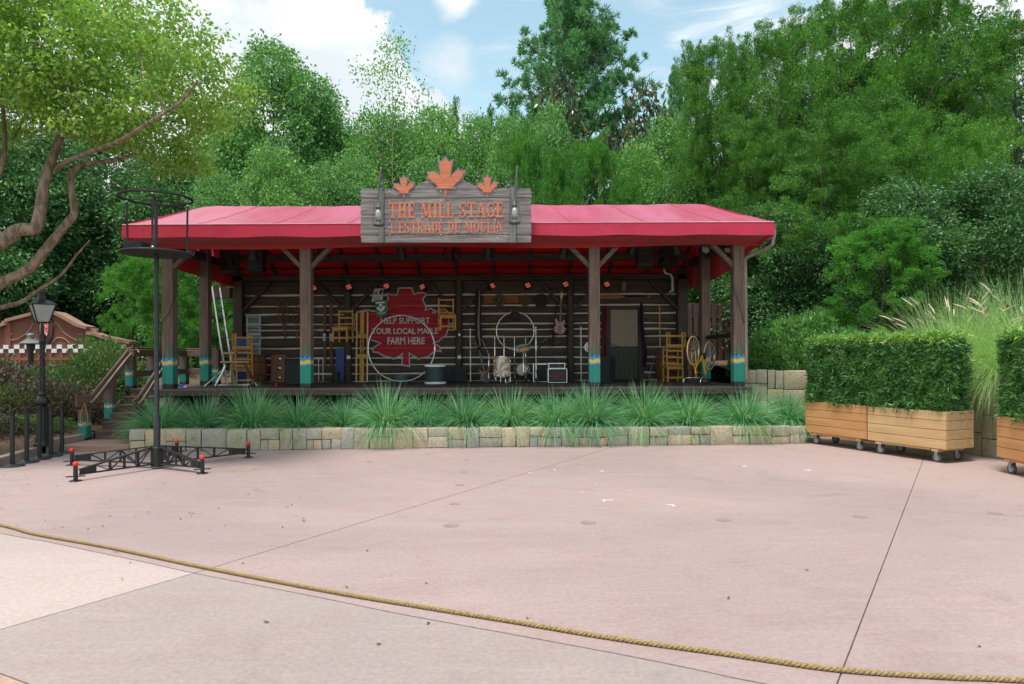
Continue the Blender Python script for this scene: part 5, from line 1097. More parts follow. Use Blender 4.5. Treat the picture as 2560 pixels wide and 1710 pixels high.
b0 = par(True); b0.location = P(1760, 626, 16.5) + Vector((0, 0, .2)); b0.rotation_euler = (0, 0, R(10)); b0['label'] = 'round lamp with white lenses hung left of the right corner post'; b0['group'] = 'lamps with white lenses at the roof corners'
dup(b0, P(1821, 625, 16.2) + Vector((0, 0, .2)), R(-14), 'round lamp with white lenses hung tight to the right corner post'); dup(b0, P(478, 634, 16.6) + Vector((0, 0, .2)), R(18), 'round lamp with white lenses hung near the left corner post')
for px, y1, D, w, h_, rz, lab in ((577, 680, 17.8, .36, .62, 55, 'black hanging loudspeaker turned to the side at the left end'), (640, 682, 17.6, .42, .66, 6, 'black hanging loudspeaker facing out near the left end'), (1612, 671, 17.6, .42, .62, -4, 'black hanging loudspeaker facing out near the right end'), (1668, 670, 17.7, .36, .62, -60, 'black hanging loudspeaker turned to the side at the right end')):
    cabinet('hanging_loudspeaker', lab, 'loudspeaker', P(px, y1, D), w, .36, h_, rz, M_blk, True, 'loudspeakers hung under the roof', -6, False)
p = P(1130, 634, 17.6); t = thing('stage_fan', 'dark round fan hung under the roof behind the plank sign', 'fan', p); Mx = Matrix.Rotation(R(70), 4, 'X')
MB().lathe([(.22, -.05), (.24, 0), (.22, .05), (.21, .05), (.21, -.05), (.22, -.05)], 24, Mx).build('cage', M_black, t, smooth=40); m = MB()
for k in range(5): a = 2 * PI * k / 5; m.bar(Mx @ Vector((.03 * math.cos(a), .03 * math.sin(a), 0)), Mx @ Vector((.19 * math.cos(a), .19 * math.sin(a), 0)), .09, .006)
m.build('blades', M_black, t); MB().tube([(0, 0, .2), (0, 0, .62)], .014, 6).build('hanger', M_black, t)
t = thing('vent_pipe', 'grey bent vent pipe beside the right back column', 'pipe', P(1679, 731, 19.6)); L0 = t.location
MB().tube(smooth_line([P(q[0], q[1], 19.6) - L0 for q in ((1661, 672), (1664, 682), (1676, 686), (1681, 694), (1681, 715), (1680, 726), (1672, 731))], 5), .058, 10).build('duct', M_galv, t, smooth=60)
for y in (694, 714): MB().lathe([(.06, -.012), (.08, -.012), (.08, .012), (.06, .012), (.06, -.012)], 14, Matrix.Translation(P(1681, y, 19.6) - L0)).build('collar', M_galv, t, smooth=40)
rg = random.Random(4)
def cable(pts, lab, r=.008):
    base = pts[0]; tag(MB().tube(smooth_line([Vector(p) - base for p in pts], 6), r, 5).build('cable', M_blk, loc=base, smooth=60), lab, 'cable', 'black cables around the stage')
def droop(a, b, n, s, D):
    out = []
    for i in range(n + 1): f = i / n; out.append(P(a[0] + (b[0] - a[0]) * f, a[1] + (b[1] - a[1]) * f + abs(math.sin(f * n * 1.3)) * s + rg.uniform(-1, 1), D + rg.uniform(-.03, .03)))
    return out
cable(droop((420, 604), (900, 603), 16, 9, 16.12), 'black cable looped along the front beam left of the sign'); cable(droop((1340, 600), (1840, 596), 18, 9, 16.12), 'black cable looped along the front beam right of the sign')
cable(droop((780, 690), (1240, 686), 14, 7, 19.6), 'black cable looped along the back wall over the red leaf'); cable(droop((1240, 686), (1560, 688), 12, 9, 19.6), 'black cable looped along the back wall above the hats')
cable([P(452, 690, 15.75), P(425, 775, 15.78), P(404, 820, 15.78), P(402, 945, 15.8)], 'thin black cable running down the left corner post'); cable([P(1824, 672, 15.8), P(1838, 730, 15.78), P(1861, 808, 15.78)], 'thin black cable slanting across the right corner post')
cable(droop((420, 612), (700, 612), 12, 12, 16.3), 'tangled black cable behind the left front beam'); cable(droop((1560, 606), (1840, 604), 12, 14, 16.4), 'tangled black cable behind the right front beam', .01)
cable([P(1010, 955, 18.0), P(860, 962, 17.2), P(760, 962, 17.0), P(745, 955, 17.5)], 'black cable lying on the deck left of the ring')

# ---- clutter round the drum kit
rg = random.Random(31)
for i, (px, D) in enumerate(((1240, 18.3), (1285, 18.35), (1330, 18.4), (1225, 18.5), (1300, 18.3))):
    p = at(px, D); q = [Vector((0, 0, .012))]
    for k in range(7): q.append(q[-1] + Vector((rg.uniform(-.22, .22), rg.uniform(-.14, .14), 0)))
    tag(MB().tube(smooth_line(q, 6), .011, 6).build('cable', M_blk, loc=p, smooth=60), ('coiled black cable on the deck ' + ('left of the floor tom', 'between the floor tom and the gold drum', 'right of the gold drum', 'beside the sunburst guitar', 'in front of the gold drum')[i]), 'cable', 'black cables around the stage')
for px, D, lab in ((1232, 18.6, 'small black pedal on the deck left of the floor tom'), (1322, 18.5, 'small black pedal on the deck right of the gold drum')):
    r = thing('effects_pedal', lab, 'pedal', at(px, D), .3); MB().box(-.07, .07, -.1, .1, .004, .06).build('case', M_blk, r, bevel=.01); MB().lathe([(.02, .06), (.02, .075), (0, .076)], 12).build('foot_switch', M_chrome, r); MB().box(-.04, .04, .04, .08, .0602, .064).build('label_plate', M_alu, r)
# ================================================================ left of the stage
M_stair = wood('brown_stair_boards', (.15, .095, .072), (.10, .064, .05), 'X', scale=4, bump=.2)
M_rail = wood('brown_rail_boards', (.175, .115, .085), (.12, .08, .06), 'Y', scale=4, bump=.2)
XL, XR = -9.04, -8.26
ST = thing('stage_stairs', 'brown wooden stairs with railings climbing to the left end of the stage', 'stairs', (-8.65, 14.75, 0))
def sp_(mb, name, m, **kw): o = mb.build(name, m, ST, **kw); o.location = -ST.location; return o
for i in range(6):
    y0 = 14.78 + .28 * i; z = .15 + .17 * (i + 1)
    t = sp_(MB().box(XL, XR, y0 - .025, (y0 + .279 if i < 5 else 18.8), z - .042, z), 'tread', M_stair, bevel=.005)
    m = MB().box(XL + .01, XR - .01, y0, y0 + .02, (z - .17 if i else .10), z - .043).build('riser', M_stair, t)
sp_(MB().box(XL - .05, XL - .005, 14.8, 18.8, .0, .099).add([(XL - .05, 14.8, .1), (XL - .005, 14.8, .1), (XL - .005, 16.25, .95), (XL - .05, 16.25, .95), (XL - .05, 16.25, .1), (XL - .005, 16.25, .1)], [(0, 1, 2, 3), (0, 3, 4), (1, 5, 2), (2, 5, 4, 3)]), 'stringer', M_stair)
sp_(MB().box(-8.25, -8.17, 15.0, 15.6, .37, .80), 'cheek_board', wood('dark_cheek', (.06, .045, .04), (.035, .028, .026), 'Y'), bevel=.01)
rng = random.Random(2)
def rpost(x, y, z0, h):
    o = painted_post('rail_post', ST, (x, y, z0), .185, h, .58, M_railpost, rng); return o
rpost(-9.22, 14.72, .12, .66); rpost(-9.15, 15.55, .45, .95); rpost(-9.07, 16.25, DZ, .93); rpost(-9.07, 17.2, DZ, .93); rpost(-9.0, 18.75, DZ, .93); rpost(-8.12, 18.75, DZ, .93)
for dx, xa in ((0, -9.17), (0, -8.30)):
    if xa < -9: pts = [(xa - .03, 14.40, .98), (xa - .02, 14.95, .98), (xa + .08, 16.22, 1.99)]
    else: pts = [(xa, 14.98, .86), (xa, 15.2, .93), (xa + .02, 16.45, 1.90)]
    for a, b in zip(pts, pts[1:]):
        sp_(MB().bar(a, b, .05, .25), 'rail_board', M_rail, bevel=.01)
    pts2 = [Vector(p) + Vector((.075, -.03, .03)) for p in pts]; pts2[0] = pts2[1] + Vector((0, -.12, -.02))
    sp_(MB().tube(smooth_line(pts2 + [pts2[-1] + Vector((.12, .1, .0))], 4), .021, 8), 'handrail', mat('worn_handrail', (.38, .29, .22), (.28, .2, .15), .4), smooth=60)
for a, b in (((-9.07, 16.15, 0), (-9.0, 18.85, 0)), ((-9.1, 18.78, 0), (-8.1, 18.78, 0))):
    va, vb = Vector(a), Vector(b)
    sp_(MB().bar(va + Vector((0, 0, 2.13)), vb + Vector((0, 0, 2.13)), .14, .04), 'rail_cap', M_rail, bevel=.006)
    off = Vector((.10, 0, 0)) if abs(va.x - vb.x) < .2 else Vector((0, -.10, 0))
    for z, h in ((2.01, .17), (1.52, .14)): sp_(MB().bar(va + off + Vector((0, 0, z)), vb + off + Vector((0, 0, z)), .04, h), 'rail_board', M_rail, bevel=.006)
p = P(211, 1008, 14.55); q = [(0, 0, 0), (-.06, -.01, -.17), (-.085, -.01, -.30), (-.06, -.01, -.42), (0, -.01, -.465), (.07, -.01, -.40), (.075, -.01, -.28), (.04, -.01, -.14), (.005, 0, 0)]
tag(MB().tube(smooth_line(q, 6), .012, 7).build('rope_loop', mat('yellow_rope', (.42, .27, .08), (.3, .18, .05), .8, 60), loc=p, smooth=60), 'loop of yellow rope hung on the bottom stair rail', 'rope')
# ---- stanchions
st_pts = [(31, 1166, 'nearest and leftmost'), (67, 1156.5, 'second from the front'), (99, 1148, 'in the middle of the row'), (128, 1141, 'second from the back'), (155, 1133.5, 'farthest, beside the concrete step')]
s0 = None
for px, py, w in st_pts:
    p = G(px, py); lab = 'black queue post on a round base, ' + w
    if s0 is None:
        s0 = thing('queue_post', lab, 'stanchion', p, 0, 'row of black queue posts by the left kerb')
        MB().lathe([(.19, 0), (.195, .008), (.18, .018), (.06, .03), (.04, .045), (0, .045)], 32).build('base', M_black, s0, smooth=40)
        MB().lathe([(.036, .04), (.036, .90)], 16).build('tube', M_black, s0, smooth=40); MB().lathe([(.043, .90), (.043, .995), (.038, 1.0), (0, 1.0)], 16).build('belt_head', M_blk, s0, smooth=40); MB().box(-.012, .012, -.048, -.04, .91, .985).build('belt_slot', M_navy, s0)
    else: dup(s0, p, rng.uniform(0, 6), lab)
# ---- ornate lamp post
b = Vector((-9.32, 13.55, .16)); lp = thing('lamp_post', 'ornate black lamp post with a twisted shaft and four sided lantern', 'street lamp', b)
m = MB().lathe([(.155, 0), (.155, .05), (.13, .07), (.13, .16)], 8); m.build('plinth', M_black, lp)
m = MB().lathe([(.105, .16), (.105, .72), (.12, .73), (.12, .77), (.09, .79)], 8); m.build('pedestal', M_black, lp)
m = MB().lathe([(.06, .79), (.105, .83), (.115, .88), (.10, .94), (.06, .99), (.075, 1.02), (.06, 1.05), (.052, 1.08)], 20); m.build('urn', M_black, lp, smooth=50)
m = MB(); n = 90
for s in range(4):
    q = [(math.cos(s * PI / 2 + i * .14) * .026, math.sin(s * PI / 2 + i * .14) * .026, 1.06 + .98 * i / n) for i in range(n + 1)]; m.tube(q, .025, 6)
m.build('twisted_shaft', M_black, lp, smooth=60)
MB().lathe([(.045, 2.03), (.07, 2.05), (.05, 2.08), (.065, 2.16), (.06, 2.2), (.035, 2.22), (.03, 2.42)], 16).build('collar', M_black, lp, smooth=50)
def frus(m, w0, w1, z0, z1): m.add([(-w0, -w0, z0), (w0, -w0, z0), (w0, w0, z0), (-w0, w0, z0), (-w1, -w1, z1), (w1, -w1, z1), (w1, w1, z1), (-w1, w1, z1)], [(3, 2, 1, 0), (4, 5, 6, 7), (0, 1, 5, 4), (1, 2, 6, 5), (2, 3, 7, 6), (3, 0, 4, 7)]); return m
la = frus(MB(), .095, .19, 2.46, 2.79).build('lantern_glass', mat('lamp_frost', (.36, .40, .40), (.30, .34, .34), .3, 5, spec=.6), lp); la.rotation_euler = (0, 0, R(45))
m = MB()
for k in range(4):
    a = R(45 + 90 * k + 45); c, s = math.cos(a) * math.sqrt(2), math.sin(a) * math.sqrt(2); m.bar((c * .098, s * .098, 2.44), (c * .196, s * .196, 2.80), .018, .018)
frus(m, .10, .103, 2.43, 2.455); fr_ = m.build('lantern_frame', M_black, lp)
m = frus(MB(), .225, .10, 2.80, 2.885); m.lathe([(.10, 2.885), (.075, 2.95), (.07, 3.04), (.09, 3.05), (.05, 3.08), (.03, 3.12), (.012, 3.17), (0, 3.2)], 16); r_o = m.build('lantern_roof', M_black, lp, smooth=35); r_o.rotation_euler = (0, 0, R(45))
# ---- path light
b = Vector(((77 - 1280) / F * 19.0, 19.0, .95)); pl_ = thing('path_light', 'short grey path light with a flared hood behind the left shrubs', 'lamp', b)
h1 = zp(77, 860, 19.0) - b.z; MB().lathe([(.07, 0), (.07, h1 - .2), (.10, h1 - .16), (.11, h1 - .03), (.08, h1)], 16).build('post', mat('grey_green_metal', (.055, .06, .058)), pl_, smooth=40)
MB().lathe([(.28, h1), (.285, h1 + .02), (.10, h1 + .14), (0, h1 + .14)], 24).build('hood', mat('pewter_metal', (.16, .17, .17), rough=.4), pl_, smooth=40); MB().lathe([(.085, h1 + .14), (.085, h1 + .24)], 16).build('light_band', mat('amber_band', (.35, .27, .12)), pl_, smooth=40); MB().lathe([(.11, h1 + .24), (.10, h1 + .27), (.04, h1 + .31), (0, h1 + .31)], 16).build('cap', mat('pewter_metal', (.16, .17, .17)), pl_, smooth=40)
# ---- pink brown curved garden wall far left
DW = 22.0
def gw(x, y): p = P(x, y, DW); return (p.x, p.z)
M_pb = mat('pink_brown_paint', (.28, .10, .062), (.245, .085, .052), .75, 3); M_pbd = mat('pink_brown_dark', (.20, .072, .046), (.17, .06, .04), .75, 3); M_pbl = mat('pale_brown_cap', (.34, .2, .15), (.3, .17, .13), .75, 3)
GW = thing('garden_wall', 'pink brown wall with a curved gable, white checker trim and lattice', 'wall', (gw(130, 900)[0], DW, 0))
def gp(mb, name, m, **kw): o = mb.build(name, m, GW, **kw); o.location = -GW.location; return o
top = [(-30, 830), (20, 812), (20, 805), (55, 796), (85, 788), (105, 784), (125, 784), (145, 787), (170, 800), (195, 815), (222, 823), (222, 836), (240, 838), (265, 847), (330, 860)]
poly = [gw(*p) for p in top] + [(gw(330, 0)[0], .6), (gw(-30, 0)[0], .6)]
gp(MB().prism(poly, DW, DW + .3), 'wall_panel', M_pbd)
cp = MB()
for a, b_ in zip(top, top[1:]):
    p0, p1 = gw(*a), gw(*b_); cp.bar((p0[0], DW + .1, p0[1] + .04), (p1[0], DW + .1, p1[1] + .04), .5, .10, (0, 0, 1))
gp(cp, 'coping', M_pbl)
m = MB()
for x in (21, 115, 222): p0, p1 = gw(x, 868), gw(x, 800 if x != 222 else 825); m.box(p0[0] - .09, p0[0] + .09, DW - .03, DW - .001, p0[1], p1[1])
gp(m, 'pilasters', M_pb)
p0, p1 = gw(-30, 885), gw(330, 868); wz = .075; i = 0; x = p0[0]; mw = MB()
while x < p1[0]:
    z = gw(130, 882)[1] + (.13 if i % 2 else 0); mw.box(x, x + .168, DW - .035, DW - .002, z, z + .13); x += .172; i += 1
gp(mw, 'checker_trim', M_white)
m = MB(); x = p0[0]
while x < p1[0]: m.box(x - .04, x + .04, DW - .03, DW - .002, .6, gw(130, 883)[1] - .01); x += .34
for y in (897, 920): z = gw(130, y)[1]; m.box(p0[0], p1[0], DW - .042, DW - .031, z - .04, z + .04)
gp(m, 'lattice', M_pb)
sc_ = MB()
def scroll(pts, sx):
    q = [gw(115 + sx * x, y) for x, y in pts]; sc_.tube(smooth_line([(a, DW - .012, b_) for a, b_ in q], 6), .022, 5)
for sx in (1, -1):
    scroll([(18, 818), (22, 808), (32, 812), (42, 828), (60, 842), (78, 850), (92, 846), (90, 836), (82, 836)], sx); scroll([(16, 858), (30, 845), (48, 848), (62, 860), (75, 862)], sx)
gp(sc_, 'scroll_lines', M_pbl)
c = gw(115, 820); gp(MB().lathe([(.34, 0), (.34, .05), (.28, .07), (.28, .05), (0, .05)], 32, Matrix.Translation((c[0], DW - .01, c[1])) @ Matrix.Diagonal((.75, 1, 1.55, 1)) @ Matrix.Rotation(R(90), 4, 'X')), 'medallion', mat('medallion_brown', (.12, .06, .045)), smooth=40)
m = mat('crest_red_white', (.62, .05, .03), (.6, .5, .42), .6, 9, lo=.47, hi=.53); gp(MB().lathe([(.22, 0), (.22, .03), (0, .035)], 24, Matrix.Translation((c[0], DW - .062, c[1])) @ Matrix.Diagonal((.62, 1, 1.5, 1)) @ Matrix.Rotation(R(90), 4, 'X')), 'crest', m)
# ---- black platform on a pole with a five legged truss base
PC = Vector((-6.09, 11.7, 0)); PL = thing('acrobat_platform', 'black pole with a round platform and ring on a five legged truss base', 'platform', PC)
def pp(mb, name, m, par=None, **kw): return mb.build(name, m, PL if par is None else par, **kw)
pp(MB().lathe([(.055, .05), (.055, .9), (.038, .92), (.036, 3.66)], 14), 'lower_pole', M_black, smooth=40); pp(MB().lathe([(.030, 3.70), (.030, 4.60)], 12), 'upper_pole', M_black, smooth=40)
pp(MB().lathe([(.10, .04), (.10, .36), (.06, .38)], 12), 'hub', M_black)
feet = [(189, 1203), (180, 1163), (506, 1184), (621, 1144)]; ends = [G(*f) - PC for f in feet] + [Vector((-.42, 1.55, 0))]
for e in ends:
    d = e.normalized(); L = e.length; s = Vector((-d.y, d.x, 0))
    a = MB(); top_ = lambda f: d * (.1 + (L - .16) * f) + Vector((0, 0, .375 - .205 * f)); bot = lambda f: d * (.1 + (L - .16) * f) + Vector((0, 0, .085 + .012 * f))
    a.bar(top_(0), top_(1), .06, .022); a.bar(bot(0), bot(1), .055, .02)
    N = 5
    for k in range(1, N): f = k / N; a.bar(top_(f), bot(f), .04, .014, s)
    for k in range(N - 1): f0, f1 = k / N, (k + 1) / N; a.bar(top_(f0) if k % 2 == 0 else bot(f0), bot(f1) if k % 2 == 0 else top_(f1), .012, .03, s)
    a.add([top_(.82) + s * .006, top_(1) + s * .006, bot(1) + s * .006, bot(.82) + s * .006, top_(.82) - s * .006, top_(1) - s * .006, bot(1) - s * .006, bot(.82) - s * .006], [(0, 1, 2, 3), (7, 6, 5, 4)])
    leg = pp(a, 'truss_leg', M_black)
    pp(MB().lathe([(.032, .02), (.032, .235)], 12, Matrix.Translation(e)), 'end_tube', M_black, leg, smooth=40); pp(MB().ball(e + Vector((0, 0, .265)), .042, 14), 'ball_cap', M_red, leg, smooth=80)
    pp(MB().lathe([(.085, 0), (.09, .006), (.085, .012), (0, .014)], 20, Matrix.Translation(e)), 'foot_plate', M_black, leg, smooth=40); c_ = MB()
    for q in range(2): an = q * PI / 2 + .4; v = Vector((math.cos(an), math.sin(an), 0)) * .13; c_.bar(e - v + Vector((0, 0, .075)), e + v + Vector((0, 0, .075)), .018, .018)
    pp(c_, 'screw_handle', M_black, leg)
Zp, Zr = 3.69, 4.63
pp(MB().lathe([(.50, -.022), (.535, -.02), (.54, 0), (.535, .018), (0, .018)], 40, Matrix.Translation((0, 0, Zp))), 'platform_disc', M_black, smooth=40)
pp(MB().tube([(.555 * math.cos(2 * PI * i / 48), .555 * math.sin(2 * PI * i / 48), Zp - .005) for i in range(48)], .017, 8, closed=True), 'platform_rim', M_black, smooth=80)
ringo = pp(MB().tube([(.57 * math.cos(2 * PI * i / 48), .57 * math.sin(2 * PI * i / 48), Zr) for i in range(48)], .024, 8, closed=True), 'top_ring', M_black, smooth=80)
hubp = Vector((-.0, 0, Zr - .03))
for an, tp in ((172, .0), (-68, 0), (52, 0)):
    v = Vector((math.cos(R(an)), math.sin(R(an)), 0)); pp(MB().tube([hubp, v * .56 + Vector((0, 0, Zr))], .014, 8), 'spoke', M_black)
    pp(MB().tube([v * .55 + Vector((0, 0, Zr)), v * .53 + Vector((0, 0, Zp))], .018, 8), 'guard_rod', M_black); pp(MB().ball(v * .55 + Vector((0, 0, Zr - .03)), .022, 8), 'joint', M_alu); pp(MB().ball(v * .53 + Vector((0, 0, Zp + .03)), .024, 8), 'joint', M_alu)
pp(MB().box(-.40, -.08, -.30, -.05, Zp + .02, Zp + .16), 'seat_pad', M_blk, bevel=.012)

# ================================================================ right: planters with hedges
M_plA = wood('planter_orange_wood', (.53, .28, .12), (.45, .22, .085), 'X', scale=4, bump=.15); M_plB = wood('planter_honey_wood', (.57, .38, .20), (.49, .31, .15), 'X', scale=4, bump=.15)
M_wheel = mat('caster_rubber', (.10, .10, .095), (.06, .06, .058), .6); M_hubm = mat('caster_hub', (.36, .38, .36), (.25, .27, .26), .5)
def planter(label, corner, u, L, wd, mwood, rings=4):
    u = Vector((u[0], u[1], 0)).normalized(); ang = math.atan2(u.y, u.x); r = thing('planter_box', label, 'planter', corner, ang, 'wooden planter boxes on wheels')   # local x along the front, local y to the back
    z0, z1 = .245, .905; hb = (z1 - z0) / rings; m = MB(); e = .03
    for i in range(rings):
        a, b = z0 + hb * i + .0035, z0 + hb * (i + 1) - .0035
        m.box(0, L, 0, e, a, b); m.box(0, L, wd - e, wd, a, b); m.box(0, e, e + .001, wd - e - .001, a, b); m.box(L - e, L, e + .001, wd - e - .001, a, b)
    m.build('boards', mwood, r, bevel=.006)
    MB().box(.012, L - .012, .012, wd - .012, z0 + .01, z1 - .05).build('inner_box', mat('planter_inside', (.16, .07, .03)), r)
    MB().box(.04, L - .04, .04, wd - .04, z1 - .049, z1 - .04).build('soil', M_mulch, r)
    for x in (.16, L - .28): MB().box(x, x + .13, .01, wd - .01, .195, .244).build('skid', mwood, r, bevel=.005)
    MB().box(.30, L - .30, .02, .06, .21, .243).build('base_rail', mwood, r)
    for x in (.22, L - .22):
        for y in (.09, wd - .09):
            w = MB().lathe([(.055, -.024), (.083, -.02), (.086, 0), (.083, .02), (.055, .024), (0, .024)], 20, Matrix.Translation((x, y, .086)) @ Matrix.Rotation(R(90), 4, 'X')).build('wheel', M_wheel, r, smooth=40)
            MB().lathe([(.05, -.028), (.05, .028), (0, .028)], 16, Matrix.Translation((x, y, .086)) @ Matrix.Rotation(R(90), 4, 'X')).build('hub', M_hubm, w); MB().box(x - .03, x + .03, y - .04, y - .03, .086, .19).box(x - .03, x + .03, y + .03, y + .04, .086, .19).box(x - .05, x + .05, y - .05, y + .05, .186, .194).build('fork', M_galv, w)
    return r, ang
u = Vector((.388, -.922, 0)); c1 = Vector((6.29, 14.66, 0))
PLA = planter('orange wood planter box on wheels, farthest and nearest the stage', c1, u, 1.52, .73, M_plA); c2 = c1 + u * 1.56 + Vector((-.03, -.02, 0))
PLB = planter('honey coloured wooden planter box on wheels, middle of the row', c2, u, 1.56, .73, M_plB)
c3 = Vector((7.80, 11.0, 0)); u3 = Vector((-.02, -1, 0)); PLC = planter('wooden planter box on wheels cut by the right edge of the photo', c3, u3, 1.55, .73, M_plA)
# ---- dark board fence behind the right end of the stage
M_fence = wood('dark_brown_fence_boards', (.085, .045, .033), (.05, .028, .022), 'Z')
FE = thing('board_fence', 'dark brown board fence standing behind the right end of the stage', 'fence', (7.2, 22.5, 0)); m1 = MB(); x = -2.6
while x < 2.8: m1.box(x, x + .135, -.012, .012, .9, 3.62 + rng.uniform(-.015, .015)); x += .20
m1.build('front_boards', M_fence, FE); m2 = MB(); x = -2.5
while x < 2.8: m2.box(x, x + .135, .07, .094, .9, 3.6); x += .20
m2.build('back_boards', M_fence, FE)
for z in (1.5, 3.2): MB().box(-2.6, 2.9, .013, .069, z - .05, z + .05).build('rail', M_fence, FE)
# ================================================================ vegetation
def nrm(a): return a / np.maximum(np.linalg.norm(a, axis=-1, keepdims=True), 1e-9)
def leaf_mesh(name, C, D, L, W, m, rg, S=None):
    N = len(C); D = nrm(D)
    if S is None: S = nrm(np.cross(D, nrm(rg.normal(size=(N, 3)))))
    L = np.broadcast_to(np.asarray(L, float), (N,))[:, None]; W = np.broadcast_to(np.asarray(W, float), (N,))[:, None]
    V = np.stack([C, C + D * L * .48 + S * W * .5, C + D * L, C + D * L * .48 - S * W * .5], axis=1).reshape(-1, 3)
    return quad_mesh(name, V, m, rg.random(N))
def quad_mesh(name, V, m, rnd):
    N = len(V) // 4; me = bpy.data.meshes.new(name); me.vertices.add(N * 4); me.loops.add(N * 4); me.polygons.add(N)
    me.vertices.foreach_set('co', V.astype(np.float32).ravel()); me.loops.foreach_set('vertex_index', np.arange(N * 4, dtype=np.int32))
    me.polygons.foreach_set('loop_start', np.arange(N, dtype=np.int32) * 4); me.update(); me.validate()
    a = me.attributes.new('rnd', 'FLOAT', 'FACE'); a.data.foreach_set('value', rnd.astype(np.float32)); me.materials.append(m); return me
def link(name, me, par=None, loc=None):
    o = bpy.data.objects.new(name, me); col.objects.link(o)
    if par is not None: o.parent = par
    if loc is not None: o.location = loc
    return o
def sphere_pts(rg, n): return nrm(rg.normal(size=(n, 3)))
L_oak = leafmat('oak_leaf', (0.101, 0.221, 0.042), (0.228, 0.394, 0.08), (0.35, 0.41, 0.1), .40, clump=1.1)
L_dark = leafmat('dark_leaf', (0.029, 0.098, 0.034), (0.082, 0.201, 0.064), (0.18, 0.333, 0.127), .25, clump=.35)
L_mid = leafmat('mid_leaf', (0.04, 0.146, 0.044), (0.147, 0.336, 0.101), (0.33, 0.538, 0.207), .30, clump=.35)
L_light = leafmat('light_leaf', (.07, .205, .050), (.175, .375, .100), (.33, .52, .19), .34, clump=.4)
L_cedar = leafmat('cedar_spray', (0.024, 0.098, 0.022), (0.106, 0.275, 0.05), (0.317, 0.525, 0.108), .28, .6, .2, .4)
L_cedar2 = leafmat('bright_cedar_spray', (.030, .135, .020), (.105, .31, .05), (.23, .46, .09), .3, .6, .2, .5)
L_pine = leafmat('pine_needle', (0.052, 0.185, 0.077), (0.155, 0.375, 0.149), (0.253, 0.504, 0.209), .2, .5, .25, .3)
L_mag = leafmat('magnolia_leaf', (0.029, 0.072, 0.036), (0.072, 0.123, 0.058), (0.377, 0.145, 0.043), .15, .3, .5, .5)
L_grass = leafmat('grass_blade', (0.056, 0.195, 0.094), (0.181, 0.425, 0.225), (0.45, 0.62, 0.362), .3, .5, .3, 3.0)
L_fount = leafmat('fountain_grass_blade', (.20, .36, .14), (.37, .53, .25), (.58, .62, .42), .4, .5, .2, 1.5)
L_hedge = leafmat('hedge_leaf', (0.024, 0.094, 0.029), (0.105, 0.275, 0.065), (0.374, 0.572, 0.116), .22, .38, .45, 3.0)
L_podo = leafmat('shrub_leaf', (.035, .13, .026), (.13, .31, .065), (.32, .50, .15), .28, .4, .4, 1.8)
L_purple = leafmat('purple_leaf', (.065, .075, .048), (.12, .072, .072), (.09, .19, .05), .2, .5, .3, 1.6)
L_purgrn = leafmat('green_purple_leaf', (.05, .13, .04), (.11, .21, .06), (.20, .10, .09), .25, .5, .3, 1.6)
M_bark = mat('grey_bark', (.30, .22, .155), (.12, .088, .062), .9, 14, (1, 1, .35), .8, 30)
M_barkd = mat('dark_bark', (.07, .052, .042), (.035, .027, .022), .9, 10, (1, 1, .3), .6)
M_barkl = mat('pale_bark', (.34, .28, .21), (.22, .18, .13), .8, 10, (1, 1, .3), .3)

def broad(seed, w, H, z0, nl, per, ll, lw, shell=.55, lobe=.17, flat=.72, jit=.10):
    """crown of leafy lobes: leaves sit on the outer shell of each lobe, thicker on its upper side"""
    rg = np.random.default_rng(seed); cz = (H + z0) / 2; rz = (H - z0) / 2; C = []; Dd = []
    for i in range(nl):
        t = (i + rg.random()) / nl * 2 - 1; a = i * 2.39996 + rg.normal() * .5; rr = math.sqrt(max(.05, 1 - (abs(t) ** 1.6 if t > 0 else abs(t) ** 2.4))); f = shell + (1 - shell) * rg.random()
        lc = np.array([math.cos(a) * w / 2 * rr * f, math.sin(a) * w / 2 * rr * f, cz + t * rz]); lr = w * lobe * (.75 + .6 * rg.random()); n = int(per * (lr / (w * lobe)) ** 2)
        d = sphere_pts(rg, n); d[:, 2] += .35; d = nrm(d); k = 1 + .22 * np.sin(d[:, 0] * 5 + i) * np.sin(d[:, 1] * 6 + 2 * i) + .15 * np.sin(d[:, 2] * 9 + i)
        p = lc + d * (lr * k * (.70 + .34 * rg.random(n)))[:, None] * np.array([1, 1, flat]) + rg.normal(size=(n, 3)) * lr * jit; C.append(p); Dd.append(d * .65 + np.array([0, 0, -.5]) + rg.normal(size=(n, 3)) * .5)
    C = fit(np.concatenate(C), w, H, z0); Dd = np.concatenate(Dd); n = len(C)
    return C, Dd, ll * (.6 + .7 * rg.random(n)), lw * (.6 + .7 * rg.random(n)), rg
def fit(C, w, H, z0):
    r = np.hypot(C[:, 0], C[:, 1]); C = C.copy(); C[:, :2] *= (w / 2) / np.percentile(r, 97); lo, hi = np.percentile(C[:, 2], 1), np.percentile(C[:, 2], 99.6)
    C[:, 2] = z0 + (C[:, 2] - lo) / (hi - lo) * (H - z0); return C
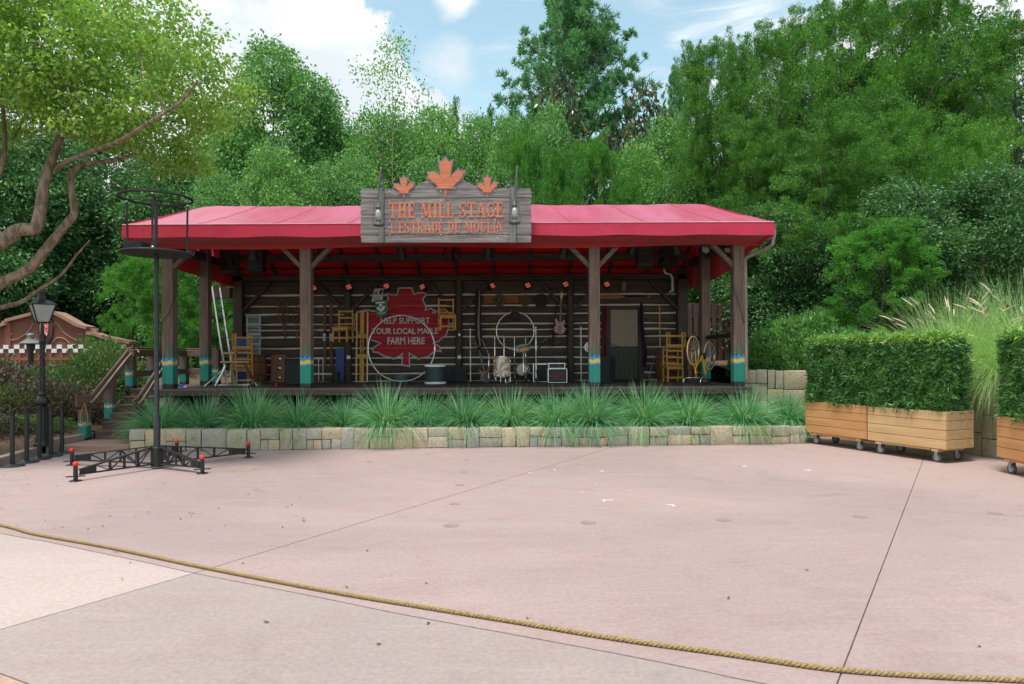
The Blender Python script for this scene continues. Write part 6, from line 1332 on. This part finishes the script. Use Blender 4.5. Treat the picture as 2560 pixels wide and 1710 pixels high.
def cedar(seed, w, H, z0, nb, nq, plen, qlen, qw, cone=.5, per=7):
    """boughs, each carrying several feathery sprays"""
    rg = np.random.default_rng(seed); C = []; Dd = []
    for i in range(nb):
        t = rg.random() ** .9; a = rg.random() * 2 * PI; prof = (1 - t) ** cone * (.55 + .45 * min(1, t * 4)); r = w / 2 * prof * (.35 + .65 * rg.random() ** .6)
        bc = np.array([math.cos(a) * r, math.sin(a) * r, z0 + (H - z0) * t]); bo = np.array([math.cos(a), math.sin(a), .25 + .9 * t]) + rg.normal(size=3) * .25; bo /= np.linalg.norm(bo)
        for k in range(per):
            out = bo + rg.normal(size=3) * .38; out /= np.linalg.norm(out); c = bc + rg.normal(size=3) * plen * np.array([.42, .42, .26]); pl = plen * (.55 + .7 * rg.random()); s = rg.random(nq) ** .8
            side = nrm(np.cross(np.broadcast_to(out, (nq, 3)), sphere_pts(rg, nq))); wid = (1 - s) ** .7 * .30 * pl + .02; p = c + out * (s[:, None] - .3) * pl + side * (rg.random((nq, 1)) * wid[:, None]) + np.array([0, 0, -.2]) * (s[:, None] ** 2) * pl
            C.append(p); Dd.append(nrm(out * .8 + side * .75 + rg.normal(size=(nq, 3)) * .2))
    C = fit(np.concatenate(C), w, H, z0); Dd = np.concatenate(Dd); n = len(C)
    return C, Dd, qlen * (.6 + .8 * rg.random(n)), qw * (.7 + .6 * rg.random(n)), rg
def limbs_mb(seed, H, z0, w, r0, n, lean=0.0):
    rg = random.Random(seed); m = MB(); pts = [(0, 0, -1.5), (0.0, 0, 0), (.1 * lean, .05, H * .3), (.25 * lean + rg.uniform(-.2, .2), rg.uniform(-.2, .2), H * .62), (.3 * lean, 0, H * .86)]
    ln = smooth_line(pts, 5); m.tube(ln, [r0 * (1 - .92 * i / (len(ln) - 1)) for i in range(len(ln))], 8)
    for i in range(n):
        f = .25 + .65 * (i + rg.random()) / n; b = ln[int(f * (len(ln) - 1))]; a = rg.uniform(0, 6.28); L = w * .42 * (1.05 - f * .75); e = b + Vector((math.cos(a) * L, math.sin(a) * L, L * .62)); mid = b.lerp(e, .5) + Vector((0, 0, -.06 * L))
        rr = r0 * (1 - f) * .45 + .018; m.tube([b, mid, e], [rr, rr * .65, rr * .25], 6)
    return m
def tree_proto(name, crown_me, mbt, bark, label='', group=None):
    r = thing(name, label, 'tree', (0, 0, 0), 0, group); mbt.build('trunk', bark, r, smooth=60); link('crown', crown_me, r); return r
protos = {}
def proto(key, name, me, mbt, bark, H, w, group):
    protos[key] = [tree_proto(name, me, mbt, bark, group=group), H, w, False]
a = broad(1, 7.2, 15, 2.2, 46, 950, .20, .10); proto('bA', 'broadleaf_tree', leaf_mesh('crown', *a[:4], L_mid, a[4]), limbs_mb(1, 15, 2, 7, .22, 12), M_barkd, 15, 7.2, 'broadleaf trees behind the stage')
a = broad(2, 7.6, 13, 1.0, 44, 900, .20, .10); proto('bD', 'broadleaf_tree', leaf_mesh('crown', *a[:4], L_dark, a[4]), limbs_mb(2, 13, 1, 7, .25, 12), M_bark, 13, 7.6, 'broadleaf trees behind the stage')
a = broad(3, 6.2, 10, .6, 40, 850, .17, .085); proto('bL', 'broadleaf_tree', leaf_mesh('crown', *a[:4], L_light, a[4]), limbs_mb(3, 10, .6, 6, .15, 10), M_barkl, 10, 6.2, 'broadleaf trees behind the stage')
a = broad(14, 6.6, 11, .6, 40, 850, .18, .09); proto('bM', 'broadleaf_tree', leaf_mesh('crown', *a[:4], L_mid, a[4]), limbs_mb(3, 11, .6, 6, .15, 10), M_barkd, 11, 6.6, 'broadleaf trees behind the stage')
a = broad(4, 6.0, 15.5, 4.5, 70, 62, .17, .085, .2, .11, .6, .3); proto('bi', 'birch_tree', leaf_mesh('crown', *a[:4], L_light, a[4]), limbs_mb(44, 15.5, 5, 6.4, .13, 26), M_barkl, 15.5, 6.0, None)
a = broad(5, 4.2, 8.5, 1.5, 26, 130, .30, .13, .4, .16); proto('mg', 'magnolia_tree', leaf_mesh('crown', *a[:4], L_mag, a[4]), limbs_mb(5, 8.5, 1.5, 4, .12, 10), M_barkd, 8.5, 4.2, 'magnolias with rusty leaves')
a = cedar(6, 7.4, 12, .3, 66, 290, 1.05, .105, .0205, .40); proto('cA', 'cedar_tree', leaf_mesh('crown', *a[:4], L_cedar, a[4]), limbs_mb(6, 12, .5, 6, .2, 16), M_barkd, 12, 7.0, 'feathery cedars on the right')
a = cedar(7, 6.6, 10.5, .2, 60, 290, 1.0, .10, .0205, .45); proto('cB', 'cedar_tree', leaf_mesh('crown', *a[:4], L_cedar, a[4]), limbs_mb(7, 10.5, .5, 5.5, .18, 16), M_barkd, 10.5, 6.2, 'feathery cedars on the right')
a = cedar(8, 4.8, 6.2, .1, 50, 230, .72, .085, .018, .42); proto('cS', 'cypress_tree', leaf_mesh('crown', *a[:4], L_cedar2, a[4]), limbs_mb(8, 6.2, .3, 4, .1, 12), M_barkd, 6.2, 4.6, 'bright green cypresses')
a = cedar(9, 3.2, 11, 2, 34, 120, .75, .14, .03, .9, 6); proto('cT', 'spire_cedar', leaf_mesh('crown', *a[:4], L_cedar, a[4]), limbs_mb(9, 11, 2, 3, .12, 10), M_barkd, 11, 3.4, 'slender cedar tops')
def pine():
    rg = np.random.default_rng(10); rr = random.Random(10); m = MB(); H = 21.5; tr = smooth_line([(0, 0, -1.5), (0, 0, 0), (.1, 0, 7), (-.1, .1, 14), (.05, 0, H - .3)], 6); m.tube(tr, [.26 * (1 - .93 * i / (len(tr) - 1)) for i in range(len(tr))], 8); C = []; Dd = []
    z = 8.2
    while z < H:
        f = (z - 8.2) / (H - 8.2); Rr = 6.6 * (1 - f) ** .72 * (.55 + .45 * min(1, f * 5 + .35)) + .35
        for k in range(5):
            a = rr.uniform(0, 6.28); L = Rr * rr.uniform(.65, 1.08); d = Vector((math.cos(a), math.sin(a), 0)); b = Vector((0, 0, z)); pts = [b, b + d * L * .5 + Vector((0, 0, L * .12)), b + d * L + Vector((0, 0, L * .42))]; ln = smooth_line(pts, 4); m.tube(ln, [.05 * (1 - .8 * i / (len(ln) - 1)) * (1 - .5 * f) + .008 for i in range(len(ln))], 5)
            for q in range(max(5, int(L * 4.2))):
                t = .28 + .72 * rr.random(); i = int(t * (len(ln) - 1)); c = ln[i] + Vector((rr.uniform(-1, 1), rr.uniform(-1, 1), rr.uniform(-.25, .6))) * (.16 + .16 * L * (1 - t) + .1); ax = np.array([d.x * .6, d.y * .6, .75]) + rg.normal(size=3) * .3
                n = 30; dd = nrm(nrm(ax) * .6 + sphere_pts(rg, n) * .75); C.append(np.array(c) + dd * .03); Dd.append(dd)
        z += .42 - .12 * f
    C = np.concatenate(C); Dd = np.concatenate(Dd); n = len(C); return leaf_mesh('crown', C, Dd, .36 * (.7 + .5 * rg.random(n)), .055, L_pine, rg), m, H
me, m, H = pine(); proto('pi', 'pine_tree', me, m, M_bark, H, 10.0, 'long needled pines')
def tree(key, px, D, ytop, wpx, label, zb=.9, rz=None):
    r, H, w, used = protos[key]; s = F / D; z = HC + (HZ - ytop) / s; k = (z - zb) / H; kw = wpx / s / w
    loc = ((px - 1280) / s, D, zb); rz = (px * 7.3 % 6.28) if rz is None else rz
    if not used: protos[key][3] = True; r.location = loc; r.rotation_euler = (0, 0, rz); r.scale = (kw, kw, k); r['label'] = label; return r
    return dup(r, loc, rz, label, (kw, kw, k))
T = [
 ('bD', 70, 31, 330, 440, 'dark broadleaf tree behind the curved garden wall at the left edge'), ('bD', 250, 36, 300, 460, 'dark broadleaf tree behind the lamp post, partly under the oak crown'), ('bD', 420, 33, 400, 380, 'dark broadleaf tree behind the black ring of the platform'), ('bD', -120, 27, 250, 420, 'dark broadleaf tree cut by the left edge behind the oak'), ('bD', 170, 34, 480, 320, 'lower dark green tree behind the lamp post lantern'),
 ('bA', 690, 33, 120, 350, 'tall rounded tree left of the sign, highest of the left group'), ('bM', 805, 35, 250, 270, 'green tree between the tall rounded tree and the birch'), ('bM', 575, 38, 290, 320, 'green tree behind the left end of the canvas roof, below the tall rounded tree'), ('bL', 700, 26, 375, 260, 'pale green leafy tree just above the roof left of the sign'), ('bM', 820, 28, 420, 200, 'low green tree touching the roof just left of the sign'), ('bM', 545, 27, 440, 200, 'low green tree over the left roof corner'),
 ('bi', 985, 31, 88, 270, 'slender birch with sparse leaves and a pale trunk above the sign'), ('bL', 955, 33, 285, 260, 'pale green tree at the foot of the birch'), ('bL', 1085, 35, 280, 270, 'pale green tree right of the birch above the big orange leaf'), ('bL', 1190, 38, 300, 220, 'pale green tree left of the pine, behind the right sign hook'), ('bM', 890, 29, 400, 200, 'green tree directly behind the left sign hook'), ('bM', 1075, 29, 400, 220, 'green tree directly behind the sign arch'),
 ('cT', 1140, 40, 258, 90, 'thin dark conifer tip between the birch and the pine'), ('cT', 1222, 41, 272, 90, 'thin dark conifer tip just left of the pine'), ('pi', 1440, 42, -60, 400, 'tall long needled pine rising in the middle of the sky'), ('pi', 1690, 52, 195, 150, 'small distant pine between the big pine and the cedars'),
 ('mg', 1400, 37, 205, 170, 'magnolia with rusty leaves in front of the pine trunk'), ('mg', 1625, 39, 225, 190, 'magnolia with rusty leaves right of the pine'), ('mg', 1535, 38, 325, 180, 'dark magnolia below the right side of the pine'),
 ('bM', 1375, 33, 272, 165, 'small round topped tree below the pine, behind the cypresses'), ('bL', 1270, 34, 300, 190, 'pale green tree at the left foot of the pine'), ('bL', 1690, 33, 300, 230, 'pale silvery tree left of the tall cedars'), ('bL', 1605, 28, 370, 220, 'glossy light green tree above the right half of the roof'), ('bM', 1700, 27, 430, 200, 'green tree above the right roof ridge end'),
 ('cS', 1310, 27.5, 325, 210, 'bright green cypress just right of the sign'), ('cS', 1400, 26, 385, 220, 'bright green cypress low over the roof, middle one'), ('cS', 1490, 27, 345, 220, 'bright green cypress over the right half of the roof'), ('cS', 1575, 25.5, 430, 170, 'smallest bright green cypress over the right half of the roof'),
 ('cB', 1775, 27, 115, 300, 'cedar with several pointed tops left of the tall cedars'), ('cT', 1745, 27, 120, 120, 'spiky cedar top farthest left in the cedar group'), ('cT', 1840, 28, 112, 120, 'spiky cedar top in front of the streaky cloud'),
 ('cA', 1865, 31, 120, 380, 'feathery cedar behind the spiky cedar tops'), ('cA', 2040, 33, 30, 420, 'feathery cedar far back between the two tallest cedars'), ('cA', 2235, 33, -20, 420, 'feathery cedar far back above the farthest hedge'), ('cB', 2160, 26, 230, 400, 'middle sized cedar in the centre of the right group'), ('cB', 1960, 25, 330, 340, 'middle sized cedar behind the stone wall end'), ('bD', 2010, 37, 250, 480, 'dark tree far behind the right corner of the roof'), ('bD', 2230, 38, 120, 480, 'dark tree far behind the hedged planters'),
 ('cA', 1960, 27, 70, 460, 'broad feathery cedar above the right roof corner'), ('cA', 2130, 30, -40, 470, 'tallest feathery cedar right of the stage'), ('cA', 2330, 29, -30, 460, 'tall feathery cedar above the hedged planters'), ('cA', 2540, 27, 40, 460, 'feathery cedar cut by the right edge'), ('cB', 1880, 25, 300, 330, 'lower cedar hanging behind the right corner post'), ('cB', 2060, 22.5, 300, 390, 'lower cedar in front of the tall group, middle one'), ('cB', 2260, 23, 280, 380, 'lower cedar in front of the tall group, above the fountain grass'), ('cB', 2450, 22, 310, 380, 'lower cedar in front of the tall group near the right edge'),
 ('bD', 2260, 20.5, 470, 330, 'dark small leaved tree behind the fountain grass'), ('bD', 2470, 20, 440, 360, 'dark small leaved tree at the right edge behind the grass'), ('bD', 1900, 23, 520, 330, 'dark low tree behind the downspout'), ('bD', 2080, 22.5, 560, 300, 'dark low tree above the clipped shrubs'), ('cS', 2195, 19.2, 560, 330, 'bright green cypress left of the fountain grass'),
 ('cS', 330, 22.5, 640, 200, 'feathery green cypress left of the stage stairs top'), ('cS', 420, 23.5, 620, 220, 'feathery green cypress behind the left corner post'), ('cS', 560, 24, 655, 190, 'feathery green cypress behind the ladder'), ('bM', 500, 27, 560, 260, 'green tree seen under the left end of the roof'), ('bM', 1790, 27, 560, 300, 'green tree seen over the dark board fence'),
 ('bD', 2420, 34, 60, 420, 'dark tree rising behind the right cedars'), ('bD', 1700, 40, 330, 420, 'dark tree far behind the right half of the roof'), ('bD', 1000, 42, 330, 420, 'dark tree far behind the sign'), ('bD', 620, 43, 330, 420, 'dark tree far behind the left half of the roof'),
]
for t in T: tree(*t)

# ---- the oak in the left foreground
OB = Vector((-13.2, 12.6, .4)); OAK = thing('oak_tree', 'large yellow green oak with bare crooked limbs reaching in from the left edge', 'tree', OB)
def limb(pts, D, r0, r1): 
    ln = smooth_line([(P(x, y, D + dz) - OB) for x, y, dz in pts], 6); return ln, [r0 + (r1 - r0) * i / (len(ln) - 1) for i in range(len(ln))]
m = MB()
st = [(-560, 960, .1), (-420, 840, 0), (-260, 740, -.1)]
for pts, r0, r1 in (([(-540, 1100, .2), (-480, 900, .1), (-330, 760, 0), (-120, 650, -.1), (0, 606, -.2), (45, 575, -.2), (88, 570, -.2), (101, 520, -.1), (112, 450, 0), (135, 385, .1), (155, 330, .2), (165, 295, .3), (150, 260, .4), (110, 190, .6)], .34, .05),
                    ([(-480, 960, .3), (-260, 800, .3), (-60, 735, .2), (20, 700, .2), (75, 670, .2), (125, 610, .2), (165, 560, .2), (186, 530, .25), (178, 470, .3), (178, 435, .35), (200, 415, .4), (245, 405, .4), (300, 398, .5), (340, 380, .6)], .24, .035),
                    ([(140, 425, .1), (165, 405, -.2), (230, 378, -.7), (300, 352, -1.2), (360, 315, -1.5), (410, 283, -1.6), (440, 265, -1.6), (470, 235, -1.6), (495, 200, -1.6)], .10, .022),
                    ([(-200, 660, .3), (-70, 520, .3), (0, 430, .3), (12, 330, .4), (5, 230, .5), (30, 120, .6)], .13, .03), ([(165, 300, .3), (210, 230, .4), (260, 150, .2), (300, 60, .3)], .05, .015), ([(410, 283, -1.6), (395, 240, -1.5), (360, 180, -1.4), (350, 110, -1.3)], .035, .012), ([(300, 352, -.2), (260, 270, .2), (230, 180, .4), (180, 60, .5)], .04, .012), ([(30, 350, .4), (70, 280, .6), (95, 180, .8)], .04, .012),
                    ([(-100, 790, .9), (40, 760, 1.0), (90, 730, 1.1), (150, 690, 1.2), (190, 640, 1.2), (225, 600, 1.2)], .10, .02)):
    ln, rs = limb(pts, 12.2, r0 * .62, r1 * .8); m.tube(ln, [q * .80 for q in rs], 9)
m.build('trunk', M_bark, OAK, smooth=70)
rg = np.random.default_rng(77); pol = [(-330, -160), (253, -80), (270, 5), (300, 22), (353, 10), (392, 50), (436, 72), (462, 118), (512, 78), (548, 108), (577, 136), (580, 232), (540, 290), (486, 362), (385, 418), (300, 378), (230, 345), (150, 312), (60, 300), (-20, 285), (-330, 330)]
def inside(x, y):
    c = False
    for i in range(len(pol)):
        (x1, y1), (x2, y2) = pol[i - 1], pol[i]
        if (y1 > y) != (y2 > y) and x < (x2 - x1) * (y - y1) / (y2 - y1) + x1: c = not c
    return c
C = []; Dd = []; k = 0
while k < 860:
    x, y = rg.uniform(-300, 585), rg.uniform(-150, 420)
    if not inside(x, y) or (math.sin(x * .021 + 1) * math.sin(y * .027 + .5) > .55 and rg.random() < .65): continue
    D = 12.1 + rg.uniform(-1.5, 1.7); c = np.array(P(x, y, 12.3) - OB) + np.array([0, D - 12.3, 0]); nn = 74; o = rg.normal(size=(nn, 3)) * np.array([.20, .20, .07]) * rg.uniform(.7, 1.25); C.append(c + o); Dd.append(nrm(o) * .5 + np.array([0, 0, -.35]) + rg.normal(size=(nn, 3)) * .6); k += 1
C = np.concatenate(C); Dd = np.concatenate(Dd); n = len(C)
link('crown', leaf_mesh('crown', C, Dd, .086 * (.6 + .7 * rg.random(n)), .05 * (.7 + .6 * rg.random(n)), L_oak, rg), OAK)

# ---- grass clumps in the planter
def clump_mesh(name, seed, nb, lmin, lmax, wid, rbase, tmax, grav, m, seg=6, flop=0.0, pw=.8):
    rg = np.random.default_rng(seed); V = []; Rn = []
    for i in range(nb):
        a = rg.random() * 2 * PI; th = tmax * rg.random() ** pw; L = lmin + (lmax - lmin) * rg.random(); r = rbase * math.sqrt(rg.random()); p = np.array([math.cos(a) * r, math.sin(a) * r * .9, 0.0]); a2 = a + rg.normal() * .35; d = np.array([math.cos(a2) * math.sin(th), math.sin(a2) * math.sin(th), math.cos(th)])
        s = np.cross(d, [0, 0, 1.0]); s = s / (np.linalg.norm(s) + 1e-6) if np.linalg.norm(s) > .05 else np.array([1., 0, 0]); tw = rg.normal() * .5; s = s * math.cos(tw) + np.cross(d, s) * math.sin(tw); g = grav * (.5 + rg.random()) ; rv = rg.random(); pts = [p.copy()]; ws = [wid * .6]
        for q in range(seg):
            d = d + np.array([flop, 0, -g * (.35 + q / seg)]) * (1 / seg) * (math.sin(th) + .18); d /= np.linalg.norm(d); p = p + d * L / seg; pts.append(p.copy()); ws.append(wid * (1 - ((q + 1) / seg) ** 2.2) + .0006)
        for q in range(seg): V += [pts[q] - s * ws[q] / 2, pts[q] + s * ws[q] / 2, pts[q + 1] + s * ws[q + 1] / 2, pts[q + 1] - s * ws[q + 1] / 2]; Rn.append(rv)
    return quad_mesh(name, np.array(V), m, np.array(Rn))
gm = [clump_mesh('grass_blades', 30 + i, 1700, .52, 1.0, .0115, .15, R(80), 1.8, L_grass, 7, 0.0, .58) for i in range(4)]
gl = [(398, .95, 'farthest left beside the stairs'), (509, .92, 'below the tripod seat'), (632, 1.05, 'below the left chair pile'), (747, .98, 'below the quilted loudspeaker'), (858, .88, 'below the dark blue board'), (968, 1.06, 'below the large silver ring'), (1058, .95, 'below the tall drum'), (1165, 1.0, 'below the purple cloth'), (1276, 1.0, 'below the floor tom'), (1388, 1.04, 'below the rack cases'), (1478, 1.08, 'below the third post, spilling over the wall'), (1608, 1.05, 'below the door'), (1722, 1.05, 'below the bicycle'), (1862, 1.02, 'below the right corner post'), (1968, .9, 'farthest right beside the first planter box')]
for i, (px, s, w) in enumerate(gl):
    y = 14.42 + .0575 * (px - 300) / 122 * .85 if px != 1478 else 14.62; y = 14.50 + (px - 398) / 1570 * .62 + (.0 if i % 2 else .10) - (.12 if i in (5, 10) else 0) + (.10 if i > 10 else .05)
    x = (px - 1280) / F * y; o = link('grass_clump', gm[i % 4]); o.location = (x, y, .33 if i != 5 and i != 10 else .36); o.rotation_euler = (0, 0, i * 2.1); o.scale = (s * 1.12, s * 1.12, s * (.97 + .06 * (i % 3))); tag(o, 'arching green grass clump ' + w, 'grass clump', 'ornamental grasses along the stage front')
# ---- fountain grass on the bank
fm = clump_mesh('grass_blades', 50, 4200, 1.0, 1.8, .0068, .42, R(84), 1.9, L_fount, 8, 0.0, .6)
M_plume = mat('seed_plume', (.70, .58, .46), (.58, .45, .34), .9, 30)
def plume_mb(seed, n):
    rr = random.Random(seed); m = MB()
    for i in range(n):
        a = rr.uniform(0, 6.28); t = rr.uniform(.25, 1.0); L = rr.uniform(1.35, 1.75); d = Vector((math.cos(a) * t, math.sin(a) * t, 1.0)).normalized(); b = d * L * .82; tip = Vector((d.x * 1.35, d.y * 1.35, d.z * .72)).normalized(); q = [b, b + tip * .08, b + tip * .18 + Vector((0, 0, -.01)), b + tip * .29 + Vector((0, 0, -.035))]
        m.tube(q, [.005, .014, .012, .003], 6)
    return m
M_stalk = mat('grass_stalk', (.35, .36, .16), rough=.7)
for i, (x, y, s, w) in enumerate(((9.15, 14.1, 1.2, 'left fountain grass clump with pale plumes above the hedges'), (10.15, 13.3, 1.35, 'right fountain grass clump with pale plumes at the right edge'), (9.15, 12.75, .8, 'smaller fountain grass clump filling the gap between two hedges'))):
    r = thing('fountain_grass', w, 'grass clump', (x, y, 1.38), i * 2.2, 'fountain grasses on the bank'); r.scale = (s, s, s); link('blades', fm, r); plume_mb(90 + i, 24 if i < 2 else 4).build('plumes', M_plume, r, smooth=80)
# ---- hedges growing in the planter boxes
def hedge_me(seed, L, wd, h, nw):
    rg = np.random.default_rng(seed); C = []; Dd = []; S = []; Rn = []
    faces = [(0, 2.2 * L * h), (1, L * h * .7), (2, wd * h), (3, wd * h), (4, 1.3 * L * wd)]; tot = sum(a for _, a in faces)
    for f, a in faces:
        n = int(nw * a / tot); u = rg.random(n); v = rg.random(n); dep = rg.random(n) ** 1.6 * .13; dep = np.where(rg.random(n) < .08, -rg.random(n) * .07, dep)
        if f == 0: c = np.stack([u * L, dep, v * h], 1); nn = np.array([0, -1, .25])
        if f == 1: c = np.stack([u * L, wd - dep, v * h], 1); nn = np.array([0, 1, .25])
        if f == 2: c = np.stack([dep, u * wd, v * h], 1); nn = np.array([-1, 0, .25])
        if f == 3: c = np.stack([L - dep, u * wd, v * h], 1); nn = np.array([1, 0, .25])
        if f == 4: c = np.stack([u * L, v * wd, h - dep * .6 + .02 * np.sin(u * 17)], 1); nn = np.array([0, 0, 1.])
        c[:, 1] += .035 * np.sin(c[:, 0] * 9 + seed) * np.sin(c[:, 2] * 8); 
        for cc in c:
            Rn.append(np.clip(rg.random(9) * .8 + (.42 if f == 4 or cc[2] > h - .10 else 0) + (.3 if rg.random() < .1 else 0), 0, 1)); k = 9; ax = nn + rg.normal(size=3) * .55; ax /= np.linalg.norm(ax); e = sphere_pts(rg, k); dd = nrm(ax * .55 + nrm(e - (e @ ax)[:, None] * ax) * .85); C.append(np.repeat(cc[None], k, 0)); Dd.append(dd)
    C = np.concatenate(C); Dd = np.concatenate(Dd); n = len(C)
    me = leaf_mesh('hedge_leaves', C, Dd,   .115 * (.6 + .7 * rg.random(n)), .0145 * (.8 + .5 * rg.random(n)), L_hedge, rg); me.attributes['rnd'].data.foreach_set('value', np.concatenate(Rn).astype(np.float32)); return me
M_hcore = mat('hedge_inside', (.010, .018, .008), (.016, .014, .009), .95, 14, bump=.6)  # near-black core for twigs, with the shade between leaves in its colour
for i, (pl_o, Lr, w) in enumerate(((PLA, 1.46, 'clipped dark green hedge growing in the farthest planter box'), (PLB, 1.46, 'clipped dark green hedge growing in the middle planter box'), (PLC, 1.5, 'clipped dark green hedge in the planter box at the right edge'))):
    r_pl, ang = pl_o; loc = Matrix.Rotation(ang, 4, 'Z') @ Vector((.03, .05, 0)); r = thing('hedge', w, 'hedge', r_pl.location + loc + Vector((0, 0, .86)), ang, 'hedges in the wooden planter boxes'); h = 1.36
    link('foliage', hedge_me(60 + i, Lr, .64, h, 5000), r); MB().box(.10, Lr - .10, .10, .54, 0, h - .09).build('twig_shade_core', M_hcore, r, bevel=.05)
    m = MB(); rr = random.Random(i)
    for q in range(7): x = rr.uniform(.15, Lr - .15); m.tube([(x, .09, 0), (x + rr.uniform(-.1, .1), .06, .35), (x + rr.uniform(-.25, .25), .05, rr.uniform(.6, 1.1))], [.016, .012, .005], 6)
    m.build('stems', M_bark, r)
# ---- shrubs
def shrub_me(seed, rx, rz, n, ll, lw, m, whorl=1):
    rg = np.random.default_rng(seed); nc = 70; d = sphere_pts(rg, nc); d[:, 2] = np.abs(d[:, 2]); cc = d * np.array([rx, rx, rz]) * (.55 + .45 * rg.random((nc, 1))); cc[:, 2] += .05; per = n // nc; C = []; Dd = []
    for c in cc: o = rg.normal(size=(per, 3)) * rx * .13; C.append(c + o); Dd.append(nrm(o) * .5 + nrm(c) * .8 + rg.normal(size=(per, 3)) * .5 + np.array([0, 0, .25]))
    C = np.concatenate(C); Dd = np.concatenate(Dd); n = len(C); C[:, 2] = np.maximum(C[:, 2], .02)
    return leaf_mesh('shrub_leaves', C, Dd, ll * (.6 + .7 * rg.random(n)), lw * (.7 + .6 * rg.random(n)), m, rg)
sp_me = shrub_me(70, 1.0, .95, 6500, .085, .042, L_purple); sg_me = shrub_me(71, 1.0, .95, 6500, .085, .042, L_purgrn)
sh = [(205, 17.2, 1.05, 1.25, 1, 'green red tipped shrub beside the stair rail top'), (120, 17.8, 1.1, .72, 1, 'green red tipped shrub below the curved garden wall'), (275, 18.3, 1.0, 1.45, 1, 'tallest green red tipped shrub behind the stair rail'), (40, 18.4, 1.2, .55, 0, 'purple shrub below the left part of the lattice wall'), (170, 15.9, .85, .95, 0, 'purple shrub right of the lamp post shaft'), (225, 16.0, .62, .85, 0, 'purple shrub squeezed behind the lower stair rail'), (85, 15.8, .95, .85, 0, 'purple shrub directly behind the lamp post'), (20, 15.6, .95, .7, 1, 'green shrub left of the lamp post'), (-50, 16.4, 1.2, .95, 0, 'purple shrub at the left edge'), (60, 14.6, .62, .55, 1, 'low green shrub in front, left of the lamp post'), (-10, 14.2, .7, .6, 0, 'low purple shrub at the left edge behind the queue posts'), (140, 14.9, .5, .6, 1, 'low green shrub right of the lamp post base'), (-30, 19.5, 1.2, .5, 1, 'green shrub far left before the lattice wall')]
for i, (px, D, s, hz, k, lab) in enumerate(sh):
    x = (px - 1280) / F * D; r = thing('flowering_shrub', lab, 'shrub', (x, D, bed_h(x, D) - .08), i * 1.7, 'purple and green shrubs on the left bed'); r.scale = (s, s, s * hz); link('foliage', sg_me if k else sp_me, r)
    m = MB(); rr = random.Random(i)
    for q in range(4): m.tube([(0, 0, -.1), (rr.uniform(-.2, .2), rr.uniform(-.2, .2), .3), (rr.uniform(-.5, .5), rr.uniform(-.5, .5), .6)], [.025, .018, .008], 6)
    m.build('stems', M_barkd, r)
def whorl_shrub(seed, n, k, ll, lw, m):
    rg = np.random.default_rng(seed); C = []; Dd = []; nl = 26; ld = sphere_pts(rg, nl); ld[:, 2] = np.abs(ld[:, 2]) * .9
    for i in range(n):
        l = ld[rg.integers(nl)]; lc = l * np.array([.66, .66, .70]) + np.array([0, 0, .12]); d = sphere_pts(rg, 1)[0] + l * .6 + np.array([0, 0, .25]); d /= np.linalg.norm(d); c = lc + d * (.20 + .16 * rg.random()); ax = d + rg.normal(size=3) * .35; ax /= np.linalg.norm(ax)
        e = sphere_pts(rg, k); Dd.append(nrm(ax * .55 + nrm(e - (e @ ax)[:, None] * ax) * .85)); C.append(np.repeat(c[None], k, 0))
    C = np.concatenate(C); Dd = np.concatenate(Dd); n = len(C); C[:, 2] = np.maximum(C[:, 2], .02)
    return leaf_mesh('shrub_leaves', C, Dd, ll * (.6 + .7 * rg.random(n)), lw * (.7 + .6 * rg.random(n)), m, rg)
po_me = whorl_shrub(72, 2600, 8, .13, .022, L_podo)
for i, (px, D, s, hz, lab) in enumerate(((1935, 17.2, .95, 1.15, 'leafy bright green shrub above the stone wall next to the right post'), (2035, 17.0, 1.1, 1.35, 'leafy bright green shrub behind the farthest hedge'), (2115, 16.4, .9, 1.2, 'leafy bright green shrub between the hedge and the fountain grass'), (1885, 18.6, .7, 1.2, 'small green shrub right behind the corner post'), (2010, 19.0, 1.2, 1.3, 'bigger green shrub farther back above the stone wall'))):
    r = thing('clipped_shrub', lab, 'shrub', ((px - 1280) / F * D, D, 1.36), i * 2.0, 'bright green shrubs above the retaining wall'); r.scale = (s, s, s * hz); link('foliage', po_me, r); MB().tube([(0, 0, -.2), (.05, 0, .3), (.1, .1, .7)], [.04, .03, .012], 6).build('stem', M_barkd, r)
